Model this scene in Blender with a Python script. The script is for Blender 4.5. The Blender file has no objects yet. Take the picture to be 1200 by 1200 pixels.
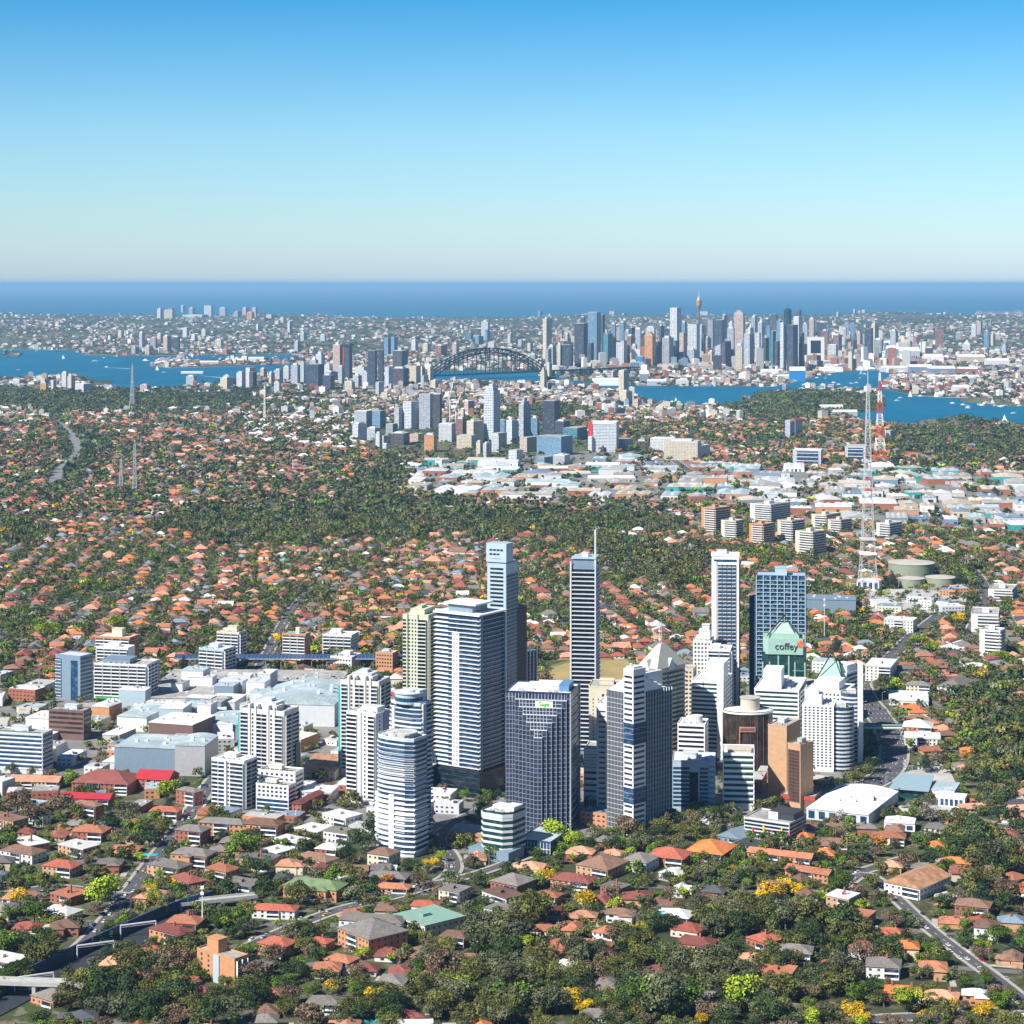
import bpy, math, random
import numpy as np
from mathutils import Vector
R = random.Random(7)
NR = np.random.RandomState(11)
SC = bpy.context.scene
COL = SC.collection
H0, F, Y0 = 400.0, 2500.0, 332.0      # camera height (m), focal length in photo pixels, horizon row
K = H0 * F

def ground(px, py):
    y = K / (py - Y0)
    return ((px - 600) * y / F, y)

# ------------------------------------------------------------------ terrain
def hf(x, y):
    """height of the land: flat plain, low ridges beyond the harbour, two wooded headlands"""
    x = np.asarray(x, float); y = np.asarray(y, float)
    r = np.clip((y - 12600) / 4500, 0, 1); r = r * r * (3 - 2 * r)
    n = 0.55 + 0.25 * np.sin(x / 1450 + 0.6 + y / 5200) + 0.2 * np.sin(x / 560 + y / 2300 + 2.0) + 0.12 * np.sin(x / 270 - y / 900)
    edge = np.clip((25000 - y) / 900, 0, 1)
    z = r * n * 66 * edge
    for cx, cy, rx, ry, hh in HILLS:
        q = ((x - cx) / rx) ** 2 + ((y - cy) / ry) ** 2
        z = z + hh * np.clip(1 - q, 0, 1) ** 1.3
    return z
HILLS = []
def hill(px, py, wpx, ry, hh):
    x, y = ground(px, py); HILLS.append((x, y, wpx * y / F, ry, hh))
hill(955, 472, 78, 500, 26); hill(1118, 499, 36, 260, 20); hill(75, 450, 55, 300, 22); hill(640, 462, 60, 500, 12)
hill(1175, 470, 42, 300, 8)
def hz(x, y): return float(hf(x, y))

# ------------------------------------------------------------------ materials
MATS = {}
def _nt(name):
    m = bpy.data.materials.new(name); m.use_nodes = True
    nt = m.node_tree; b = nt.nodes['Principled BSDF']
    return m, nt, b
def N(nt, t, **kw):
    n = nt.nodes.new(t)
    for k, v in kw.items(): setattr(n, k, v)
    return n
def math_(nt, op, a, b=None, clamp=False):
    n = N(nt, 'ShaderNodeMath', operation=op, use_clamp=clamp)
    for i, q in enumerate((a, b)):
        if q is None: continue
        if isinstance(q, (int, float)): n.inputs[i].default_value = q
        else: nt.links.new(q, n.inputs[i])
    return n.outputs[0]
def mix_(nt, fac, a, b, mode='MIX'):
    n = N(nt, 'ShaderNodeMix', data_type='RGBA', blend_type=mode)
    for i, q in ((0, fac), (6, a), (7, b)):
        if isinstance(q, (int, float)): n.inputs[i].default_value = q
        elif isinstance(q, tuple): n.inputs[i].default_value = (*q[:3], 1)
        else: nt.links.new(q, n.inputs[i])
    return n.outputs[2]
def mat(name, col, rough=0.7, metal=0.0, var=0.18, scale=0.25, rnd=0.0, spec=0.4, bump=0.0, dirt=0.0):
    if name in MATS: return MATS[name]
    m, nt, b = _nt(name)
    tc = N(nt, 'ShaderNodeTexCoord'); no = N(nt, 'ShaderNodeTexNoise')
    no.inputs['Scale'].default_value = scale; no.inputs['Detail'].default_value = 6; no.inputs['Roughness'].default_value = 0.65
    nt.links.new(tc.outputs['Object'], no.inputs['Vector'])
    lo = tuple(c * (1 - var) for c in col); hi = tuple(min(1, c * (1 + var)) for c in col)
    r = N(nt, 'ShaderNodeMapRange'); r.inputs[1].default_value = 0.3; r.inputs[2].default_value = 0.7
    nt.links.new(no.outputs[0], r.inputs[0])
    c = mix_(nt, r.outputs[0], lo, hi)
    if dirt:
        vo = N(nt, 'ShaderNodeTexVoronoi'); vo.inputs['Scale'].default_value = 0.09; nt.links.new(tc.outputs['Object'], vo.inputs['Vector'])
        s1 = N(nt, 'ShaderNodeSeparateXYZ'); nt.links.new(vo.outputs['Color'], s1.inputs[0])
        s2 = N(nt, 'ShaderNodeSeparateXYZ'); nt.links.new(tc.outputs['Object'], s2.inputs[0])
        rib = math_(nt, 'GREATER_THAN', math_(nt, 'FRACT', math_(nt, 'MULTIPLY', s2.outputs[0], 0.28)), 0.14)
        k = math_(nt, 'MULTIPLY', math_(nt, 'MULTIPLY_ADD', s1.outputs[0], dirt), math_(nt, 'MULTIPLY_ADD', rib, 0.18)); k.node.inputs[0].links[0].from_node.inputs[2].default_value = 1-dirt*0.7; k.node.inputs[1].links[0].from_node.inputs[2].default_value = 0.84
        hs = N(nt, 'ShaderNodeHueSaturation'); nt.links.new(k, hs.inputs['Value']); nt.links.new(c, hs.inputs['Color']); c = hs.outputs[0]
    if rnd:
        oi = N(nt, 'ShaderNodeObjectInfo')
        k = math_(nt, 'MULTIPLY_ADD', oi.outputs['Random'], 2 * rnd); k.node.inputs[2].default_value = 1 - rnd
        hs = N(nt, 'ShaderNodeHueSaturation'); nt.links.new(k, hs.inputs['Value']); nt.links.new(c, hs.inputs['Color'])
        c = hs.outputs[0]
    nt.links.new(c, b.inputs['Base Color'])
    b.inputs['Roughness'].default_value = rough; b.inputs['Metallic'].default_value = metal
    b.inputs['Specular IOR Level'].default_value = spec
    MATS[name] = m
    return m
def roofmat(name, col, lines=2.2, var=0.3, rnd=0.24, rough=0.8):
    """tiled roof: courses of tiles and patchy weathering"""
    if name in MATS: return MATS[name]
    m = mat(name, col, rough, 0, var, 0.6, rnd, 0.25)
    nt = m.node_tree; b = nt.nodes['Principled BSDF']
    src = b.inputs['Base Color'].links[0].from_socket
    tc = N(nt, 'ShaderNodeTexCoord'); sx = N(nt, 'ShaderNodeSeparateXYZ'); nt.links.new(tc.outputs['Object'], sx.inputs[0])
    w = math_(nt, 'SINE', math_(nt, 'MULTIPLY', sx.outputs[2], lines * 6.28))
    w = math_(nt, 'MULTIPLY_ADD', w, 0.10); w.node.inputs[2].default_value = 0.92
    no = N(nt, 'ShaderNodeTexNoise'); no.inputs['Scale'].default_value = 0.12; nt.links.new(tc.outputs['Object'], no.inputs['Vector'])
    v = math_(nt, 'MULTIPLY_ADD', no.outputs[0], 0.5); v.node.inputs[2].default_value = 0.75
    hs = N(nt, 'ShaderNodeHueSaturation'); nt.links.new(math_(nt, 'MULTIPLY', w, v), hs.inputs['Value']); nt.links.new(src, hs.inputs['Color'])
    nt.links.new(hs.outputs[0], b.inputs['Base Color'])
    return m
def glass(name, col, rough=0.12, rnd=0.35, spec=0.6):
    if name in MATS: return MATS[name]
    m, nt, b = _nt(name)
    oi = N(nt, 'ShaderNodeObjectInfo'); tc = N(nt, 'ShaderNodeTexCoord')
    v = N(nt, 'ShaderNodeTexVoronoi'); v.inputs['Scale'].default_value = 0.33; nt.links.new(tc.outputs['Object'], v.inputs['Vector'])
    sx = N(nt, 'ShaderNodeSeparateXYZ'); nt.links.new(v.outputs['Color'], sx.inputs[0])
    q = math_(nt, 'FRACT', math_(nt, 'ADD', math_(nt, 'MULTIPLY', oi.outputs['Random'], 7.3), sx.outputs[0]))
    k = math_(nt, 'POWER', q, 3.0)
    c = mix_(nt, math_(nt, 'MULTIPLY', k, rnd), col, tuple(min(1, x * 3.0 + 0.16) for x in col))
    nt.links.new(c, b.inputs['Base Color'])
    b.inputs['Roughness'].default_value = rough; b.inputs['Specular IOR Level'].default_value = spec
    MATS[name] = m
    return m
def facade(name, wall, gl, fl=3.4, bay=3.2, fz=0.5, fu=0.65, rough=0.35, hband=True):
    """wall with rows of windows, for buildings kilometres away"""
    if name in MATS: return MATS[name]
    m, nt, b = _nt(name)
    tc = N(nt, 'ShaderNodeTexCoord'); p = N(nt, 'ShaderNodeSeparateXYZ'); n = N(nt, 'ShaderNodeSeparateXYZ')
    nt.links.new(tc.outputs['Object'], p.inputs[0]); nt.links.new(tc.outputs['Normal'], n.inputs[0])
    ax = math_(nt, 'ABSOLUTE', n.outputs[0]); ay = math_(nt, 'ABSOLUTE', n.outputs[1]); az = math_(nt, 'ABSOLUTE', n.outputs[2])
    u = math_(nt, 'ADD', math_(nt, 'MULTIPLY', p.outputs[0], math_(nt, 'ROUND', ay)), math_(nt, 'MULTIPLY', p.outputs[1], math_(nt, 'ROUND', ax)))
    zz = math_(nt, 'DIVIDE', p.outputs[2], fl); uu = math_(nt, 'DIVIDE', math_(nt, 'ADD', u, 1000.3), bay)
    a = math_(nt, 'LESS_THAN', math_(nt, 'FRACT', zz), fz); c = math_(nt, 'LESS_THAN', math_(nt, 'FRACT', uu), fu)
    side = math_(nt, 'LESS_THAN', az, 0.5)
    w = math_(nt, 'MULTIPLY', math_(nt, 'MULTIPLY', a, c), side)
    wn = N(nt, 'ShaderNodeTexWhiteNoise', noise_dimensions='2D'); cb = N(nt, 'ShaderNodeCombineXYZ')
    nt.links.new(math_(nt, 'FLOOR', zz), cb.inputs[0]); nt.links.new(math_(nt, 'FLOOR', uu), cb.inputs[1]); nt.links.new(cb.outputs[0], wn.inputs[0])
    g = mix_(nt, math_(nt, 'POWER', wn.outputs['Value'], 3.0), gl, tuple(min(1, x * 2.4 + 0.12) for x in gl))
    no = N(nt, 'ShaderNodeTexNoise'); no.inputs['Scale'].default_value = 0.08; nt.links.new(tc.outputs['Object'], no.inputs['Vector'])
    wc = mix_(nt, no.outputs[0], tuple(x * 0.82 for x in wall), tuple(min(1, x * 1.12) for x in wall))
    nt.links.new(mix_(nt, w, wc, g), b.inputs['Base Color'])
    rr = math_(nt, 'MULTIPLY_ADD', w, rough - 0.8); rr.node.inputs[2].default_value = 0.8
    nt.links.new(rr, b.inputs['Roughness'])
    MATS[name] = m
    return m

# ------------------------------------------------------------------ mesh builder
class MB:
    def __init__(s): s.v = []; s.f = []; s.m = []
    def add(s, vs, fs, m=0):
        k = len(s.v); s.v += vs
        for f in fs: s.f.append([i + k for i in f]); s.m.append(m)
    def box(s, x0, x1, y0, y1, z0, z1, m=0, T=None, bottom=True):
        vs = [(x0,y0,z0),(x1,y0,z0),(x1,y1,z0),(x0,y1,z0),(x0,y0,z1),(x1,y0,z1),(x1,y1,z1),(x0,y1,z1)]
        if T: vs = [T(*p) for p in vs]
        fs = [(0,1,5,4),(1,2,6,5),(2,3,7,6),(3,0,4,7),(4,5,6,7)]
        if bottom: fs.append((3,2,1,0))
        s.add(vs, fs, m)
    def prism(s, poly, z0, z1, m=0, mt=None, bottom=False):
        n = len(poly); k = len(s.v)
        s.v += [(x, y, z0) for x, y in poly] + [(x, y, z1) for x, y in poly]
        for i in range(n):
            j = (i + 1) % n; s.f.append([k+i, k+j, k+n+j, k+n+i]); s.m.append(m)
        s.f.append([k+n+i for i in range(n)]); s.m.append(m if mt is None else mt)
        if bottom: s.f.append([k+i for i in reversed(range(n))]); s.m.append(m)
    def frustum(s, cx, cy, z0, z1, r0, r1, n=12, m=0, ph=0):
        k = len(s.v)
        for z, r in ((z0, r0), (z1, r1)):
            for i in range(n):
                a = ph + 2*math.pi*i/n; s.v.append((cx + r*math.cos(a), cy + r*math.sin(a), z))
        for i in range(n):
            j = (i+1) % n; s.f.append([k+i, k+j, k+n+j, k+n+i]); s.m.append(m)
        s.f.append([k+n+i for i in range(n)]); s.m.append(m)
        s.f.append([k+i for i in reversed(range(n))]); s.m.append(m)
    def bar(s, a, b, w, m=0, w2=None):
        a = Vector(a); b = Vector(b); d = (b - a)
        if d.length < 1e-6: return
        d.normalize(); up = Vector((0,0,1)) if abs(d.z) < 0.9 else Vector((1,0,0))
        p = d.cross(up).normalized(); q = d.cross(p).normalized(); w2 = w if w2 is None else w2
        vs = []
        for c, ww in ((a, w), (b, w2)):
            for i, j in ((-1,-1),(1,-1),(1,1),(-1,1)): vs.append(tuple(c + p*(i*ww/2) + q*(j*ww/2)))
        s.add(vs, [(0,1,5,4),(1,2,6,5),(2,3,7,6),(3,0,4,7),(4,5,6,7),(3,2,1,0)], m)
    def hip(s, x0, x1, y0, y1, z, h, m=0, e=0.6, gable=False, T=None):
        x0 -= e; x1 += e; y0 -= e; y1 += e
        w, d = x1-x0, y1-y0
        if w >= d:
            i = 0.15 if gable else d/2*0.95
            r = [(x0+i, (y0+y1)/2, z+h), (x1-i, (y0+y1)/2, z+h)]
            fs = [(0,1,5,4),(1,2,5),(2,3,4,5),(3,0,4),(3,2,1,0)]
        else:
            i = 0.15 if gable else w/2*0.95
            r = [((x0+x1)/2, y0+i, z+h), ((x0+x1)/2, y1-i, z+h)]
            fs = [(0,1,4),(1,2,5,4),(2,3,5),(3,0,4,5),(3,2,1,0)]
        vs = [(x0,y0,z),(x1,y0,z),(x1,y1,z),(x0,y1,z)] + r
        if T: vs = [T(*p) for p in vs]
        s.add(vs, fs, m)
    def mesh(s, name, mats):
        me = bpy.data.meshes.new(name); me.from_pydata(s.v, [], s.f)
        for m in mats: me.materials.append(m)
        if len(mats) > 1: me.polygons.foreach_set('material_index', s.m)
        me.update(); return me

def link(o): COL.objects.link(o); return o
def part(name, me, parent=None, loc=(0,0,0), rz=0.0, mats=None):
    if isinstance(me, MB): me = me.mesh(name, mats)
    o = bpy.data.objects.new(name, me); o.location = loc; o.rotation_euler = (0,0,rz)
    if parent is not None: o.parent = parent
    return link(o)
REG = []      # things whose label is worked out at the end from what stands next to them
def tag(o, label, cat=None, group=None, kind=None):
    if label: o['label'] = label
    if cat: o['category'] = cat
    if group: o['group'] = group
    if kind: o['kind'] = kind
    return o
def empty(name, loc, rz=0.0):
    o = bpy.data.objects.new(name, None); o.location = loc; o.rotation_euler = (0,0,rz); o.empty_display_size = 1
    return link(o)
def auto(o, look, cat, group):
    """label later: LOOK + where it stands"""
    o['category'] = cat
    if group: o['group'] = group
    REG.append((o, look)); return o

EXCL = []     # (cx, cy, hx, hy, rot) footprints that scattered houses and trees keep clear of
def excl(cx, cy, hx, hy, rot=0.0): EXCL.append((cx, cy, hx, hy, rot))
def clear(x, y, pad=0.0):
    x = np.asarray(x, float); y = np.asarray(y, float); ok = np.ones(x.shape, bool)
    for cx, cy, hx, hy, rot in EXCL:
        c, s = math.cos(-rot), math.sin(-rot); dx = x - cx; dy = y - cy
        ok &= ~((np.abs(dx*c - dy*s) < hx + pad) & (np.abs(dx*s + dy*c) < hy + pad))
    return ok
ROADS = []    # (points, half width)
def road_clear(x, y, pad=0.0):
    x = np.asarray(x, float); y = np.asarray(y, float); ok = np.ones(x.shape, bool)
    for pts, hw in ROADS:
        for (ax, ay), (bx, by) in zip(pts, pts[1:]):
            dx, dy = bx-ax, by-ay; L = dx*dx + dy*dy
            t = np.clip(((x-ax)*dx + (y-ay)*dy)/L, 0, 1)
            ok &= np.hypot(x-ax-t*dx, y-ay-t*dy) > hw + pad
    return ok
def inpoly(px, py, poly):
    px = np.asarray(px, float); py = np.asarray(py, float); ins = np.zeros(px.shape, bool); n = len(poly)
    for i in range(n):
        x1, y1 = poly[i]; x2, y2 = poly[(i+1) % n]
        if y1 == y2: continue
        c = ((y1 > py) != (y2 > py)) & (px < (x2-x1)*(py-y1)/(y2-y1) + x1)
        ins ^= c
    return ins
def topx(x, y): return 600 + np.asarray(x)*F/np.asarray(y), Y0 + K/np.asarray(y)
def offset(poly, d):
    n = len(poly); out = []
    for i in range(n):
        x0,y0 = poly[i-1]; x1,y1 = poly[i]; x2,y2 = poly[(i+1) % n]
        a = Vector((y1-y0, -(x1-x0))).normalized(); b = Vector((y2-y1, -(x2-x1))).normalized()
        c = a + b; c = c / max(0.3, c.dot(a)) if c.length > 1e-6 else a
        out.append((x1 + c.x*d, y1 + c.y*d))
    return out
SUNA, SUNE, SUNP = 50, 43, 5.0
SKYS, EXPO = 0.11, 0.68
SKYR = [(0.0,(0.60,0.75,1.10)),(0.12,(0.56,0.73,0.92)),(0.35,(0.44,0.68,0.85)),(0.68,(0.12,0.49,0.74)),(1.0,(0.045,0.22,0.42))]
HAZEC, HAZED = (0.36,0.66,0.98), 2.3e-5
WATER = ((0.001,0.095,0.18),(0.002,0.135,0.235)); WSPEC = 0.08
# ------------------------------------------------------------------ camera, sun, sky
cam = bpy.data.cameras.new('camera'); co = link(bpy.data.objects.new('camera', cam))
co.location = (0, 0, H0); co.rotation_euler = (math.radians(90), 0, 0)
cam.sensor_width = 36; cam.lens = 36*F/1200; cam.shift_y = -(600-Y0)/1200; cam.clip_start = 5; cam.clip_end = 900000
SC.camera = co
SUN_AZ, SUN_EL = math.radians(SUNA), math.radians(SUNE)   # azimuth measured from behind the camera towards its left
sd = Vector((-math.sin(SUN_AZ)*math.cos(SUN_EL), -math.cos(SUN_AZ)*math.cos(SUN_EL), math.sin(SUN_EL)))
sl = bpy.data.lights.new('sun', 'SUN'); sl.energy = SUNP; sl.angle = math.radians(0.5); sl.color = (1.0, 0.955, 0.88)
so = link(bpy.data.objects.new('sun', sl)); so.rotation_euler = sd.to_track_quat('Z', 'Y').to_euler(); so.location = (0,0,3000)
w = bpy.data.worlds.new('World'); SC.world = w; w.use_nodes = True; nt = w.node_tree
bg = nt.nodes['Background']; sky = N(nt, 'ShaderNodeTexSky', sky_type='NISHITA'); sky.sun_disc = False
sky.sun_elevation = SUN_EL; sky.sun_rotation = math.atan2(sd.x, sd.y); sky.altitude = 400; sky.air_density = 1.0; sky.dust_density = 0.6; sky.ozone_density = 2.0
tc = N(nt, 'ShaderNodeTexCoord'); sx = N(nt, 'ShaderNodeSeparateXYZ'); nt.links.new(tc.outputs['Generated'], sx.inputs[0])
rp = N(nt, 'ShaderNodeValToRGB'); nt.links.new(math_(nt, 'MULTIPLY', sx.outputs[2], 5.0, True), rp.inputs[0])
el = rp.color_ramp.elements
for k, (p, c) in enumerate(SKYR):
    e = el[k] if k < 2 else el.new(p)
    e.position = p; e.color = (*c, 1)
nt.links.new(mix_(nt, 1.0, sky.outputs[0], rp.outputs[0], 'MULTIPLY'), bg.inputs['Color'])
bg.inputs['Strength'].default_value = SKYS
SC.view_settings.view_transform = 'Standard'; SC.view_settings.look = 'None'; SC.view_settings.exposure = EXPO; SC.view_settings.gamma = 1
cy = SC.cycles
cy.max_bounces = 4; cy.diffuse_bounces = 2; cy.glossy_bounces = 2; cy.transmission_bounces = 2; cy.volume_bounces = 0; cy.transparent_max_bounces = 4
cy.use_denoising = True; cy.caustics_reflective = False; cy.caustics_refractive = False; cy.sample_clamp_indirect = 6
try: cy.denoiser = 'OPENIMAGEDENOISE'; cy.denoising_input_passes = 'RGB_ALBEDO_NORMAL'
except Exception: pass

# ------------------------------------------------------------------ haze: one closed box of thin air round everything
hb = MB(); hb.box(-80000, 80000, -600, 250000, -12, 436)
m, nt, b = _nt('haze air'); nt.nodes.remove(b); pv = N(nt, 'ShaderNodeVolumePrincipled')
pv.inputs['Color'].default_value = (*HAZEC, 1); pv.inputs['Density'].default_value = HAZED; pv.inputs['Anisotropy'].default_value = 0.0
nt.links.new(pv.outputs[0], nt.nodes['Material Output'].inputs['Volume'])
if HAZED > 0: tag(part('haze', hb, mats=[m]), 'thin blue haze over the suburbs, harbour and sea', 'haze', kind='stuff')

# ------------------------------------------------------------------ land
ys = [-500, 200, 700, 1000] + list(np.arange(1100, 8000, 100)) + list(np.arange(8000, 25600, 150)) + [25800]
g = MB(); nx = 121
for y in ys:
    wd = 0.31*max(y, 0) + 900
    for i in range(nx): x = -wd + 2*wd*i/(nx-1); g.v.append((x, float(y), hz(x, y) - (0 if y < 25500 else 8)))
for j in range(len(ys)-1):
    for i in range(nx-1): a = j*nx+i; g.f.append([a, a+1, a+nx+1, a+nx]); g.m.append(0)
m, nt, b = _nt('land'); tc = N(nt, 'ShaderNodeTexCoord')
def noise(sc, det=5, ro=0.6):
    n = N(nt, 'ShaderNodeTexNoise'); n.inputs['Scale'].default_value = sc; n.inputs['Detail'].default_value = det; n.inputs['Roughness'].default_value = ro
    nt.links.new(tc.outputs['Object'], n.inputs['Vector']); return n.outputs[0]
def rng(s, a, b_):
    r = N(nt, 'ShaderNodeMapRange'); r.inputs[1].default_value = a; r.inputs[2].default_value = b_; nt.links.new(s, r.inputs[0]); return r.outputs[0]
c = mix_(nt, rng(noise(0.006), 0.4, 0.6), (0.055, 0.075, 0.025), (0.13, 0.12, 0.075))
c = mix_(nt, rng(noise(0.05), 0.45, 0.6), c, (0.075, 0.10, 0.03))
c = mix_(nt, rng(noise(0.12, 6), 0.52, 0.6), c, (0.24, 0.21, 0.17))
c = mix_(nt, rng(noise(0.4, 6, 0.7), 0.6, 0.7), c, (0.035, 0.05, 0.018))
c = mix_(nt, rng(noise(0.0011, 3), 0.42, 0.6), c, (0.05,0.058,0.03))
nt.links.new(c, b.inputs['Base Color']); b.inputs['Roughness'].default_value = 0.95; b.inputs['Specular IOR Level'].default_value = 0.1
land = tag(part('ground', g, mats=[m]), 'flat suburban land of grass, dirt and gardens reaching the coast', kind='structure')

# ------------------------------------------------------------------ water
m, nt, b = _nt('harbour water'); tc = N(nt, 'ShaderNodeTexCoord')
mp = N(nt, 'ShaderNodeMapping'); nt.links.new(tc.outputs['Object'], mp.inputs[0]); mp.inputs['Scale'].default_value = (0.006, 0.0018, 1)
no = N(nt, 'ShaderNodeTexNoise'); nt.links.new(mp.outputs[0], no.inputs['Vector']); no.inputs['Detail'].default_value = 6; no.inputs['Scale'].default_value = 1
nt.links.new(mix_(nt, rng(no.outputs[0], 0.3, 0.7), WATER[0], WATER[1]), b.inputs['Base Color'])
b.inputs['Roughness'].default_value = 0.55; b.inputs['Specular IOR Level'].default_value = WSPEC
MATS['water'] = m
def sheet(name, polys, z, mt, label, kind='structure', cat=None):
    s = MB()
    for p in polys:
        k = len(s.v); s.v += [(x, y, z) for x, y in p]; f = list(range(k, k+len(p)))
        a = sum(p[i-1][0]*p[i][1] - p[i][0]*p[i-1][1] for i in range(len(p)))
        s.f.append(f if a > 0 else f[::-1]); s.m.append(0)
    return tag(part(name, s, mats=[mt]), label, cat, kind=kind)
WPX = [
 [(-60,409),(25,409),(88,411),(98,416),(150,417.5),(215,417),(300,416),(345,415),(350,436),(300,441),(262,447),(228,452.5),(200,455),(165,455.5),(128,455),(104,450),(92,444),(60,442),(25,443.5),(-60,444)],
 [(500,435),(560,434),(640,436),(655,442),(640,449),(600,448),(500,447)],
 [(640,441),(700,450),(745,452),(800,453),(870,453),(905,454),(930,448),(955,441),(985,436),(1020,434),(1046,438),(1046,442),(1030,447),(1035,455),(1070,463),(1110,465.5),(1150,466),(1165,470),(1158,473),(1200,474),(1280,474),(1280,500),(1200,501),(1160,494),(1130,499),(1090,500),(1060,499),(1030,497),(1000,492),(985,486),(1030,481),(1037,474),(1035,465),(1020,458),(985,454),(950,455),(915,459),(880,468),(862,475),(835,477),(800,477),(775,474),(752,468),(735,458),(700,455),(640,447)],
]
def tri_ok(p): return p
def wpoly(p):
    out = []
    for i in range(len(p)):
        a, b_ = p[i], p[(i+1) % len(p)]; n = max(1, int(math.hypot(a[0]-b_[0], a[1]-b_[1])/9))
        for k in range(n):
            t = k/n; j = 0.35*math.sin(17.3*i + 5.1*k) if k else 0
            out.append(ground(a[0]+(b_[0]-a[0])*t, a[1]+(b_[1]-a[1])*t + j))
    return out
WAT = [wpoly(p) for p in WPX]
sheet('harbour_water', WAT, 0.6, MATS['water'], 'deep blue harbour water between the headlands and the far city')
m2 = m.copy(); m2.name = 'sea water'
sheet('sea_water', [[(-79000, 25500), (79000, 25500), (79000, 249000), (-79000, 249000)]], -3, m2, 'blue ocean beyond the far coast, fading into haze at the horizon')
ISL = [[(2,415.5),(12,413.2),(22,413.4),(26,416),(20,418.5),(4,418.3)], [(175,428.5),(185,422),(215,420),(240,424),(300,421),(345,420),(345,428),(300,428),(240,430),(200,431)], [(1,0),(2,0),(2,1)][:0]]
ISL = [p for p in ISL if p]
mi = mat('headland scrub', (0.09,0.095,0.05), 0.95)
for p, l in zip(ISL, ('small dark wooded island near the left edge of the harbour', 'long low island of trees and pink sheds lying in the left harbour')):
    s = MB(); q = [ground(*a) for a in p]; s.prism(q[::-1] if sum(q[i-1][0]*q[i][1]-q[i][0]*q[i-1][1] for i in range(len(q))) < 0 else q, 0.7, 4, 0)
    tag(part('island_terrain', s, mats=[mi]), l, kind='structure')
def on_water(x, y):
    px, py = topx(x, y); r = np.zeros(np.shape(px), bool)
    for p in WPX: r |= inpoly(px, py, p)
    for p in ISL: r &= ~inpoly(px, py, p)
    return r
# beaches and sea walls: pale strips along the far shores
sb = MB()
for p in ([(-60,408.6),(25,408.4),(88,410.2)], [(98,415.6),(150,416.9),(215,416.4),(300,415.4),(345,414.6)], [(870,452.3),(905,453.2),(930,447.2),(955,440.2),(985,435.3)], [(1035,456),(1070,463.6),(1110,466),(1150,466.4)], [(1158,472.6),(1200,473.4),(1240,473.4)], [(176,428.6),(200,431.2),(240,430.2),(300,428.3)]):
    q = [ground(*a) for a in p]
    for (ax, ay), (bx, by) in zip(q, q[1:]): sb.add([(ax,ay-16,1.0),(bx,by-16,1.0),(bx,by+14,1.0),(ax,ay+14,1.0)], [(0,1,2,3)])
tag(part('shore_path', sb, mats=[mat('pale sea wall', (0.48,0.44,0.36), 0.9)]), 'pale sea wall and sandy shore along the harbour edge', kind='structure')
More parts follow.
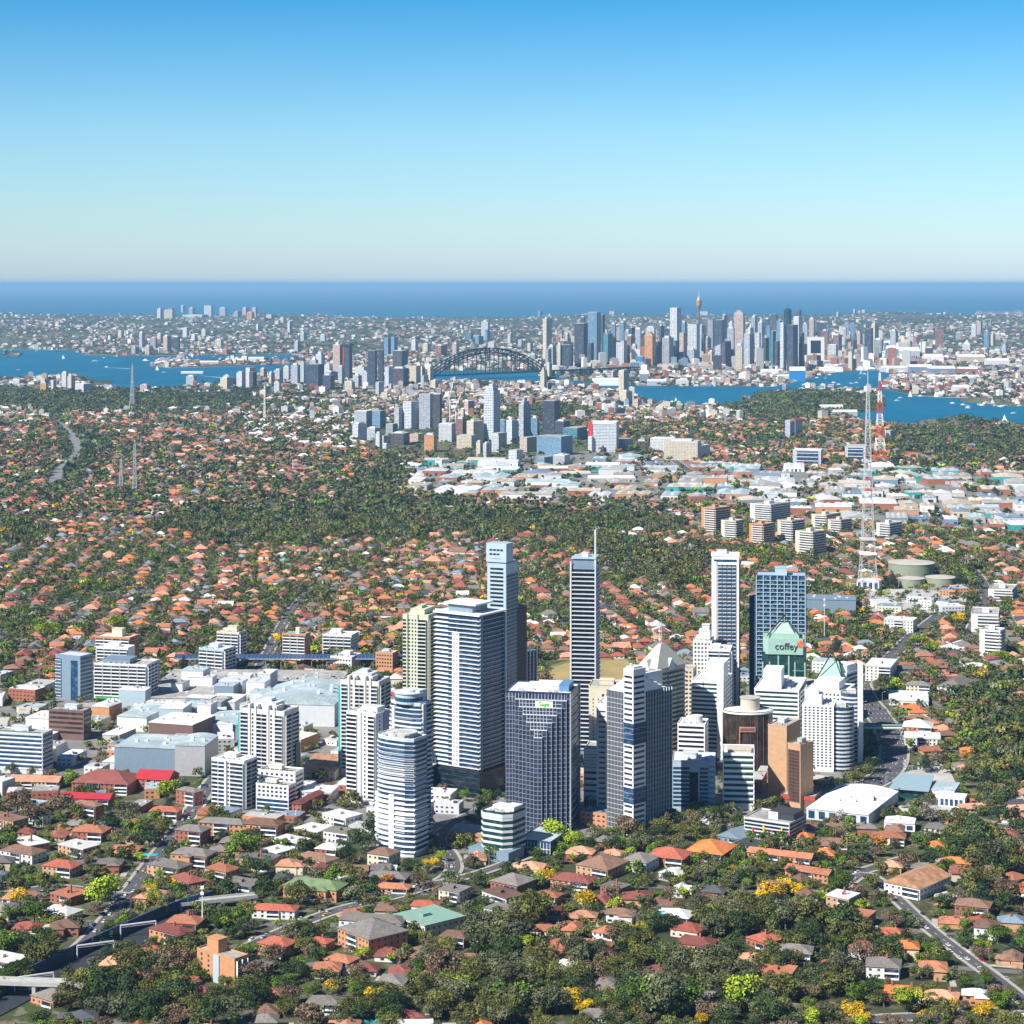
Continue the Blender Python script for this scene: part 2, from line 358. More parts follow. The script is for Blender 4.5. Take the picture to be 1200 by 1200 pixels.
# ------------------------------------------------------------------ palette
def W(k):
    P = {
     'white': lambda: mat('white paint', (0.82,0.82,0.81), 0.6, var=0.06),
     'offwhite': lambda: mat('off white render', (0.66,0.65,0.61), 0.7, var=0.08),
     'cream': lambda: mat('cream render', (0.62,0.56,0.43), 0.75, var=0.1),
     'towergrey': lambda: mat('warm white concrete', (0.62,0.60,0.55), 0.8, var=0.1),
     'beige': lambda: mat('beige concrete', (0.52,0.46,0.37), 0.8, var=0.1),
     'palegreen': lambda: mat('pale green cream render', (0.56,0.57,0.41), 0.75, var=0.08),
     'tan': lambda: mat('tan brick', (0.50,0.30,0.17), 0.85, var=0.14),
     'orange': lambda: mat('orange brick', (0.52,0.25,0.12), 0.85, var=0.15),
     'brick': lambda: mat('red brick', (0.34,0.12,0.07), 0.85, var=0.2),
     'brown': lambda: mat('brown stone', (0.17,0.10,0.085), 0.7, var=0.15),
     'sand': lambda: mat('sand roof', (0.50,0.43,0.33), 0.85, var=0.15, scale=0.2, dirt=0.4),
     'gridgrey': lambda: mat('grid grey', (0.28,0.30,0.36), 0.5, var=0.05),
     'concrete': lambda: mat('grey concrete', (0.42,0.42,0.40), 0.85, var=0.14),
     'lightgrey': lambda: mat('light grey panel', (0.56,0.58,0.60), 0.6, var=0.08),
     'bluegrey': lambda: mat('blue grey panel', (0.19,0.26,0.33), 0.5, var=0.08),
     'paleblue': lambda: mat('pale blue panel', (0.40,0.50,0.57), 0.4, var=0.06),
     'greengrey': lambda: mat('grey green panel', (0.27,0.36,0.31), 0.6, var=0.1),
     'teal': lambda: mat('teal glass panel', (0.05,0.36,0.33), 0.3, var=0.15),
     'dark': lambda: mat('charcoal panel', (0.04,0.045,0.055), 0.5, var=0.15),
     'navy': lambda: mat('navy cladding', (0.02,0.035,0.08), 0.35, var=0.15),
     'roofgrey': lambda: mat('flat roof gravel', (0.38,0.37,0.35), 0.9, var=0.25, scale=0.3, dirt=0.45),
     'roofwhite': lambda: mat('white flat roof', (0.76,0.76,0.74), 0.8, var=0.12, scale=0.3, dirt=0.3),
     'metalroof': lambda: mat('pale metal roof', (0.46,0.55,0.57), 0.45, var=0.12, scale=0.2, dirt=0.35),
     'rust': lambda: mat('rusty metal roof', (0.42,0.22,0.12), 0.7, var=0.5, scale=0.2),
     'steel': lambda: mat('galvanised steel', (0.45,0.46,0.47), 0.5, 0.3, var=0.1),
     'redpaint': lambda: mat('red paint', (0.55,0.05,0.03), 0.6, var=0.1),
     'crimson': lambda: mat('crimson sheet roof', (0.40,0.03,0.04), 0.6, var=0.15),
     'yellow': lambda: mat('yellow panel', (0.75,0.5,0.04), 0.6, var=0.1),
     'greenpaint': lambda: mat('green panel', (0.05,0.42,0.12), 0.6, var=0.1),
     'mint': lambda: mat('mint green cladding', (0.30,0.47,0.39), 0.5, var=0.06),
     'cyanbox': lambda: mat('bright blue cladding', (0.02,0.22,0.5), 0.5, var=0.1),
     'copper': lambda: mat('copper green roof', (0.22,0.36,0.29), 0.7, var=0.12),
     'moss': lambda: mat('mossy green roof', (0.16,0.22,0.11), 0.85, var=0.25),
     'asphalt': lambda: mat('asphalt', (0.085,0.085,0.09), 0.9, var=0.2, scale=0.08),
     'gl': lambda: glass('window glass', (0.016,0.03,0.055), 0.15, 0.4, 0.35),
     'glb': lambda: glass('blue glass', (0.012,0.045,0.10), 0.18, 0.3, 0.35),
     'gld': lambda: glass('dark glass', (0.008,0.012,0.024), 0.15, 0.12, 0.3),
     'glnavy': lambda: glass('navy glass', (0.022,0.035,0.075), 0.2, 0.2, 0.35),
     'glt': lambda: glass('green tinted glass', (0.006,0.04,0.04), 0.2, 0.25, 0.3),
     'glc': lambda: glass('sky blue glass', (0.05,0.20,0.28), 0.2, 0.35, 0.4),
     'glbr': lambda: glass('bronze glass', (0.035,0.022,0.018), 0.12, 0.15),
     'solar': lambda: mat('solar panel', (0.02,0.045,0.14), 0.25, var=0.2, scale=1.0),
     'bluemetal': lambda: mat('blue steel sheet', (0.12,0.25,0.42), 0.45, var=0.1),
     'pool': lambda: mat('pool water', (0.02,0.5,0.58), 0.3, var=0.05),
    }
    return P[k]() if k in P else MATS[k]
GLASSY = ('gl','glb','gld','glt','glc','glbr')

# ------------------------------------------------------------------ generic multi-storey building
PANELS = {}
def panel_mesh(name, w, h, dep, k, z=0):
    key = (name, round(w,2), round(h,2), round(dep,2), k)
    if key not in PANELS:
        b = MB(); b.box(-w/2, w/2, -dep, 0.08, 0, h); PANELS[key] = b.mesh(name, [W(k)])
    return PANELS[key]
def balc_mesh(w, dep, k, k2):
    key = ('balc', round(w,2), round(dep,2), k, k2)
    if key not in PANELS:
        b = MB(); b.box(-w/2, w/2, -dep, 0.05, -0.2, 0.05, 0); b.box(-w/2, w/2, -dep-0.06, -dep+0.05, 0.05, 0.9, 1)
        b.box(-w/2-0.02, -w/2+0.1, -dep+0.05, 0.05, 0.05, 2.9, 0); b.box(w/2-0.1, w/2+0.02, -dep+0.05, 0.05, 0.05, 2.9, 0)
        PANELS[key] = b.mesh('balcony', [W(k), W(k2)])
    return PANELS[key]
class Tower:
    def __init__(s, name, look, cat, loc, rz, poly, H, wall, group='city buildings', roof='roofgrey', label=None, bodyname='wall', par=0.9, z0=0):
        s.e = empty(name, loc, rz); s.poly = poly; s.H = H; s.loc = loc; s.rz = rz; s.win = []; s.z0 = z0
        if label: tag(s.e, label, cat, group)
        else: auto(s.e, look, cat, group)
        b = MB(); b.prism(poly, z0-3 if z0 == 0 else z0, H, 0); part(bodyname, b, s.e, mats=[W(wall) if isinstance(wall, str) else wall])
        b = MB(); b.prism(offset(poly, -0.35), H-0.5, H+0.06, 0); part('roof', b, s.e, mats=[W(roof)])
        if par:
            b = MB(); po = offset(poly, 0.12); pi = offset(poly, -0.3); n = len(poly)
            b.v = [(x,y,H-0.4) for x,y in po]+[(x,y,H+par) for x,y in po]+[(x,y,H+par) for x,y in pi]+[(x,y,H-0.2) for x,y in pi]
            for i in range(n):
                j = (i+1) % n; b.f += [[i,j,n+j,n+i],[n+i,n+j,2*n+j,2*n+i],[2*n+i,2*n+j,3*n+j,3*n+i]]; b.m += [0,0,0]
            part('parapet', b, s.e, mats=[W(wall) if isinstance(wall, str) else wall])
        if z0 == 0:
            xs = [p[0] for p in poly]; ys_ = [p[1] for p in poly]; cx, cy = (min(xs)+max(xs))/2, (min(ys_)+max(ys_))/2
            c, sn = math.cos(rz), math.sin(rz)
            excl(loc[0]+cx*c-cy*sn, loc[1]+cx*sn+cy*c, (max(xs)-min(xs))/2+2, (max(ys_)-min(ys_))/2+2, rz)
    def edge(s, i):
        a = s.poly[i]; b = s.poly[(i+1) % len(s.poly)]; L = math.hypot(b[0]-a[0], b[1]-a[1])
        return a, ((b[0]-a[0])/L, (b[1]-a[1])/L), L
    def L(s, i): return s.edge(i)[2]
    def put(s, me, e, t, z, dep=0, name=None):
        a, d, L = s.edge(e); ang = math.atan2(d[1], d[0])
        return part(name or me.name.split('.')[0], me, s.e, (a[0]+d[0]*t+d[1]*dep, a[1]+d[1]*t-d[0]*dep, z), ang)
    def rows(s, e, t0, t1, z0, z1, n, h, k, dep=0.05, name='window', off=0.0):
        """n horizontal bands between z0 and z1; windows queue up for finish()"""
        p = (z1-z0)/n
        for i in range(n):
            z = z0 + p*i + off
            if name == 'window': s.win.append((e, (t0+t1)/2, z, t1-t0, h, k, dep))
            else: s.put(panel_mesh(name, t1-t0, h, dep, k), e, (t0+t1)/2, z)
    def balc(s, e, t0, t1, z0, z1, n, seg=1, dep=1.5, k='white', k2='white', gap=0.5, gk='gl', win=True):
        p = (z1-z0)/n; w = (t1-t0)/seg
        for j in range(seg):
            c = t0 + w*(j+0.5)
            for i in range(n):
                z = z0 + p*i
                if win: s.win.append((e, c, z+0.1, w-gap-0.3, 2.35, gk, 0.05))
                s.put(balc_mesh(w-gap, dep, k, k2), e, c, z, name='balcony')
    def grid(s, e, t0, t1, nc, z0, z1, n, ww, h, k='gl', dep=0.06, off=1.0):
        p = (z1-z0)/n; w = (t1-t0)/nc
        for i in range(n):
            for j in range(nc): s.win.append((e, t0+w*(j+0.5), z0+p*i+off, ww, h, k, dep))
    def mull(s, e, t0, t1, n, z0, z1, w=0.35, dep=0.35, k='white'):
        me = panel_mesh('mullion', w, z1-z0, dep, k)
        for i in range(n+1): s.put(me, e, t0+(t1-t0)*i/n, z0)
    def pier(s, e, t0, t1, z0, z1, k='white', dep=0.5, name='pier'):
        s.put(panel_mesh(name, t1-t0, z1-z0, dep, k), e, (t0+t1)/2, z0)
    def ring(s, name, z0, z1, n, h, d, k, off=0.0, poly=None):
        b = MB(); b.prism(offset(poly or s.poly, d), 0, h, 0, bottom=True); me = b.mesh(name, [W(k)])
        for i in range(n): part(name, me, s.e, (0,0,z0+(z1-z0)*i/n+off))
    def top(s, name, x0, x1, y0, y1, h, k='lightgrey', z=0, det=True):
        b = MB(); b.box(x0, x1, y0, y1, s.H-0.3+z, s.H+z+h)
        if det and h > 2: b.box(x0-0.25, x1+0.25, y0-0.25, y1+0.25, s.H+z+h-0.02, s.H+z+h+0.35)
        return part(name, b, s.e, mats=[W(k)])
    def kit(s, k='lightgrey', seed=0, n=4):
        """lift room, plant and vents on the roof"""
        r = random.Random(seed); xs = [p[0] for p in s.poly]; ys_ = [p[1] for p in s.poly]
        x0, x1, y0, y1 = min(xs), max(xs), min(ys_), max(ys_); w, d = x1-x0, y1-y0
        a = r.uniform(0.15,0.4); b_ = r.uniform(0.3,0.5)
        s.top('plant_room', x0+w*a, x0+w*(a+0.35), y0+d*b_, y0+d*(b_+0.35), r.uniform(2.6,4.2), k)
        for i in range(n):
            cx = x0+w*r.uniform(0.12,0.85); cy_ = y0+d*r.uniform(0.1,0.28); q = r.uniform(0.7,1.6)
            b = MB(); b.box(cx-q, cx+q, cy_-q*0.7, cy_+q*0.7, s.H-0.2, s.H+r.uniform(0.9,1.8)); b.frustum(cx, cy_, s.H+0.5, s.H+2.1, 0.4, 0.3, 8)
            part('vent', b, s.e, mats=[W('steel')])
        return s
    def finish(s, cap=100):
        vis = sorted(s.win, key=lambda q: -(q[3]*q[4])) if len(s.win) > cap else s.win
        for e, t, z, w, h, k, dep in vis[:cap]: s.put(panel_mesh('window', w, h, dep, k), e, t, z, name='window')
        if len(vis) > cap:
            ks = sorted({q[5] for q in vis[cap:]}); b = MB()
            for e, t, z, w, h, k, dep in vis[cap:]:
                a, d, L = s.edge(e); nx_, ny_ = d[1], -d[0]
                T = lambda x, y, zz, a=a, d=d, nx_=nx_, ny_=ny_, t=t, z=z: (a[0]+d[0]*(t+x)-nx_*y, a[1]+d[1]*(t+x)-ny_*y, z+zz)
                b.box(-w/2, w/2, -dep, 0.08, 0, h, ks.index(k), T)
            o = part('window', b, s.e, mats=[W(k) for k in ks]); o['kind'] = 'stuff'
        return s

def pxbox(x0, xc, x1, yt, yb, th, D=None, Wd=None):
    th = math.radians(th); Y = K/(yb-Y0); X = (xc-600)*Y/F; k0 = (x0-600)/F; k1 = (x1-600)/F; c, s = math.cos(th), math.sin(th)
    w = Wd or (X-k0*Y)/(c+k0*s); d = D or min((k1*Y-X)/(s-k1*c), w*1.5+8); d = d if d > 0 else w
    return (X, Y, hz(X, Y)), -th, w, d, H0-(yt-Y0)*Y/F - hz(X, Y)
def rect(w, d): return [(-w,0),(0,0),(0,d),(-w,d)]
def bx(name, look, cat, px, wall, roof='roofgrey', label=None, D=None, Wd=None, group='city buildings', **kw):
    x0, xc, x1, yt, yb, th = px
    loc, rz, w, d, H = pxbox(x0, xc, x1, yt, yb, th, D, Wd)
    return Tower(name, look, cat, loc, rz, rect(w, d), H, wall, group, roof, label, **kw)
def std(t, e, style, z0=4, fl=3.3, k='gl', k2='white', seg=None):
    """a common facade on edge e"""
    L = t.L(e); z1 = t.H-0.6; n = max(1, int((z1-z0)/fl)); fl_ = (z1-z0)/n
    if style == 'rib': t.rows(e, 0.8, L-0.8, z0, z1, n, fl_*0.5, k, off=fl_*0.32)
    elif style == 'ribl': t.rows(e, 0.8, L-0.8, z0, z1, n, fl_*0.5, k, off=fl_*0.32); t.rows(e, 0.3, L-0.3, z0, z1, n, 0.35, k2, 0.45, 'ledge')
    elif style == 'bal': t.balc(e, 0.5, L-0.5, z0, z1, n, seg or max(1, round(L/9)), 1.4, k2, k2, 0.6, k)
    elif style == 'pun': t.grid(e, 0.7, L-0.7, max(1, round(L/3.4)), z0, z1, n, 1.7, 1.7, k)
    elif style == 'cur': t.mull(e, 0.2, L-0.2, max(2, round(L/2.4)), 1, t.H-0.2, 0.3, 0.3, k2); t.rows(e, 0, L, z0, z1, n, 0.35, k2, 0.2, 'ledge')
    elif style == 'mix':
        m_ = L/3; t.grid(e, 0.5, m_, max(1, round(m_/3.4)), z0, z1, n, 1.6, 1.6, k); t.balc(e, m_, 2*m_, z0, z1, n, 1, 1.3, k2, k2, 0.4, k); t.grid(e, 2*m_, L-0.5, max(1, round(m_/3.4)), z0, z1, n, 1.6, 1.6, k)
    return n
TG = 'towers of the high-rise centre'
def arc(cx, cy, rx, ry, a0, a1, n): return [(cx+rx*math.cos(math.radians(a0+(a1-a0)*i/n)), cy+ry*math.sin(math.radians(a0+(a1-a0)*i/n))) for i in range(n+1)]

# --- curved white tower, front one
def curved(name, label, px, ytop, ybase, th, split, plat=True):
    loc, rz, w, d, H = pxbox(*px, ytop, ybase, th)
    poly = arc(-w*0.52, d*0.42, w*0.48, d*0.42, 180, 270, 7) + [(-w*0.2, 0), (0, d*0.12), (0, d), (-w, d)]
    t = Tower('curved_apartment_tower', '', 'apartment tower', loc, rz, poly, H, 'lightgrey', TG, 'lightgrey', label, bodyname='wall')
    n = int((H-4)/3.25); z0, z1 = 3.5, H-1
    t.ring('window_band', z0, z1, n, 1.9, 0.07, 'glb', 0.9)
    zs = z0+(z1-z0)*split
    cut = [p for p in poly]
    k = int(n*split)
    t.ring('balcony', z0, zs, k, 0.95, 1.2, 'white', -0.15, poly=cut); t.ring('balcony', zs, z1, n-k, 0.34, 0.9, 'lightgrey', -0.15, poly=cut)
    return t, w, d, H, z0, z1, n
t, w, d, H, z0, z1, n = curved('c', 'front curved white tower with ring canopy roof at the foot of the high-rises', (437,483,500), 868, 1006, 30, 0.52)
e = len(t.poly)-4
t.pier(7, -1.5, 2.5, 0, H*0.52, 'white', 1.5)
# lower curved bay that stands further out, with broad white bands, and a flat dark-windowed side
zs = z0+(z1-z0)*0.52; k = int(n*0.52); bay = arc(-w*0.56, d*0.42, w*0.52, d*0.5, 180, 285, 9)+[(-w*0.3,d*0.4),(-w,d*0.5)]
for i in range(k):
    z = z0+(zs-z0)*i/k; q_ = MB(); q_.prism(bay, z-0.15, z+1.25, bottom=True); part('balcony_band', q_, t.e, mats=[W('white')])
t.rows(8, 0.5, t.L(8)-0.5, 4, H*0.98, int(H/3.25), 1.5, 'glb', 0.4, 'side_window')
b = MB(); cx, cy_ = -w*0.35, d*0.45; ro = min(w,d)*0.47
for a0 in range(0, 260, 13):
    a, a2 = math.radians(a0-60), math.radians(a0-47)
    q = [(cx+r_*math.cos(x), cy_+r_*math.sin(x)) for r_, x in ((ro,a),(ro,a2),(ro*0.6,a2),(ro*0.6,a))]; b.prism(q[::-1] if False else [q[3],q[0],q[1],q[2]], H+3.2, H+3.9, bottom=True)
part('canopy', b, t.e, mats=[W('lightgrey')])
t.top('plant_room', -w*0.6, -w*0.15, d*0.35, d*0.8, 3.4, 'concrete'); t.top('plant_room', -w*0.45, -w*0.25, d*0.2, d*0.45, 2.0, 'concrete'); t.kit('concrete', 3, 4)
t, w, d, H, z0, z1, n = curved('c', 'taller curved white tower with round rooftop drum, behind the front one', (453,491,505), 826, 985, 32, 0.9)
t.pier(4, 0, t.L(4), 4, H*0.97, 'white', 1.5); t.pier(9, 1, 5, 4, H, 'lightgrey', 1.8, 'fin')
b = MB(); b.frustum(-w*0.45, d*0.4, H-0.3, H+7, w*0.36, w*0.36, 28); part('drum', b, t.e, mats=[W('paleblue')])
b = MB(); b.frustum(-w*0.45, d*0.4, H+1.5, H+4.2, w*0.365, w*0.365, 28); part('window', b, t.e, mats=[W('glb')])
b = MB(); b.frustum(-w*0.45, d*0.4, H+7, H+7.5, w*0.39, w*0.39, 28); b.frustum(-w*0.45, d*0.4, H+7.5, H+9, w*0.2, w*0.2, 14); part('roof_slab', b, t.e, mats=[W('lightgrey')])
t.top('fin', -w*0.22, -w*0.1, d*0.3, d*0.95, 9, 'lightgrey', det=False)

def twin(px, ytop, ybase, th, label, green=True, H2=None):
    """beige and cream apartment tower with a crown of raised piers and a green glass edge"""
    loc, rz, w, d, H = pxbox(*px, ytop, ybase, th)
    t = Tower('apartment_tower', '', 'apartment tower', loc, rz, rect(w, d), H, 'towergrey', TG, 'roofgrey', label)
    n = int((H-6)/3.15); z0, z1 = 5, H-2.5
    t.balc(0, 1, w*0.2, z0, z1, n, 1, 1.3, 'offwhite', 'lightgrey', 0.2); t.grid(0, w*0.22, w*0.36, 1, z0, z1, n, 1.7, 1.8)
    t.balc(0, w*0.38, w*0.62, z0, z1, n, 2, 1.1, 'offwhite', 'lightgrey', 0.2, 'gld'); t.grid(0, w*0.64, w*0.78, 1, z0, z1, n, 1.7, 1.8)
    t.balc(0, w*0.8, w-1, z0, z1, n, 1, 1.3, 'offwhite', 'lightgrey', 0.2)
    t.balc(1, 1, d*0.45, z0, z1, n, 1, 1.3, 'offwhite', 'lightgrey', 0.3); t.balc(1, d*0.5, d-1, z0, z1, n, 1, 1.3, 'offwhite', 'lightgrey', 0.3)
    for a, b_ in ((0.2,0.24),(0.34,0.38),(0.62,0.66),(0.76,0.8)): t.pier(0, w*a, w*b_, 3, H+3.5, 'offwhite', 0.9)
    t.top('crown', -w*0.75, -w*0.25, d*0.2, d*0.8, 5.5, 'lightgrey'); t.top('plant_room', -w*0.6, -w*0.4, d*0.35, d*0.65, 8.0, 'lightgrey')
    for sx_ in (-w*0.8, -w*0.62, -w*0.38, -w*0.2): t.top('crown_fin', sx_-0.9, sx_+0.9, 0.5, d*0.5, 4.2, 'offwhite', det=False)
    if green:
        b = MB(); b.box(-w-2.6, -w+0.3, 1.5, d*0.6, 0, H*0.93); part('glass_bay', b, t.e, mats=[W('teal')])
        b = MB(); b.box(-0.2, 2.4, d*0.62, d-1, 0, H*0.55); part('glass_bay', b, t.e, mats=[W('glt')])
    t.finish(); return t
twin((281,333,350), 835, 926, 24, 'beige apartment tower with stepped crown beside the shopping centre roofs')
twin((399,444,457), 800, 912, 18, 'beige apartment tower with green glass edge behind the slim white tower')
# slim white tower
t = bx('apartment_tower', '', 'apartment tower', (406,440,458,838,944,30), 'white', 'roofwhite', 'slim white apartment tower with grey side wall left of the curved towers', group=TG)
w, d, H = t.L(0), t.L(1), t.H; n = int((H-5)/3.15)
t.balc(0, 0.5, w*0.38, 4, H-1, n, 1, 1.4, 'white', 'white', 0.3, 'gld'); t.pier(0, w*0.4, w*0.52, 2, H+1, 'lightgrey', 1.0); t.grid(0, w*0.55, w*0.72, 1, 4, H-1, n, 1.6, 1.7); t.balc(0, w*0.75, w-0.5, 4, H-1, n, 1, 1.3, 'white', 'white', 0.2, 'gld')
t.grid(1, 1, d*0.5, 1, 4, H-1, n, 1.8, 1.7); t.pier(1, d*0.5, d-0.5, H*0.75, H+1.5, 'bluegrey', 0.6)
t.top('plant_room', -w*0.5, -w*0.1, d*0.3, d*0.8, 4, 'lightgrey'); t.kit('lightgrey', 5, 3).finish()
# white slab and stepped podium
t = bx('apartment_building', '', 'apartment building', (248,286,301,893,950,24), 'white', 'roofwhite', 'white nine-storey apartment slab with pale flat roof beside the main road', group=TG)
w, d, H = t.L(0), t.L(1), t.H; n = int((H-2)/3.1)
t.balc(0, 0.6, w*0.42, 1.5, H-1, n, 2, 1.3, 'white', 'white', 0.3, 'glb'); t.pier(0, w*0.43, w*0.47, 0, H, 'white', 1.5); t.balc(0, w*0.58, w-0.4, 1.5, H-1, n, 1, 1.3, 'white', 'lightgrey', 0.3); t.grid(0, w*0.47, w*0.57, 1, 1.5, H-1, n, 1.4, 1.6)
t.balc(1, 1, d-1, 1.5, H-1, n, 2, 1.3, 'lightgrey', 'bluegrey', 0.5, 'gld'); t.kit('roofwhite', 8, 5).finish()
for px, lb in (((300,338,347,922,952,20), 'white stepped apartment block with terraces, front step under the beige tower'), ((303,346,356,906,940,20), 'white terraced apartment block with roof gardens, rear step under the beige tower')):
    t = bx('apartment_building', '', 'apartment building', px, 'white', 'roofgrey', lb, group=TG)
    w, d, H = t.L(0), t.L(1), t.H; n = max(3, int(H/3.2)); t.rows(0, 0.5, w-0.5, 0.4, H*0.5, max(1,n//2), 2.2, 'glb'); t.grid(0, 1, w-1, 7, H*0.5, H-0.5, n-n//2, 2.2, 1.7); t.rows(1, 1, d-1, 0.5, H-0.5, n, 1.8, 'gld')
    b = MB()
    for q in range(7): b.box(-w+2+q*w/8, -w+2+q*w/8+2.4, 0.7, 2.0, H+0.1, H+1.5)
    part('planter', b, t.e, mats=[mat('planter shrubs', (0.06,0.11,0.03), 0.9, var=0.5, scale=2)]); t.kit('offwhite', 4, 3).finish()

# cream-green tower
t = bx('apartment_tower', '', 'apartment tower', (472,502,521,722,882,20), 'palegreen', 'palegreen', 'cream-green apartment tower behind and left of the tallest balcony tower', group=TG)
w, d, H = t.L(0), t.L(1), t.H; n = int((H-4)/3.15)
t.balc(0, 0.4, w*0.18, 4, H-3, n, 1, 1.2, 'palegreen', 'palegreen', 0.2); t.grid(0, w*0.2, w*0.56, 3, 4, H-3, n, 1.4, 1.6, 'glb'); t.balc(0, w*0.6, w-1.5, 4, H-3, n, 1, 1.8, 'palegreen', 'lightgrey', 0.4, 'gld')
t.balc(1, 1, d-1, 4, H-3, n, 1, 1.2, 'palegreen', 'palegreen', 0.4)
t.pier(0, w*0.16, w*0.2, 2, H+1.5, 'palegreen', 1.2); t.pier(0, w*0.56, w*0.6, 2, H+1.5, 'palegreen', 1.2)
t.top('crown', -w*0.8, -w*0.25, d*0.15, d*0.8, 4.2, 'palegreen'); t.top('plant_room', -w*0.6, -w*0.45, d*0.3, d*0.6, 6.5, 'palegreen'); t.finish()

# tallest balcony tower
t = bx('balcony_tower', '', 'apartment tower', (511,561,591,722,935,34), 'dark', 'white', 'tallest balcony tower, white bands with a floating white roof pavilion', group=TG)
w, d, H = t.L(0), t.L(1), t.H; n = int((H-24)/3.3); zb = 22
t.ring('slab', zb, H-1, n, 0.38, 1.4, 'white')
for e, L in ((0, w), (1, d)): t.rows(e, 0.3, L-0.3, zb, H-1, n, 2.1, 'glb', off=0.7)
t.rows(0, 0.2, w*0.30, zb, H-1, n, 1.1, 'white', 1.45, 'balustrade', 0.0); t.rows(0, w*0.62, w-0.5, zb, H-1, n, 0.7, 'lightgrey', 1.45, 'balustrade', 0.0)
t.rows(1, d*0.12, d*0.5, zb, H-1, n, 0.6, 'paleblue', 1.45, 'balustrade', 0.0); t.rows(1, d*0.6, d-0.3, zb, H-1, n, 0.6, 'paleblue', 1.45, 'balustrade', 0.0)
t.pier(0, w*0.40, w*0.56, zb, H-14, 'white', 1.2)
for i in range(n-3):
    z = zb+(H-1-zb)*i/n+1.0
    t.put(panel_mesh('window', 1.1, 1.4, 1.26, 'gl'), 0, w*0.445, z); t.put(panel_mesh('window', 1.1, 1.4, 1.26, 'gl'), 0, w*0.515, z)
t.pier(1, d*0.02, d*0.1, 4, H-1, 'bluegrey', 1.4); t.pier(1, d*0.95, d, 4, H-1, 'bluegrey', 1.6)
t.top('roof_slab', -w-1.8, 1.8, -1.8, d+1.5, 0.9, 'white', det=False); t.top('pavilion', -w*0.78, -w*0.22, d*0.12, d*0.7, 6.5, 'bluegrey', 0.9, det=False)
t.top('pavilion_roof', -w*0.84, -w*0.10, d*0.04, d*0.74, 1.0, 'white', 7.4, det=False)
b = MB(); b.box(-w-3, 3, -3, d+2, 0, 20); part('podium', b, t.e, mats=[W('gld')])
for i in range(5): b = MB(); b.box(-w-3.3, 3.3, -3.3, d+2.3, 3.4+i*3.9, 4.1+i*3.9); part('ledge', b, t.e, mats=[W('glt')])
t.finish(70)

# narrow blue slab with sign box
t = bx('slab_tower', '', 'office tower', (571,593,607,662,852,24), 'paleblue', 'lightgrey', 'narrow pale blue slab tower with a boxy slotted crown', group=TG)
w, d, H = t.L(0), t.L(1), t.H; n = int((H-6)/3.6)
t.rows(0, w*0.16, w*0.86, 5, H-2, n, 1.9, 'gld', off=0.6); t.mull(1, 0.5, d-0.5, 9, 1, H-9, 0.9, 0.3, 'bluegrey'); t.rows(1, 0, d, 5, H-9, n, 1.9, 'gld', off=0.6, dep=0.12)
b = MB(); b.box(-w-0.6, 0.6, -0.8, d*0.55, H+2, H+19); part('crown_box', b, t.e, mats=[W('paleblue')])
b = MB(); b.box(-w+0.8, -0.8, 0.6, d*0.5, H-0.2, H+2.2); part('recess', b, t.e, mats=[W('dark')])
for i, z in enumerate((H+12.2, H+8.4)):
    for q in range(4 if i == 0 else 3): b = MB(); b.box(-w*0.86+q*w*0.19, -w*0.86+q*w*0.19+w*0.15, -0.95, -0.5, z, z+1.6); part('crown_slot', b, t.e, mats=[W('gld')])
b = MB(); b.box(-w*0.8, -w*0.25, -0.9, -0.5, H+5, H+5.6); part('crown_slot', b, t.e, mats=[W('bluegrey')]); t.finish(60)
t = bx('slab_tower', '', 'office tower', (594,606,617,712,846,40), 'gld', 'dark', 'dark glass slab tower tucked behind the narrow pale blue one', group=TG)
for e in (0,1): std(t, e, 'cur', k2='navy')
t = bx('slab_tower', '', 'apartment tower', (612,616,629,764,838,60), 'bluegrey', 'lightgrey', 'low bladed blue-grey tower with white fins beside the playing field', group=TG)
for q in (0.05,0.35,0.65,0.95): t.pier(1, t.L(1)*q-0.4, t.L(1)*q+0.4, 0, t.H+10-q*9, 'white', 1.6, 'fin')
std(t, 1, 'rib'); std(t, 0, 'rib'); t.finish()

# banded blue tower with mast fin
t = bx('banded_tower', '', 'apartment tower', (669,698,702,664,884,10), 'bluegrey', 'lightgrey', 'slim blue banded tower with a tall white roof fin, alone by the playing field', group=TG, D=26)
w, d, H = t.L(0), t.L(1), t.H; n = 42
t.rows(0, 0.6, w-0.5, 4, H-2, n, 2.2, 'gld', off=0.9); t.rows(0, 0.3, w-0.2, 4, H-2, n, 0.75, 'lightgrey', 1.3, 'balcony'); t.rows(1, 0.6, d-0.6, 4, H-2, n, 0.75, 'paleblue', 1.0, 'balcony')
t.pier(0, -0.6, 0.7, 2, H+4, 'lightgrey', 1.6, 'fin'); t.pier(0, w-0.7, w+0.4, 2, H+2, 'lightgrey', 1.6, 'fin')
t.top('crown_box', -w+1.5, -1.2, 1.5, d-2, 6.5, 'bluegrey', det=False); t.top('roof_slab', -w+0.2, -0.2, 0.2, d-1, 0.8, 'paleblue', 6.5, det=False); t.top('plant_room', -w*0.6, -w*0.35, d*0.3, d*0.5, 3, 'lightgrey', 7.3)
t.top('roof_fin', -1.2, 0.2, 0.5, 3.5, 31, 'lightgrey', det=False); t.finish(100)

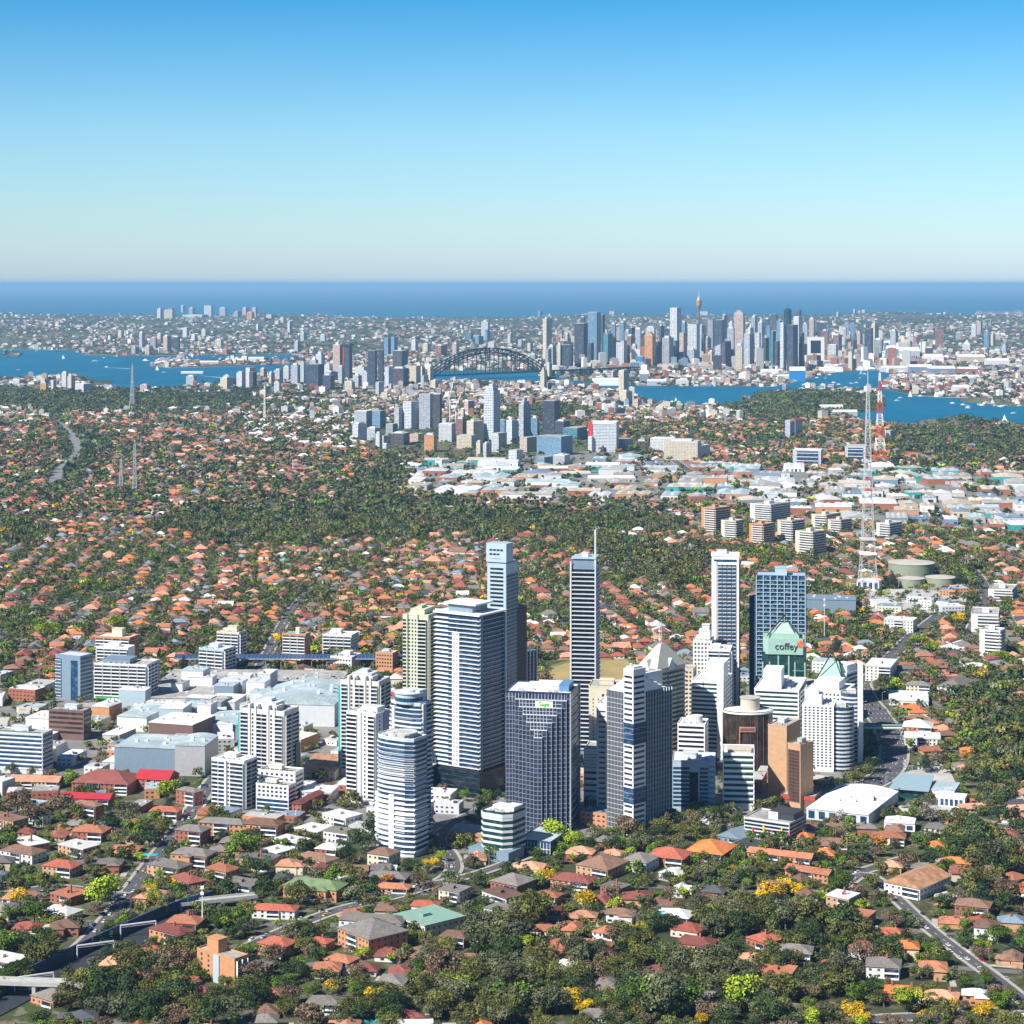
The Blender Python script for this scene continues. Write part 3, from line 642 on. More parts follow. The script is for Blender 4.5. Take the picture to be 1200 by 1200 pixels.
# stepped dark grid block with green sign
x0, xc, x1 = 593, 668, 684
loc, rz, w, d, H = pxbox(x0, xc, x1, 812, 975, 12, D=40); H -= 1
t = Tower('stepped_office_tower', '', 'office tower', loc, rz, rect(w, d), H, 'glnavy', TG, 'roofwhite', 'dark gridded office block with nested steps on its front and a green sign')
for k in range(6):     # the nested steps stand out from the front one after another
    a = w*(0.15+0.065*k); a2_ = w*(0.05+0.07*k); zt = H-5-5.2*k; y = 1.6*(k+1)
    b = MB(); b.box(-w+a, -a2_, -y, -y+1.7, 0, zt); part('step', b, t.e, mats=[W('glnavy')])
    b = MB(); b.box(-w+a-0.2, -a2_+0.2, -y-0.3, -y+1.5, zt, zt+0.45); part('step_cap', b, t.e, mats=[W('lightgrey')])
def gridface(xa, xb, y, z1, fz=3.3, fx=2.7):
    nx_ = max(1, round((xb-xa)/fx))
    me = panel_mesh('mullion', 0.3, z1-1, 0.24, 'gridgrey')
    for i in range(nx_+1): part('mullion', me, t.e, (xa+(xb-xa)*i/nx_, y, 1))
    m2_ = panel_mesh('transom', xb-xa, 0.36, 0.18, 'gridgrey'); nz = int(z1/fz)
    for i in range(nz): part('transom', m2_, t.e, ((xa+xb)/2, y, 1+fz*i))
edges_l = [-w] + [-w+w*(0.15+0.065*k) for k in range(6)]; edges_r = [0] + [-w*(0.05+0.07*k) for k in range(6)]
gridface(-w, edges_l[1], 0, H-0.5)
for k in range(1, 7):
    y = -1.6*k; zt = H-5-5.2*(k-1)
    nl = edges_l[k+1] if k < 6 else edges_l[k]; 
    if k < 6: gridface(edges_l[k], edges_l[k+1], y, zt); gridface(edges_r[k+1], edges_r[k], y, zt)
    else: gridface(edges_l[k], edges_r[k], y, zt)
gridface(edges_r[1], -0.1, 0, H-0.5)
b = MB()
for i in range(int((w-2)/2.45)): b.box(-w+2+i*2.45, -w+2.3+i*2.45, -0.3, 0.1, H-6, H-0.6)
part('mullion', b, t.e, mats=[W('lightgrey')])
# bits above each step
for k in range(1, 6):
    y = -1.6*k; zt = H-5-5.2*(k-1); xa, xb = edges_l[k+1], edges_r[k+1]; b = MB(); nn = int((xb-xa)/2.45)
    for i in range(nn): b.box(xa+i*2.45, xa+i*2.45+0.3, y-0.28, y+0.1, zt-4.8, zt)
    b.box(xa, xb, y-0.22, y+0.1, zt-2.6, zt-2.3); part('mullion', b, t.e, mats=[W('lightgrey')])
t.rows(1, 3, d-3, 2, H-1, 17, 2.6, 'glb', off=0.6); t.pier(1, 0, 2.4, 0, H+0.5, 'lightgrey', 0.6); t.pier(1, d-2.4, d, 0, H+0.5, 'paleblue', 0.6); t.rows(1, 2.4, d-2.4, 2, H-1, 17, 0.7, 'paleblue', 0.5, 'ledge')
b = MB(); b.box(-w*0.5-1.5, -w*0.5+11.5, -2.5, -1.5, H-10.1, H-5.6); sg = part('sign', b, t.e, mats=[mat('white sign', (0.75,0.85,0.7), 0.6, var=0.02)])
def words_(txt, size, parent, loc, mt, ext=0.15, rz=0.0):
    cu = bpy.data.curves.new('lettering', 'FONT'); cu.body = txt; cu.size = size; cu.extrude = ext; cu.align_x = 'CENTER'; cu.materials.append(mt)
    tmp = bpy.data.objects.new('lettering', cu); COL.objects.link(tmp); me = bpy.data.meshes.new_from_object(tmp.evaluated_get(bpy.context.evaluated_depsgraph_get())); bpy.data.objects.remove(tmp)
    o = bpy.data.objects.new('lettering', me); o.parent = parent; o.location = loc; o.rotation_euler = (math.radians(90), 0, rz); return link(o)
words_('Sage', 4.4, sg, (-w*0.5+5, -2.7, H-9.0), mat('sign green', (0.12,0.5,0.03), 0.6, var=0.02))
t.top('plant_room', -w*0.6, -w*0.2, d*0.25, d*0.8, 3.5, 'roofwhite'); t.top('plant_room', -w*0.2, -w*0.05, d*0.2, d*0.7, 5, 'bluemetal'); t.kit('roofwhite', 9, 6).finish(60)

# faceted dark tower with white spine
t = bx('spined_office_tower', '', 'office tower', (711,742,787,815,980,45), 'gld', 'roofwhite', 'faceted dark glass tower with a white banded corner spine, in front of the pyramid roof', group=TG)
w, d, H = t.L(0), t.L(1), t.H
Ht = H + 4
for q in range(7):     # roofline steps down away from the spine, on both wings
    a = w*0.78*q/7; b = MB(); b.box(-w*0.2-a-w*0.78/7, -w*0.2-a, 0.3, d*0.9, H-1, H+13-q*2.0); part('roof_step', b, t.e, mats=[W('roofwhite')])
    a = d*0.78*q/7; b = MB(); b.box(-w*0.25, -0.3, d*0.2+a, d*0.2+a+d*0.78/7, H-1, H+13-q*2.3); part('roof_step', b, t.e, mats=[W('white')])
t.mull(0, 1, w*0.70, 12, 1, H+1, 0.25, 0.5, 'lightgrey'); t.rows(0, 0.5, w*0.8, 3, H-1, int(H/3.6), 0.3, 'lightgrey', 0.25, 'transom')
t.mull(1, d*0.22, d-0.3, 11, 1, H+1, 0.35, 1.0, 'lightgrey'); t.rows(1, d*0.2, d-0.3, 3, H-1, int(H/3.6), 0.25, 'lightgrey', 0.2, 'transom')
Ls = w*0.30
b = MB(); b.box(-Ls, 1.6, -1.6, d*0.28, 0, H+19); part('spine', b, t.e, mats=[W('white')])
for i in range(int((H+14)/3.9)):
    z = 5+3.9*i
    if 0.66*H < z < 0.78*H or 0.24*H < z < 0.34*H:
        b = MB(); b.box(-Ls-0.2, 1.8, -1.8, d*0.28, z-1, z+2.6); part('recess', b, t.e, mats=[W('glb')]); continue
    b = MB(); b.box(-Ls+0.6, 0.6, -1.7, -1.4, z, z+1.7); part('window', b, t.e, mats=[W('gl')])
    b = MB(); b.box(1.4, 1.7, -1.0, d*0.24, z, z+1.7); part('window', b, t.e, mats=[W('gl')])
b = MB(); b.box(-Ls+1, 0.5, 0, d*0.22, H+18.6, H+20.5); b.frustum(-Ls*0.5, 2, H+20.5, H+22.5, 0.8, 0.8, 8); part('plant_room', b, t.e, mats=[W('offwhite')])
t.finish()
t = bx('office_wing', '', 'office building', (699,712,716,826,960,14), 'white', 'roofwhite', 'white wing with dark slot windows joined to the faceted dark tower', group=TG, D=24)
n = int((t.H-6)/3.9); t.rows(0, 1.6, t.L(0)-1.6, 6, t.H-3, n, 1.2, 'gl', off=1); t.kit('white', 2, 3).finish()
t = bx('office_building', '', 'office building', (705,745,752,822,905,14), 'white', 'roofwhite', 'white rooftop block rising behind the faceted dark tower', group=TG, D=26)
t.kit('white', 12, 6); std(t, 0, 'pun'); t.finish()

t = bx('office_building', '', 'office building', (690,738,745,806,900,8), 'cream', 'roofgrey', 'plain cream office block between the banded tower and the white wing', group=TG, D=30)
w, H = t.L(0), t.H; t.grid(0, w*0.3, w*0.8, 5, H-9, H-2, 1, 2, 2.4); t.grid(0, 1.5, w*0.3, 2, 4, H-9, 18, 1, 1.2); t.kit('cream', 7, 3).finish()
t = bx('office_building', '', 'office building', (684,706,712,880,948,10), 'white', 'roofgrey', 'low white striped office with a brown roof edge right of the stepped block', group=TG, D=30)
t.rows(0, 0.6, t.L(0)-0.6, 2, t.H-14, 6, 1.7, 'gl', off=1); t.rows(0, 0.2, t.L(0)-0.2, t.H-13, t.H-1, 5, 0.7, 'beige', 0.4, 'ledge'); t.finish()

# pyramid-roofed tower
t = bx('pyramid_roof_tower', '', 'office tower', (748,770,803,786,905,42), 'beige', 'concrete', 'beige office tower topped by a pale pyramid roof and needle mast', group=TG)
w, d, H = t.L(0), t.L(1), t.H; n = int(H/3.9)
for e, L in ((0,w),(1,d)):
    t.rows(e, 1.5, L-1.5, 3, H-2, n, 1.9, 'glt', off=1); t.rows(e, 0, L*0.32, 3, H-2, n, 1.5, 'beige', 1.0, 'ledge', -0.6); t.rows(e, L*0.36, L*0.66, 3, H-2, n, 1.5, 'beige', 1.5, 'ledge', -0.6); t.rows(e, L*0.7, L, 3, H-2, n, 1.5, 'beige', 1.0, 'ledge', -0.6)
b = MB(); b.v = [(-w-1,-1,H+1),(1,-1,H+1),(1,d+1,H+1),(-w-1,d+1,H+1),(-w*0.58,d*0.42,H+19),(-w*0.42,d*0.42,H+19),(-w*0.42,d*0.58,H+19),(-w*0.58,d*0.58,H+19)]
b.f = [[0,1,5,4],[1,2,6,5],[2,3,7,6],[3,0,4,7],[4,5,6,7],[3,2,1,0]]; b.m = [0]*6; part('pyramid_roof', b, t.e, mats=[mat('pale roof tile', (0.46,0.44,0.38), 0.8, var=0.12, scale=0.6)])
for (xa, ya), (xb, yb) in (((-w*0.65,-1.3),(-w*0.35,-1.3)), ((0.9,d*0.35),(0.9,d*0.65))):
    b = MB(); cx, cy_ = (xa+xb)/2, (ya+yb)/2; ix, iy = (0, 6) if ya == yb else (-6, 0)
    b.v = [(xa,ya,H-1),(xb,yb,H-1),(cx,cy_,H+8),(cx+ix*1.3,cy_+iy*1.3,H+7.9),(xa+ix,ya+iy,H),(xb+ix,yb+iy,H)]; b.f = [[0,1,2],[0,2,3,4],[2,1,5,3]]; b.m=[0,0,0]; part('dormer', b, t.e, mats=[W('lightgrey')])
b = MB(); b.bar((-w*0.5,d*0.5,H+18),(-w*0.5,d*0.5,H+38), 0.7, w2=0.3); part('mast', b, t.e, mats=[W('steel')]); t.finish()

# tall white tower on the right
t = bx('apartment_tower', '', 'apartment tower', (834,866,869,652,835,6), 'white', 'roofwhite', 'tall narrow white tower with four columns of small balconies, right of centre', group=TG, D=26)
w, d, H = t.L(0), t.L(1), t.H; n = 38
for a in (0.30,0.47,0.64,0.81): t.balc(0, w*(a-0.075), w*(a+0.075), 4, H-7, n, 1, 0.8, 'dark', 'lightgrey', 0.1, 'glb', win=True)
t.pier(0, 0.2, w*0.18, 2, H-5, 'white', 0.8); t.rows(0, 2, w-2, H-5.5, H-2, 1, 2.4, 'glb'); t.balc(1, 2, d-2, 4, H-7, n, 1, 1.2, 'dark', 'lightgrey', 0.5)
t.top('roof_slab', -w-0.4, 0.4, -0.4, d+0.4, 0.8, 'white', det=False); t.kit('lightgrey', 21, 4).finish(100)

# glassy blue slab
t = bx('glass_apartment_tower', '', 'apartment tower', (886,944,951,676,838,8), 'glb', 'paleblue', 'wide blue glass apartment slab right of the tall white tower', group=TG, D=28)
w, d, H = t.L(0), t.L(1), t.H
t.rows(0, 0, w, 3, H-0.5, 34, 0.5, 'paleblue', 1.3, 'balcony'); t.mull(0, 0.3, w-0.3, 7, 1, H+0.5, 0.8, 1.4, 'paleblue')
for q in range(7): t.rows(0, w*(q+0.15)/7, w*(q+0.5)/7, 3, H-0.5, 17, 2.0, 'glc', 0.3, off=0.8+3.3*(q % 2))
t.rows(1, 0, d, 3, H-0.5, 34, 0.5, 'paleblue', 0.8, 'balcony')
t.top('plant_room', -w*0.62, -w*0.38, d*0.2, d*0.7, 7, 'paleblue'); t.finish(100)
t = bx('glass_apartment_tower', '', 'apartment tower', (878,886,896,700,832,40), 'glb', 'lightgrey', 'dark blue glass side tower joined to the wide glass slab', group=TG)  # shadow cast on the slab's left face, painted as dark glass
for e in (0,1): std(t, e, 'ribl', k='glb', k2='navy')
t.finish(60)

# green-crowned tower with orange logo
t = bx('green_crown_tower', '', 'office tower', (893,944,953,766,856,8), 'glt', 'mint', 'green glass office tower with a mint crown, steel peak and orange logo', group=TG, D=30)
w, d, H = t.L(0), t.L(1), t.H
for a, b_ in ((0.0,0.03),(0.16,0.19),(0.74,0.77),(0.97,1.0),(0.36,0.39),(0.6,0.63)): t.pier(0, w*a, w*b_, 0, H-8+(0.22<a<0.7)*6, 'mint', 0.6)
t.rows(0, w*0.02, w*0.3, 2, H-10, 10, 0.4, 'mint', 0.5, 'ledge'); t.rows(0, w*0.7, w*0.98, 2, H-10, 10, 0.4, 'mint', 0.5, 'ledge'); t.rows(1, 0, d, 2, H-3, 12, 0.35, 'mint', 0.4, 'ledge')
b = MB(); b.prism([(-w*0.97,1),(-w*0.86,-1.5),(-w*0.06,-1.5),(-w*0.02,1),(-w*0.04,d),(-w*0.97,d)], H-1, H+13, bottom=True); cr = part('crown', b, t.e, mats=[W('mint')])
b = MB(); b.prism([(-w*0.85,3),(-w*0.15,3),(-w*0.15,d*0.8),(-w*0.85,d*0.8)], H+12.8, H+17); part('crown_tier', b, t.e, mats=[W('mint')])
b = MB(); b.v = [(-w*0.75,4,H+17),(-w*0.25,4,H+17),(-w*0.25,d*0.7,H+17),(-w*0.75,d*0.7,H+17),(-w*0.6,8,H+26),(-w*0.4,8,H+26),(-w*0.4,12,H+26),(-w*0.6,12,H+26)]; b.f = [[0,1,5,4],[1,2,6,5],[2,3,7,6],[3,0,4,7],[4,5,6,7]]; b.m=[0]*5
part('crown_roof', b, t.e, mats=[mat('mint sheet', (0.36,0.47,0.42), 0.5, var=0.1)])
b = MB()
for x in (-w*0.88,-w*0.12): b.bar((x,1,H+15),(-w*0.5,8,H+33),0.8)
b.bar((-w*0.5,8,H+24),(-w*0.5,8,H+41),0.7,w2=0.3); part('steel_peak', b, t.e, mats=[W('dark')])
words_('coffey', 8.5, cr, (-w*0.44, -1.85, H+3.5), mat('sign black', (0.02,0.02,0.02), 0.5, var=0.02), 0.2)
b = MB(); b.v = []; cxq, czq = -w*0.115, H+8.6
for i in range(6): a = math.radians(60*i+15); a2 = a+math.radians(46); b.add([(cxq,-1.9,czq),(cxq+3.4*math.cos(a),-1.9,czq+3.4*math.sin(a)),(cxq+3.4*math.cos(a2),-1.9,czq+3.4*math.sin(a2))],[(0,1,2)])
part('logo', b, cr, mats=[mat('logo orange', (0.8,0.14,0.02), 0.6, var=0.02)]); t.finish(40)
# second smaller green-roofed one
t = bx('green_peak_building', '', 'office building', (954,990,1002,800,872,20), 'mint', 'mint', 'lower mint-roofed office with a steel peak and red mark, beside the highway', group=TG)
w, d, H = t.L(0), t.L(1), t.H; std(t, 0, 'rib', k='glt'); std(t, 1, 'rib', k='glt')
b = MB(); b.v = [(-w,0,H),(0,0,H),(0,d,H),(-w,d,H),(-w*0.7,d*0.4,H+15),(-w*0.3,d*0.4,H+15)]; b.f=[[0,1,5,4],[1,2,5],[2,3,4,5],[3,0,4]]; b.m=[0]*4; part('peak_roof', b, t.e, mats=[W('mint')])
b = MB(); b.bar((-w*0.95,0,H+1),(-w*0.5,d*0.3,H+24),0.8); b.bar((-w*0.05,0,H+1),(-w*0.5,d*0.3,H+24),0.8); b.bar((-w*0.5,d*0.3,H+20),(-w*0.5,d*0.3,H+34),0.6); part('steel_peak', b, t.e, mats=[W('dark')]); t.finish()

def office(px, wall, gk, label, D=None, name='office_building', style=('rib','rib'), roof='roofwhite', kit=1, fl=3.5, k2='white', extra=None, z0=4):
    t = bx(name, '', 'office building' if 'office' in name else name.replace('_', ' '), px, wall, roof, label, D=D, group=TG)
    for e, s in enumerate(style):
        if s: std(t, e, s, z0, fl, gk, k2)
    if extra: extra(t)
    if kit: t.kit(wall if wall in ('white','offwhite','cream') else 'lightgrey', kit, 5)
    return t.finish()
def stp(a, b, c, d_, h, k='white'):
    return lambda t: (t.top('upper_block', -t.L(0)*b, -t.L(0)*a, t.L(1)*c, t.L(1)*d_, h, k))
# the cluster of white buildings between the two tall right-hand towers
office((812,834,840,752,842,10), 'offwhite', 'gl', 'off-white hotel with stacked setbacks and square roof tower', 26, style=('pun','pun'), extra=lambda t: (t.top('upper_block', -t.L(0)*0.7, -t.L(0)*0.1, 4, 18, 9, 'offwhite'), t.top('upper_block', -t.L(0)*0.55, -t.L(0)*0.15, 6, 16, 14, 'lightgrey')), kit=31)
office((829,856,862,762,846,10), 'white', 'gl', 'white balconied block directly in front of the tall white tower', 24, style=('bal','bal'), kit=32, fl=3.2)
office((810,848,858,800,890,16), 'white', 'glt', 'broad white office with green ribbon windows and blank stair tower', style=('rib','rib'), kit=33, extra=lambda t: (t.top('stair_tower', -t.L(0)*0.55, -0.2, 0.4, t.L(1)*0.6, 16, 'white', det=False), t.pier(0, t.L(0)*0.8, t.L(0), 0, t.H+8, 'white', 1.2)))
office((794,826,831,850,912,12), 'white', 'gld', 'small white office with a round rooftop tank left of the dark oval tower', 24, extra=lambda t: [b_ for b_ in [MB()] if not b_.frustum(-t.L(0)*0.35, 9, t.H, t.H+6, 5, 5, 16) and part('tank', b_, t.e, mats=[W('offwhite')])], kit=34)
office((798,812,817,785,880,14), 'beige', 'glbr', 'narrow beige pier of an office beside the pyramid-roofed tower', 20, style=('pun',), kit=0, roof='roofgrey')
office((884,936,945,810,882,14), 'white', 'glt', 'white office with green ribbons in front of the green-crowned tower', style=('rib','rib'), kit=35, extra=lambda t: t.top('stair_tower', -t.L(0)*0.8, -t.L(0)*0.4, 2, t.L(1)*0.4, 17, 'white', det=False))
office((905,938,946,812,880,18), 'white', 'gl', 'white office with a gravel roof behind the brown towers', style=('rib','rib'), kit=36, roof='roofgrey')
office((943,990,1002,812,888,22), 'white', 'gl', 'white setback block rising behind the rounded glass tower', style=('pun','pun'), kit=37, extra=stp(0.2,0.8,0.2,0.8,7))
office((960,992,1010,790,868,35), 'white', 'gl', 'white tiered block with sloping parapets below the mint peak', style=('rib','rib'), kit=38, extra=stp(0.1,0.6,0.2,0.8,6))
t = bx('apartment_tower', '', 'apartment tower', (940,977,986,828,905,14), 'white', 'roofwhite', 'bright white apartment tower with rows of dark square windows by the highway', group=TG, D=26)
w, H = t.L(0), t.H; t.grid(0, 1, w-1, 7, 3, H-1, 22, 1.7, 1.3, 'gl'); t.top('upper_block', -w*0.9, -w*0.4, 3, 18, 8, 'white'); t.top('upper_block', -w*0.75, -w*0.5, 5, 14, 14, 'white'); t.kit('white', 41, 4).finish()
for (pxc, yb, r, yt, lb) in ((989, 906, 13.5, 828, 'rounded glass and white banded tower at the highway bend'), (1001, 893, 13, 812, 'second rounded banded tower, just behind the first at the highway')):
    X, Y = ground(pxc, yb); Y += r; H = H0-(yt-Y0)*Y/F
    t = Tower('round_tower', '', 'apartment tower', (X, Y, 0), 0, arc(0,0,r*0.72,r*0.72,0,345,23), H, 'glb', TG, 'roofgrey', lb); n = int(H/3.3)
    t.ring('floor_band', 2, H, n, 1.35, 0.7, 'lightgrey'); t.kit('offwhite', 42, 3)
b = MB(); X, Y = ground(1007, 895); b.box(X, X+3, Y, Y+9, 0, 84); tag(part('lift_shaft', b, mats=[W('white')]), 'tall white blade wall on the highway side of the rounded towers', 'blade wall', TG)

# dark oval tower with a white disc roof
X, Y = ground(879, 905); Y += 17; H = H0-(832-Y0)*Y/F
t = Tower('oval_office_tower', '', 'office tower', (X, Y, 0), 0, arc(0,0,20.5,15,0,352,44), H, 'glbr', TG, 'roofwhite', 'dark bronze oval tower with white disc roof and concrete drum')
for i in range(0, 44, 2):
    a, dd, L = t.edge(i); t.put(panel_mesh('mullion', 0.18, H-4, 0.3, 'brown'), i, 0, 3)
t.ring('cornice', H-1, H, 1, 1.3, 0.8, 'white', 0)
b = MB(); b.frustum(2, 1, H, H+10, 8, 8, 24); part('drum', b, t.e, mats=[W('beige')]); b = MB(); b.frustum(2, 1, H+10, H+10.6, 8.6, 8.6, 24); part('drum_cap', b, t.e, mats=[W('concrete')])
b = MB(); b.box(-8.5, 4.5, -15.8, -14.0, H-15, H-11); sg = part('sign', b, t.e, mats=[W('orange')])
b = MB(); b.box(-7.8, 3.8, -15.95, -15.7, H-14.2, H-11.8); part('sign_face', b, sg, mats=[W('brown')])
b = MB(); b.box(-8.6, -8.0, -15.3, -12, 0, H-12); part('fin', b, t.e, mats=[W('orange')])

# brown towers
t = office((900,922,938,852,942,28), 'tan', 'glbr', 'tall tan brick tower with a blank face, behind the bronze grid tower', style=(None,None), roof='roofgrey', kit=45)
t = bx('office_building', '', 'office building', (923,938,953,874,950,42), 'tan', 'roofgrey', 'tan office tower with a bronze gridded face at the road junction', group=TG)
w, d, H = t.L(0), t.L(1), t.H; b = MB(); b.box(-w+0.8, -0.8, -0.3, 0.2, 6, H-4); part('glazing', b, t.e, mats=[W('glbr')])
t.mull(0, 1, w-1, 9, 6, H-4, 0.3, 0.6, 'brown'); t.rows(0, 1, w-1, 6, H-4, 15, 0.3, 'brown', 0.5, 'transom'); t.kit('concrete', 46, 3).finish()
t = bx('podium_building', '', 'office building', (915,955,962,935,950,20), 'brown', 'roofgrey', 'low podium with a red stripe at the foot of the tan towers', group=TG, D=22); b = MB(); b.box(-t.L(0), 0, -0.4, 0, t.H-2.5, t.H); part('red_stripe', b, t.e, mats=[W('redpaint')])
# blue-white pair
t = office((788,838,846,893,952,6), 'paleblue', 'glb', 'blue-white office slab with a dark recessed centre among the trees', 30, style=(None,'rib'), kit=47)
w, H = t.L(0), t.H; n = int((H-3)/3.5)
t.rows(0, 0.5, w*0.4, 3, H-4, n, 1.9, 'glb', off=0.8); t.rows(0, w*0.64, w*0.84, 3, H-4, n, 1.9, 'glb', off=0.8); t.win = t.win[-2*n:]; t.finish()
t.pier(0, w*0.4, w*0.6, 0, H-8, 'gld', 0.2, 'recess'); t.pier(0, w*0.86, w*0.98, 0, H, 'paleblue', 1.5); t.rows(0, w*0.86, w*0.98, 2, H, 9, 1.6, 'glc', 1.6, 'bay_window')
t = office((847,884,889,884,950,6), 'white', 'glt', 'white office with dark green ribbons and a brown rooftop deck', 30, style=('ribl','rib'), roof='roofwhite', kit=0, fl=4.2, extra=lambda t: (t.top('roof_deck', -t.L(0)*0.85, -t.L(0)*0.1, 3, 20, 2.2, 'beige'),))
# glass annex
t = office((684,704,709,940,955,20), 'glt', 'glt', 'small green glass pavilion at the foot of the white wing', 18, style=('cur','cur'), roof='copper', kit=0)

# octagonal glass office
loc, rz, w, d, H = pxbox(561, 596, 619, 956, 1010, 32)
po = [(-w,4),(-w+4,0),(-5,0),(0,5),(0,d-4),(-4,d),(-w+4,d),(-w,d-4)]
t = Tower('glass_office', '', 'office building', loc, rz, po, H, 'glt', TG, 'roofwhite', 'short chamfered office of green glass and white bands with a white roof', par=1.6)
t.ring('floor_band', 6, H-1, 6, 1.7, 0.35, 'lightgrey', 0.6); t.ring('cornice', H-2.6, H, 1, 2.6, 0.5, 'lightgrey')
b = MB(); b.box(-w-5, 3, -5, d*0.6, 0, 7.5); part('podium', b, t.e, mats=[W('bluegrey')]); t.top('plant_room', -w*0.4, -w*0.05, d*0.35, d*0.8, 3.5, 'offwhite'); t.kit('roofwhite', 51, 5)
b = MB()
for i in range(7): b.frustum(-w*0.7+i*2.2, d*0.35+(i%3)*2.5, H, H+1.5, 0.7, 0.7, 8)
part('vent', b, t.e, mats=[W('steel')])
t = bx('low_pavilion', '', 'shop', (607,645,668,988,1003,22), 'glb', 'metalroof', 'low glass pavilion with slatted metal roof right of the chamfered office', group=TG); std(t, 0, 'cur')

# ------------------------------------------------------------------ left edge group
t = office((-8,50,62,861,908,14), 'lightgrey', 'glb', 'broad white-banded office at the left edge of the centre', style=('ribl','ribl'), roof='roofgrey', kit=61, fl=3.4)
b = MB(); w = t.L(0); [b.box(-w+2+i*4, -w+5.4+i*4, 0.8, 2.4, t.H, t.H+1.3) for i in range(int(w/4)-1)]; part('planter', b, t.e, mats=[MATS['planter shrubs']])
office((57,98,107,834,868,16), 'brown', 'glbr', 'brown office with pink-beige bands beside a tree-lined lane', style=('rib','rib'), roof='roofgrey', kit=62, fl=3.6)
t = office((65,94,109,770,822,28), 'bluegrey', 'glb', 'blue-grey glass office tower with ribbed side left of the white apartments', style=(None,'ribl'), roof='lightgrey', kit=0, k2='paleblue')
w = t.L(0); t.pier(0, w*0.62, w*0.9, 0, t.H-4, 'glb', 0.15, 'recess'); t.rows(0, 0.3, w*0.25, 3, t.H-2, 12, 1.8, 'glb', 0.3, 'bay_window'); t.rows(0, 0.1, w*0.25, 3, t.H-2, 12, 0.6, 'lightgrey', 1.0, 'balcony')
t = office((110,172,184,780,826,12), 'offwhite', 'gl', 'white nine-storey apartments over a green-framed podium', style=('bal','bal'), roof='roofgrey', kit=63, fl=3.2, z0=7, extra=lambda t: t.top('penthouse', -t.L(0)*0.85, -t.L(0)*0.35, 4, 22, 4.5, 'bluegrey'), name='apartment_building')
w = t.L(0); b = MB(); b.box(-w*0.95, -w*0.3, -3, 0, 0, 5.6); part('podium', b, t.e, mats=[W('greenpaint')])
for q in range(3): b = MB(); b.box(-w*0.93+q*w*0.21, -w*0.93+q*w*0.21+w*0.18, -3.2, -2.8, 0.8, 4.8); part('shop_window', b, t.e, mats=[W('glt')])
office((112,152,163,748,790,16), 'orange', 'gl', 'orange brick apartments with a cream roof tower behind the white ones', style=('bal','pun'), roof='cream', kit=0, name='apartment_building', extra=lambda t: t.top('lift_tower', -t.L(0)*0.6, -t.L(0)*0.3, 6, 14, 8, 'cream'), fl=3.1)
office((113,150,158,760,800,14), 'white', 'gl', 'small white balconied block between the orange one and the white apartments', style=('bal',), kit=64, name='apartment_building', fl=3.1)
office((166,178,188,776,812,30), 'concrete', 'gl', 'grey concrete slab at the right end of the white apartments', style=('pun','pun'), kit=0)
office((233,262,276,762,792,24), 'paleblue', 'gl', 'pale blue-white apartments just behind the long solar canopy', style=('bal','bal'), kit=65, name='apartment_building', fl=3.1)
office((254,280,288,742,778,20), 'cream', 'gl', 'cream stepped apartments with an ornate roof box behind the pale blue block', style=('bal','bal'), kit=66, name='apartment_building', fl=3.1, extra=stp(0.2,0.6,0.3,0.7,6,'cream'))
office((331,358,364,744,778,16), 'orange', 'gl', 'peach brick apartments with a green roof beside the long straight road', style=('bal','pun'), kit=0, roof='copper', name='apartment_building', fl=3.1, extra=lambda t: t.top('lift_tower', -t.L(0)*0.5, -t.L(0)*0.35, 5, 9, 6, 'white'))
office((378,412,420,745,770,14), 'offwhite', 'gl', 'white balconied apartments right of the peach brick ones', style=('bal','pun'), kit=67, name='apartment_building', fl=3.1)
office((387,412,424,771,786,20), 'offwhite', 'gl', 'low white flats half hidden by trees behind the shopping roof', style=('pun',), kit=68, name='apartment_building', fl=3.1)
office((440,460,467,766,788,20), 'orange', 'gl', 'small orange brick flats left of the cream-green tower', style=('pun','pun'), kit=69, roof='roofwhite', name='apartment_building', fl=3.1)
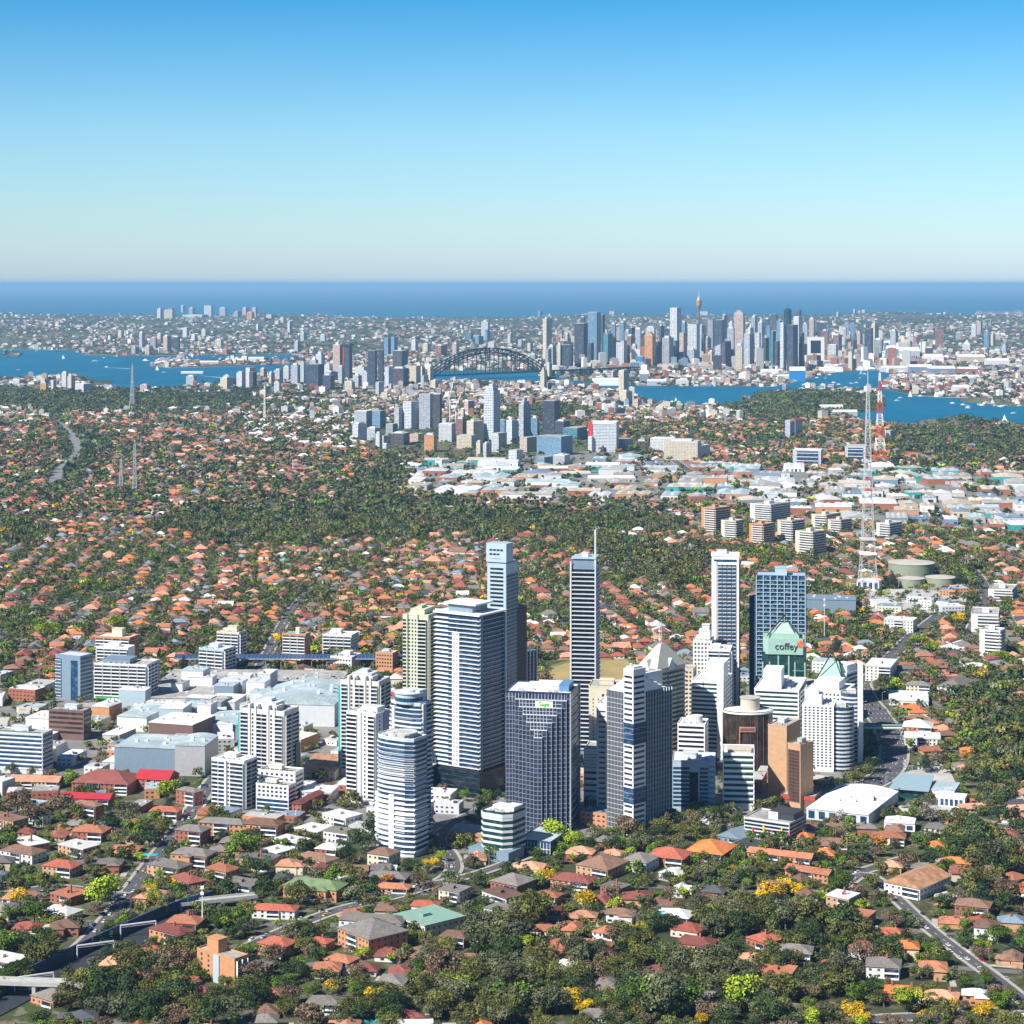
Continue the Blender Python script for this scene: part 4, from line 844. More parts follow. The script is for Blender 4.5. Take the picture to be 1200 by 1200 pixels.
# ------------------------------------------------------------------ roads
LG = 'low buildings near the centre'
RZ = [0]
def road(name, pts, wd, label, k='asphalt', z=0.12, walk=2.5, dashes=False, cat=None):
    RZ[0] += 1; z += 0.03*RZ[0]
    q = [ground(*p) for p in pts]
    # smooth the bends
    for _ in range(2):
        o = [q[0]]
        for a, b_ in zip(q, q[1:]): o += [(a[0]*.75+b_[0]*.25, a[1]*.75+b_[1]*.25), (a[0]*.25+b_[0]*.75, a[1]*.25+b_[1]*.75)]
        q = o+[q[-1]]
    ROADS.append((q, wd/2+walk))
    def strip(w0, w1, zz, mt, nm, lb, seg=None):
        s = MB(); nrm = []
        for i in range(len(q)):
            a = q[max(0,i-1)]; b_ = q[min(len(q)-1,i+1)]; d = Vector((b_[0]-a[0], b_[1]-a[1])).normalized(); nrm.append((d.y, -d.x))
        L = 0
        for i in range(len(q)-1):
            (ax,ay),(bx_,by),(na,nb) = q[i], q[i+1], (nrm[i], nrm[i+1])
            if seg:
                Ls = math.hypot(bx_-ax, by-ay); n = max(1, int(Ls/seg))
                for j in range(n):
                    t0, t1 = j/n, (j+0.3)/n
                    P = lambda t, w_: (ax+(bx_-ax)*t+na[0]*w_, ay+(by-ay)*t+na[1]*w_, zz)
                    s.add([P(t0,w0),P(t0,w1),P(t1,w1),P(t1,w0)], [(0,1,2,3)])
            else: s.add([(ax+na[0]*w0,ay+na[1]*w0,zz),(ax+na[0]*w1,ay+na[1]*w1,zz),(bx_+nb[0]*w1,by+nb[1]*w1,zz),(bx_+nb[0]*w0,by+nb[1]*w0,zz)], [(0,1,2,3)])
        s.f = [f if True else f for f in s.f]
        me = s.mesh(nm, [mt]); me.flip_normals() if me.polygons and me.polygons[0].normal.z < 0 else None
        return tag(part(nm, me), lb, kind='structure')
    if walk:
        mt = mat('footpath', (0.36,0.34,0.30), 0.9, var=0.15)
        strip(-wd/2-walk, -wd/2, z+0.13, mt, 'pavement', 'pale footpath on one side of ' + label); strip(wd/2, wd/2+walk, z+0.13, mt, 'pavement', 'pale footpath on the other side of ' + label)
    strip(-wd/2, wd/2, z, W(k), name, label)
    if dashes:
        mt = mat('road paint', (0.75,0.75,0.72), 0.7, var=0.1)
        for off in dashes: strip(off-0.13, off+0.13, z+0.05, mt, 'road_marking', 'white dashes on ' + label, 12)
    return q
RD = {}; mat('highway concrete', (0.2,0.2,0.2), 0.9, var=0.2, scale=0.05)
RD['main'] = road('main_road', [(86,1120),(118,1090),(150,1050),(172,1020),(200,985),(222,955),(242,925),(262,900)], 11, 'the main road climbing past the brick buildings at lower left', dashes=(0,))
RD['hwy'] = road('highway', [(1006,800),(1012,818),(1030,838),(1044,862),(1050,885),(1040,908),(1010,925),(975,935),(945,948),(905,962)], 21, 'the curving highway right of the towers', dashes=(0,-4,4,-8,8))
RD['st'] = road('straight_road', [(300,792),(318,757),(335,725),(350,705),(372,688)], 10, 'the long straight road behind the shopping centre', dashes=(0,))
RD['lr'] = road('suburban_road', [(985,1042),(1010,1022),(1030,1032),(1060,1062),(1090,1090),(1130,1120),(1165,1145),(1215,1185)], 7.5, 'the sloping suburban road at lower right', dashes=(0,))
RD['lr2'] = road('suburban_road', [(1010,1022),(1045,1010),(1080,1002)], 8, 'the short road above the rusty-roofed flats')
RD['bot'] = road('suburban_road', [(1010,1196),(1060,1192),(1120,1193),(1210,1189)], 9, 'the road along the bottom right edge')
RD['mid'] = road('suburban_road', [(262,1128),(300,1105),(345,1086),(390,1068),(440,1056),(480,1046),(515,1035),(535,1020),(528,1000),(510,985),(530,965),(560,950)], 8.5, 'the winding road in front of the curved towers', dashes=(0,))
RD['mid2'] = road('suburban_road', [(515,1035),(560,1025),(620,1002),(680,985),(720,978),(790,975),(860,970),(905,962)], 7.5, 'the street passing under the stepped and spined towers')
RD['fw'] = road('freeway', [(60,492),(75,500),(88,515),(92,535),(72,548),(60,570)], 26, 'the freeway cutting through the trees at far left', k='highway concrete', walk=0)
RD['tk'] = road('road_by_tanks', [(1140,668),(1152,682),(1158,700),(1148,720),(1135,745)], 12, 'the road curving past the water tanks', dashes=(0,))
RD['tk2'] = road('shopping_street', [(1100,722),(1080,737),(1062,752),(1040,775),(1012,800)], 14, 'the street down to the highway past the bright shop fronts', dashes=(0,))
RD['cr'] = road('cross_street', [(0,1050),(40,1042),(80,1040),(118,1048),(150,1050)], 8, 'the cross street joining the main road at left')
RD['lc'] = road('carpark_lane', [(-10,760),(40,745),(62,735)], 7, 'the short lane at the left edge')
RD['r2'] = road('suburban_road', [(1055,935),(1080,948),(1120,962),(1200,972)], 9, 'the street right of the car dealership')
RD['far'] = road('suburban_road', [(0,722),(60,716),(110,700),(165,688),(210,668)], 8, 'the suburban street crossing the red roofs at left')
RD['st2'] = road('suburban_road', [(820,560),(790,540),(770,522)], 16, 'the road between the white warehouses and the hospital')

# rail cutting at lower left
rq = road('railway', [(-30,1195),(40,1158),(100,1128),(160,1100),(215,1075),(262,1062)], 20, 'the shaded railway line at lower left', k='dark', walk=0)  # charcoal bed: the shade in the cutting is put into its colour
ws = MB()
for a, b_ in zip(rq, rq[1:]):
    d = Vector((b_[0]-a[0], b_[1]-a[1])).normalized(); nn = Vector((-d.y, d.x))
    P = [(a[0]+nn.x*o, a[1]+nn.y*o) for o in (10, 11)] + [(b_[0]+nn.x*o, b_[1]+nn.y*o) for o in (11, 10)]
    ws.prism(P[::-1] if (P[1][0]-P[0][0])*(P[2][1]-P[1][1])-(P[1][1]-P[0][1])*(P[2][0]-P[1][0]) < 0 else P, 0, 8, 0)
tag(part('retaining_wall', ws, mats=[mat('dark blue noise wall', (0.04,0.07,0.13), 0.7, var=0.2)]), 'long dark blue retaining wall beside the sunken railway', 'wall')  # dark blue is the shade on the wall face, painted into its colour
rl = MB()
for off in (-6,-4.5,-1.5,0,3.5,5):
    for a, b_ in zip(rq, rq[1:]):
        d = Vector((b_[0]-a[0], b_[1]-a[1])).normalized(); nn = Vector((-d.y, d.x)); rl.bar((a[0]+nn.x*off,a[1]+nn.y*off,0.35),(b_[0]+nn.x*off,b_[1]+nn.y*off,0.35),0.25)
tag(part('railway_track', rl, mats=[W('steel')]), 'steel rails of the railway line at lower left', kind='structure')
for i, (px, py) in enumerate(((162,1098),(40,1160),(112,1122))):
    X, Y = ground(px, py); e = auto(empty('overhead_gantry', (X, Y, 0), math.radians(25)), 'white steel gantry over the railway', 'gantry', 'gantries over the railway')
    for s_ in (-11, 11): b = MB(); b.bar((s_,0,0),(s_,0,8.5),0.6); part('post', b, e, mats=[W('white')])
    b = MB(); b.bar((-11,0,8.4),(11,0,8.4),0.7); b.bar((-11,0,7.2),(11,0,7.2),0.3); part('beam', b, e, mats=[W('white')])
# road bridges over the line
for (pa, pb, wd, lb) in (((-20,1168),(100,1172),9,'white road bridge over the railway at the bottom left corner'), ((207,1068),(300,1058),8,'pale steel bridge over the railway beside the main road')):
    (ax,ay),(bx_,by) = ground(*pa), ground(*pb); d = Vector((bx_-ax, by-ay)); L = d.length; e = tag(empty('road_bridge', (ax,ay,0), math.atan2(d.y,d.x)), lb, 'bridge')
    b = MB(); hq = 8.2 if pa[0] < 0 else 4.0; b.box(0, L, -wd/2, wd/2, hq, hq+1); part('deck', b, e, mats=[W('concrete')])
    for s_ in (-wd/2, wd/2-0.4): b = MB(); b.box(0, L, s_, s_+0.4, hq+0.95, hq+2.2); part('parapet', b, e, mats=[W('concrete')])
    for q_ in (0.02, 0.5, 0.95): b = MB(); b.box(L*q_, L*q_+2, -wd/2+0.5, wd/2-0.5, 0, hq+0.1); part('pier', b, e, mats=[W('concrete')])

# ------------------------------------------------------------------ pitched-roof blocks of flats
ROOF = {'or': ('orange tiled', roofmat('orange roof tile', (0.42,0.17,0.095))), 'bo': ('bright orange tiled', roofmat('bright orange roof tile', (0.58,0.19,0.06))), 'rd': ('red tiled', roofmat('red roof tile', (0.38,0.11,0.07))),
        'mr': ('maroon tiled', roofmat('maroon roof tile', (0.24,0.08,0.065))), 'br': ('brown tiled', roofmat('brown roof tile', (0.23,0.135,0.095))), 'gy': ('grey tiled', roofmat('grey roof tile', (0.20,0.18,0.165))),
        'dk': ('dark slate', roofmat('dark slate', (0.075,0.08,0.09))), 'wh': ('pale metal', mat('pale sheet roof', (0.62,0.62,0.60), 0.6, var=0.12, rnd=0.12)), 'pk': ('salmon tiled', roofmat('salmon roof tile', (0.58,0.29,0.18))),
        'gn': ('mossy green', W('moss')), 'cg': ('copper green', W('copper')), 'cr': ('crimson sheet', W('crimson')), 'bl': ('blue-grey sheet', mat('blue grey sheet roof', (0.20,0.27,0.33), 0.5, var=0.1)), 'ru': ('rusty', W('rust'))}
def flats(px, rk, wall, label, rh=None, D=None, gable=False, wins=True, chim=0, fl=3.0, name='flats_building', flat=False, cat='flats', wing=None, bal=True):
    """walls, pitched or flat roof, balconies and windows"""
    x0, xc, x1, yt, yb, th = px
    loc, rz, w, d, H = pxbox(x0, xc, x1, yt, yb, th, D); H = max(3.2, min(H*0.62, 10.5) if not flat else H*0.72)
    e = tag(empty(name, loc, rz), label, cat, LG) if not label.startswith('~') else auto(empty(name, loc, rz), label[1:], cat, 'flats among the houses'); me_n = max(1, int(H/fl+0.3))
    b = MB(); b.prism(rect(w, d), -2, H, 0); part('wall', b, e, mats=[W(wall)])
    if flat: b = MB(); b.box(-w-0.4, 0.4, -0.4, d+0.4, H, H+0.6); b.box(-w*0.6, -w*0.45, d*0.3, d*0.5, H+0.6, H+2.4)
    else: b = MB(); b.hip(-w, 0, 0, d, H, rh or min(w, d)*0.22, 0, 0.7, gable)
    r = part('roof', b, e, mats=[ROOF[rk][1]])
    for i in range(chim): b = MB(); cx = -w*(0.25+0.5*i/max(1,chim-1) if chim > 1 else 0.4); b.box(cx-0.5, cx+0.5, d*0.4, d*0.4+1, H, H+min(w,d)*0.25+1.6); part('chimney', b, r, mats=[W('brick')])
    if wing:
        a0, a1, dy = wing; b = MB(); b.prism([(-w*a0,-dy),(-w*a1,-dy),(-w*a1,0),(-w*a0,0)], -2, H-0.05, 0); part('wing', b, e, mats=[W(wall)])
        b = MB(); b.hip(-w*a0, -w*a1, -dy, d*0.4, H-0.04, (a0-a1)*w*0.2, 0, 0.7); part('wing_roof', b, e, mats=[ROOF[rk][1]])
    t = Tower.__new__(Tower); t.e = e; t.poly = rect(w, d); t.H = H; t.win = []
    if wins:
        n = me_n; z1 = H-0.2; p = z1/n
        if bal and w > 14:
            m_ = max(2, round(w/11)); ws_ = w/m_
            for j in range(m_):
                if j % 2 == 0: t.grid(0, j*ws_, (j+1)*ws_, max(1, round(ws_/4)), 0, z1, n, 1.5, 1.4, 'gl')
                else: t.balc(0, j*ws_+0.5, (j+1)*ws_-0.5, 0.2, z1, n, 1, 1.3, 'white', 'white', 0.3, 'gl')
        else: t.grid(0, 0.5, w-0.5, max(2, round(w/4)), 0, z1, n, 1.4, 1.3, 'gl')
        if d < 60: t.grid(1, 0.5, d-0.5, max(2, round(d/4.5)), 0, z1, n, 1.4, 1.3, 'gl')
        t.finish(60)
    c, sn = math.cos(rz), math.sin(rz); cx, cy_ = -w/2, d/2; excl(loc[0]+cx*c-cy_*sn, loc[1]+cx*sn+cy_*c, w/2+2, d/2+2, rz)
    return e, w, d, H
FL = [
 ((84,150,160,912,932,10),'mr','brick','maroon-roofed brick hospital wing below the silver shopping hall',dict(D=34)),
 ((158,197,205,907,927,12),'cr','brick','brick wing with a bright crimson sheet roof',dict(D=24, gable=True)),
 ((70,128,134,930,948,8),'cr','brick','long brick wing with a dull crimson roof left of the dark trees',dict(D=14, gable=True)),
 ((83,112,122,930,962,30),'br','brick','gabled brick house-like wing in front of the crimson roofs',dict()),
 ((206,228,238,918,945,32),'gy','brick','grey-roofed red brick building beside the white apartment slab',dict()),
 ((175,208,213,945,962,8),'rd','tan','cream brick building under a red ridge roof by the main road',dict(D=12)),
 ((10,68,74,912,925,6),'pk','beige','long low beige-roofed hall at the foot of the left office',dict(D=16, gable=True)),
 ((33,50,60,950,968,30),'dk','offwhite','dark-roofed cream house among the bare trees at left',dict(chim=1)),
 ((232,286,296,958,982,14),'gy','orange','long grey-roofed orange brick flats under the white slab',dict(D=13)),
 ((284,325,345,958,985,16),'br','orange','brown-roofed orange brick flats with white balconies',dict(D=15)),
 ((205,236,246,965,992,20),'gy','brick','grey-roofed brick flats beside the main road, upper of two',dict(D=14)),
 ((200,242,262,992,1022,18),'gy','orange','grey-roofed flats with cream gables beside the main road, lower of two',dict(D=15, wing=(0.6,0.4,4))),
 ((332,394,412,1035,1058,20),'gn','orange','three-storey orange brick flats under a mossy green roof',dict(D=18, wing=(0.35,0.15,4))),
 ((295,345,352,1062,1078,8),'rd','offwhite','long white house with a plain red roof left of the green-roofed flats',dict(D=12)),
 ((396,432,478,1085,1122,50),'gy','orange','large grey-roofed flats with striped white balconies at lower centre',dict()),
 ((397,470,478,1074,1096,12),'gy','offwhite','rear wing of the grey-roofed flats at lower centre',dict(D=14)),
 ((462,498,545,1080,1100,50),'cg','cream','cream flats under a large pale green flat roof',dict(flat=True)),
 ((481,512,516,1058,1072,10),'rd','white','white house with a red roof behind the pale green roof',dict(D=12)),
 ((514,538,552,1042,1058,30),'gy','cream','cream flats with a flat grey roof above the pale green one',dict(flat=True)),
 ((380,408,421,1122,1140,28),'or','orange','orange-roofed brick house with a pale stair in front of the grey flats',dict()),
 ((361,382,392,1100,1116,28),'rd','brick','red-roofed brick cottage left of the grey flats',dict(chim=1)),
 ((358,398,405,1172,1190,10),'gy','white','grey-roofed white flats at the bottom edge under the trees',dict(D=14)),
 ((292,312,320,1128,1148,30),'gy','brick','grey flat-roofed brick block right of the tan flats',dict(flat=True)),
 ((575,606,628,1030,1052,36),'gy','brick','grey-roofed red brick flats below the chamfered office',dict()),
 ((627,652,660,1046,1062,24),'or','orange','orange-roofed cottage at the forest edge below the red brick flats',dict(chim=1)),
 ((645,690,706,1030,1045,24),'mr','tan','long maroon-roofed flats stepping down beside the balconied ones',dict(D=16)),
 ((675,712,737,1012,1032,34),'br','tan','brown-roofed tan flats with white balconies on the right face',dict()),
 ((729,757,772,1004,1024,30),'gy','lightgrey','grey-roofed pale grey flats right of the tan ones',dict()),
 ((758,800,814,1001,1018,22),'rd','brick','red-roofed brick flats left of the bright orange roof',dict(D=22)),
 ((803,846,862,996,1012,26),'bo','brick','wide flats with a bright orange-red roof patched white',dict(D=30)),
 ((876,950,968,1000,1018,24),'or','orange','long row of orange-roofed terraces, upper of the two',dict(D=12, gable=True, chim=3)),
 ((920,970,997,1020,1036,32),'or','orange','long row of orange-roofed terraces, lower of the two',dict(D=12, gable=True, chim=2)),
 ((1036,1078,1114,1034,1055,40),'ru','white','white flats with patchy rusty metal roof and a green screen',dict(gable=True)),
 ((1034,1080,1086,1160,1175,10),'bo','brick','red brick terrace with bright orange roof near the bottom right road',dict(D=13, chim=2)),
 ((1083,1110,1124,967,982,24),'gy','cream','cream church hall with a grey hipped roof and tall windows',dict(D=14)),
 ((1058,1092,1098,848,862,14),'wh','orange','orange brick building under a pale grey roof beside the highway',dict(D=24)),
 ((1042,1088,1094,820,828,10),'wh','offwhite','white warehouse roof just right of the highway',dict(D=50, flat=True)),
 ((1060,1102,1108,862,878,10),'wh','offwhite','pale concrete building with a dark strip window by the highway',dict(D=26, flat=True)),
 ((1042,1078,1084,780,792,12),'gy','brick','red brick flats with white window bands under a grey roof',dict(D=12)),
 ((1090,1130,1136,792,806,12),'mr','brick','maroon-roofed brick row flats right of the highway top',dict(D=12)),
 ((1014,1044,1052,775,800,18),'wh','offwhite','white flats with glazed stair columns at the top of the highway',dict(flat=True)),
 ((1098,1128,1148,800,818,30),'gy','offwhite','grey-roofed white townhouses with many gables',dict(wing=(0.7,0.4,4))),
 ((1062,1090,1096,797,815,14),'gy','cream','yellow and cream flats behind the bare trees',dict(D=14)),
 ((1172,1215,1222,788,800,10),'gy','white','white long townhouses under grey roofs at the right edge',dict(D=14)),
 ((1036,1070,1078,722,742,22),'wh','offwhite','cream stepped art-deco style building left of the shopping street',dict(flat=True, D=24)),
 ((1112,1150,1156,812,822,10),'cg','cream','low cream hall edged in green at the right',dict(D=22, flat=True)),
 ((840,868,884,980,990,34),'bl','bluegrey','low blue-grey metal-roofed building beside the striped car park',dict(gable=True)),
 ((862,886,898,988,1002,34),'dk','dark','charcoal flat-roofed office with roof plants below the blue-grey roof',dict(flat=True)),
 ((306,325,345,997,1010,40),'wh','white','white flat-roofed flats at the left end of the white row',dict(flat=True)),
 ((320,348,364,985,998,35),'wh','white','white flat-roofed flats with brown deck, second of the white row',dict(flat=True)),
 ((345,372,392,972,986,35),'wh','tan','low white-roofed brick flats in the middle of the white row',dict(flat=True)),
 ((378,405,425,955,972,40),'wh','offwhite','long white-roofed flats at the right end of the white row',dict(flat=True)),
 ((342,353,362,934,956,20),'mr','brick','narrow red-brown gabled block between the beige towers',dict(D=40, gable=True)),
 ((352,388,394,925,940,10),'wh','lightgrey','low grey deck building beneath the rear beige tower',dict(flat=True, D=22)),
 ((350,392,398,900,915,8),'ru','cream','yellow-topped car park roof behind the twin beige towers',dict(flat=True, D=60)),
 ((430,475,480,1027,1036,10),'gy','brick','long brown-roofed flats at the foot of the front curved tower',dict(D=14)),
 ((440,478,484,1040,1048,10),'or','orange','orange-roofed low row in front of the brown-roofed flats',dict(D=11)),
]
for px, rk, wall, lb, kw in FL: flats(px, rk, wall, lb, **kw)
# tan flats with blue balconies, bottom left
t = bx('flats_building', '', 'flats', (231,275,291,1125,1158,40), 'orange', 'roofgrey', 'tan brick flats with bright blue balconies and square roof tower at lower left', group=LG)
w, d, H = t.L(0), t.L(1), t.H; t.grid(0, 1, w*0.4, 2, 1, H-1, 5, 1.5, 1.5); t.pier(0, w*0.45, w*0.6, 0, H, 'paleblue', 0.6, 'stair_glazing'); t.balc(1, 1, d-1, 1, H-1, 5, 2, 1.3, 'white', 'bluemetal', 0.4); t.top('lift_tower', -w*0.8, -w*0.5, 2, 9, 7.5, 'orange'); t.finish()
# striped car park
t = bx('car_park', '', 'car park', (872,925,945,966,990,32), 'lightgrey', 'roofgrey', 'open-deck car park with red and yellow stripes beside the orange terraces', group=LG)
w, d, H = t.L(0), t.L(1), t.H
for e, L in ((0,w),(1,d)): t.rows(e, 0.4, L-0.4, 1, H-0.5, 5, 1.5, 'gld', off=0.9)
for i, q in enumerate((0.18,0.42,0.6,0.82,0.95)): t.pier(0, w*q, w*q+1.3, H*(0.1+0.2*(i%3)), H*(0.6+0.2*(i%2)), ('redpaint','yellow')[i%2], 0.5, 'stripe')
t.top('upper_deck', -w*0.55, -0.5, d*0.3, d*0.9, 5, 'dark'); t.top('upper_wall', -w*0.55, -w*0.35, d*0.25, d*0.3, 5, 'white', det=False); t.finish()
# car dealership
e = tag(empty('car_dealership', (*ground(1080,940), 0), math.radians(-20)), 'car dealership with blue-grey sloping metal roofs at the highway bend', 'dealership', LG)
b = MB(); b.box(-22, 4, 0, 34, 0, 9); part('wall', b, e, mats=[W('glt')])
b = MB(); b.add([(-25,-3,9),(6,-3,9),(4,36,12.5),(-22,36,12.5),(-25,-3,9.7),(6,-3,9.7),(4,36,13.2),(-22,36,13.2)], [(0,1,5,4),(1,2,6,5),(2,3,7,6),(3,0,4,7),(4,5,6,7),(3,2,1,0)]); part('roof', b, e, mats=[mat('blue grey metal roof', (0.27,0.38,0.43), 0.45, var=0.06)])
b = MB(); b.box(4.2, 24, 6, 36, 0, 8.5); part('annex', b, e, mats=[W('white')]); b = MB(); b.box(4, 24.3, 5.7, 36.3, 8.5, 9.1); part('annex_roof', b, e, mats=[W('metalroof')])
b = MB(); b.box(14, 34, -8, 8, 0, 7.5); part('showroom', b, e, mats=[W('white')])
for i in range(5): b = MB(); b.box(15.5+i*3.6, 18+i*3.6, -8.15, -7.9, 1, 6); part('window', b, e, mats=[W('glb')])
X, Y = ground(1085, 925); excl(X-2, Y+8, 34, 34, 0)
# curved white market roof and neighbours
def hall(px, k, rk, label, D=None, sh=3, name='hall_building', cat='hall'):
    x0, xc, x1, yt, yb, th = px; loc, rz, w, d, H = pxbox(x0, xc, x1, yt, yb, th, D); H *= 0.72 if name == 'hall_building' else 0.85
    e = tag(empty(name, loc, rz), label, cat, LG); b = MB(); b.prism(rect(w,d), -2, H); part('wall', b, e, mats=[W(k)])
    b = MB(); n = 8
    for i in range(n):
        a, a2 = i/n, (i+1)/n; z = lambda q: H+sh*4*q*(1-q)+0.3
        b.add([(-w+w*a,-0.5,z(a)),(-w+w*a2,-0.5,z(a2)),(-w+w*a2,d+0.5,z(a2)),(-w+w*a,d+0.5,z(a)),(-w+w*a,-0.5,H-0.2),(-w+w*a2,-0.5,H-0.2)], [(0,1,2,3),(4,5,1,0)])
    part('roof', b, e, mats=[W(rk)]); n = max(2, int(w/7)) if name == 'hall_building' and sh != 0 else 0
    for i in range(n): b = MB(); b.box(-w+w*(i+0.2)/n, -w+w*(i+0.8)/n, -0.12, 0.05, 1, H-1.5); part('window', b, e, mats=[W('glb')])
    for i in range(max(3, int(w/9))): b = MB(); rx = -w*R.uniform(0.15,0.85); ry = d*R.uniform(0.2,0.8); b.box(rx-1.5, rx+1.5, ry-1, ry+1, H, H+sh+1.5); part('roof_unit', b, e, mats=[W('lightgrey')])
    c, sn = math.cos(rz), math.sin(rz); excl(loc[0]-w/2*c-d/2*sn, loc[1]-w/2*sn+d/2*c, w/2+2, d/2+2, rz)
    return e, w, d, H
hall((945,1018,1056,950,968,26), 'lightgrey', 'roofwhite', 'long low hall with pale curved roof below the highway bend')
hall((978,1030,1062,940,955,26), 'offwhite', 'roofgrey', 'rear half of the low curved hall, grey roofed', D=30)
hall((1036,1072,1078,962,975,14), 'white', 'roofwhite', 'small white canopy roof between the low hall and cream church', D=16, sh=1)
# ------------------------------------------------------------------ shopping centre
def mall(px, k, rk, label, D, **kw): return hall(px, k, rk, label, D, name='mall_hall', cat='shopping hall', **kw)
mall((134,205,216,872,908,10), 'bluegrey', 'metalroof', 'blank pale blue shopping hall with a silver entrance wing, front left', 46, sh=1)
mall((205,240,248,868,910,8), 'steel', 'metalroof', 'silver metal entrance block of the shopping centre', 40, sh=2)
mall((137,172,182,838,858,14), 'offwhite', 'metalroof', 'pale green-white shopping block with a small round roof', 50, sh=1.5)
mall((174,226,236,845,878,18), 'brown', 'roofwhite', 'charcoal-framed cinema block with a patterned front', 44, sh=0.5)
mall((232,280,290,846,868,14), 'bluegrey', 'metalroof', 'grey-blue shopping roof left of the beige crown tower', 50, sh=1.5)
mall((240,275,282,820,840,10), 'lightgrey', 'roofwhite', 'white boxy plant deck on the shopping centre', 36, sh=0.5)
mall((296,392,400,822,852,8), 'lightgrey', 'metalroof', 'huge curved grey-green vaulted roof of the shopping centre', 88, sh=7)
mall((150,292,300,818,828,4), 'offwhite', 'roofgrey', 'long flat car deck roof at the rear of the shopping centre', 75, sh=0.3)
mall((186,398,404,800,810,3), 'offwhite', 'roofgrey', 'rooftop car park behind the shopping halls', 70, sh=0.2)
mall((120,150,158,892,905,12), 'lightgrey', 'roofwhite', 'small white row of shops at the left foot of the silver hall', 22, sh=0.5)
mall((30,62,70,840,856,14), 'offwhite', 'roofwhite', 'small white-roofed shop block behind the brown office', 30, sh=0.5)
mall((10,56,62,862,872,14), 'concrete', 'roofwhite', 'flat pale shop roof behind the broad banded office', 36, sh=0.4)
mall((108,128,136,826,845,18), 'orange', 'roofwhite', 'peach curved hall right of the brown office', 24, sh=3)
mall((120,140,150,860,872,18), 'concrete', 'roofwhite', 'grey two-storey shops opposite the cinema block', 30, sh=0.4)
mr_ = random.Random(12)
for i in range(46):
    px_, py_ = mr_.uniform(140,392), mr_.uniform(806,900); Xm, Ym = ground(px_, py_); zb = 0
    wq, dq, hq_ = mr_.uniform(8,26), mr_.uniform(8,30), mr_.uniform(14,21); k_, kn = mr_.choice((('roofwhite','white'),('metalroof','pale green metal'),('roofwhite','bright white'),('lightgrey','light grey'),('roofgrey','gravel'),('offwhite','off-white')))
    if not road_clear([Xm],[Ym],16)[0] or (px_ > 270 and py_ > 852): continue
    if sum(1 for c_ in EXCL if math.hypot(c_[0]-Xm, c_[1]-Ym) < 24 and c_[2] < 22): continue
    e = auto(empty('roof_block', (Xm, Ym, 0), math.radians(mr_.choice((-8,-10,-14)))), 'shopping centre block with '+kn+' roof', 'building block', 'stepped blocks of the shopping centre')
    b = MB(); b.box(-wq/2, wq/2, 0, dq, 0, hq_); part('wall', b, e, mats=[W(mr_.choice(('offwhite','lightgrey','white','bluegrey','paleblue')))]); b = MB(); b.box(-wq/2-0.3, wq/2+0.3, -0.3, dq+0.3, hq_, hq_+0.7); part('roof', b, e, mats=[W(k_)])
    for j in range(mr_.randint(1,4)): b = MB(); xx, yy, q_ = mr_.uniform(-wq*0.35,wq*0.35), mr_.uniform(2,dq-2), mr_.uniform(0.7,1.8); b.box(xx-q_,xx+q_,yy-q_*0.7,yy+q_*0.7,hq_+0.7,hq_+0.7+q_*1.2); part('roof_unit', b, e, mats=[W('steel')])
# solar canopy
(ax,ay) = ground(190,800); (bx_,by) = ground(462,799); e = tag(empty('solar_canopy', (ax,ay+70,0)), 'very long blue solar panel canopy over the rooftop car park', 'canopy', LG)
L = (bx_-ax)*1.06; b = MB(); b.add([(0,0,11),(L,0,11),(L,15,13.5),(0,15,13.5),(0,0,11.4),(L,0,11.4),(L,15,13.9),(0,15,13.9)], [(0,1,5,4),(1,2,6,5),(2,3,7,6),(3,0,4,7),(4,5,6,7),(3,2,1,0)]); part('canopy_roof', b, e, mats=[W('lightgrey')])
n = 62; pm = None
for i in range(n):
    if pm is None: b = MB(); q = L/n*0.94; b.add([(0,0.4,11.5),(q,0.4,11.5),(q,14.5,13.95),(0,14.5,13.95)], [(0,1,2,3)]); pm = b.mesh('solar_panel', [mat('blue solar panel', (0.035,0.075,0.17), 0.3, var=0.15)])
    part('solar_panel', pm, e, (L/n*i, 0, 0.05))
for i in range(0, n, 4): b = MB(); b.bar((L/n*i, 2, 0),(L/n*i, 2, 11.2), 0.5); part('post', b, e, mats=[W('steel')])
# footbridge over the highway
(ax,ay),(bx_,by) = ground(1008,862), ground(1056,861); e = tag(empty('footbridge', (ax,ay,0), 0), 'pale green covered footbridge spanning the highway', 'footbridge')
b = MB(); b.box(0, bx_-ax, -2, 2, 6, 6.8); part('deck', b, e, mats=[W('copper')]); b = MB(); b.box(0, bx_-ax, -2.2, 2.2, 9, 9.5); part('roof', b, e, mats=[W('copper')])
for s_ in (-2.1, 1.9): b = MB(); b.box(0, bx_-ax, s_, s_+0.2, 6.8, 8.0); part('railing', b, e, mats=[W('white')])
for q in (0.02,0.5,0.97): b = MB(); b.box((bx_-ax)*q, (bx_-ax)*q+0.9, -0.7, 0.7, 0, 6.1); part('pier', b, e, mats=[W('concrete')])
# playing field
p = [ground(*a) for a in ((628,806),(640,784),(672,775),(735,773),(745,790),(740,806),(700,812))]
sheet('playing_field', [p], 0.1, mat('dry turf', (0.33,0.25,0.10), 0.95, var=0.25, scale=0.03), 'tan dry grass playing field behind the banded tower')
p2 = [(x*1.0+ (4 if x > 110 else -4), y-3) for x, y in p]
cxp = sum(a[0] for a in p)/len(p); cyp = sum(a[1] for a in p)/len(p)
sheet('field_grass', [[(cxp+(x-cxp)*1.14, cyp+(y-cyp)*1.12) for x, y in p]], 0.05, mat('green turf', (0.12,0.17,0.05), 0.95, var=0.2), 'green grass rim around the playing field')
excl(cxp, cyp, 46, 90)
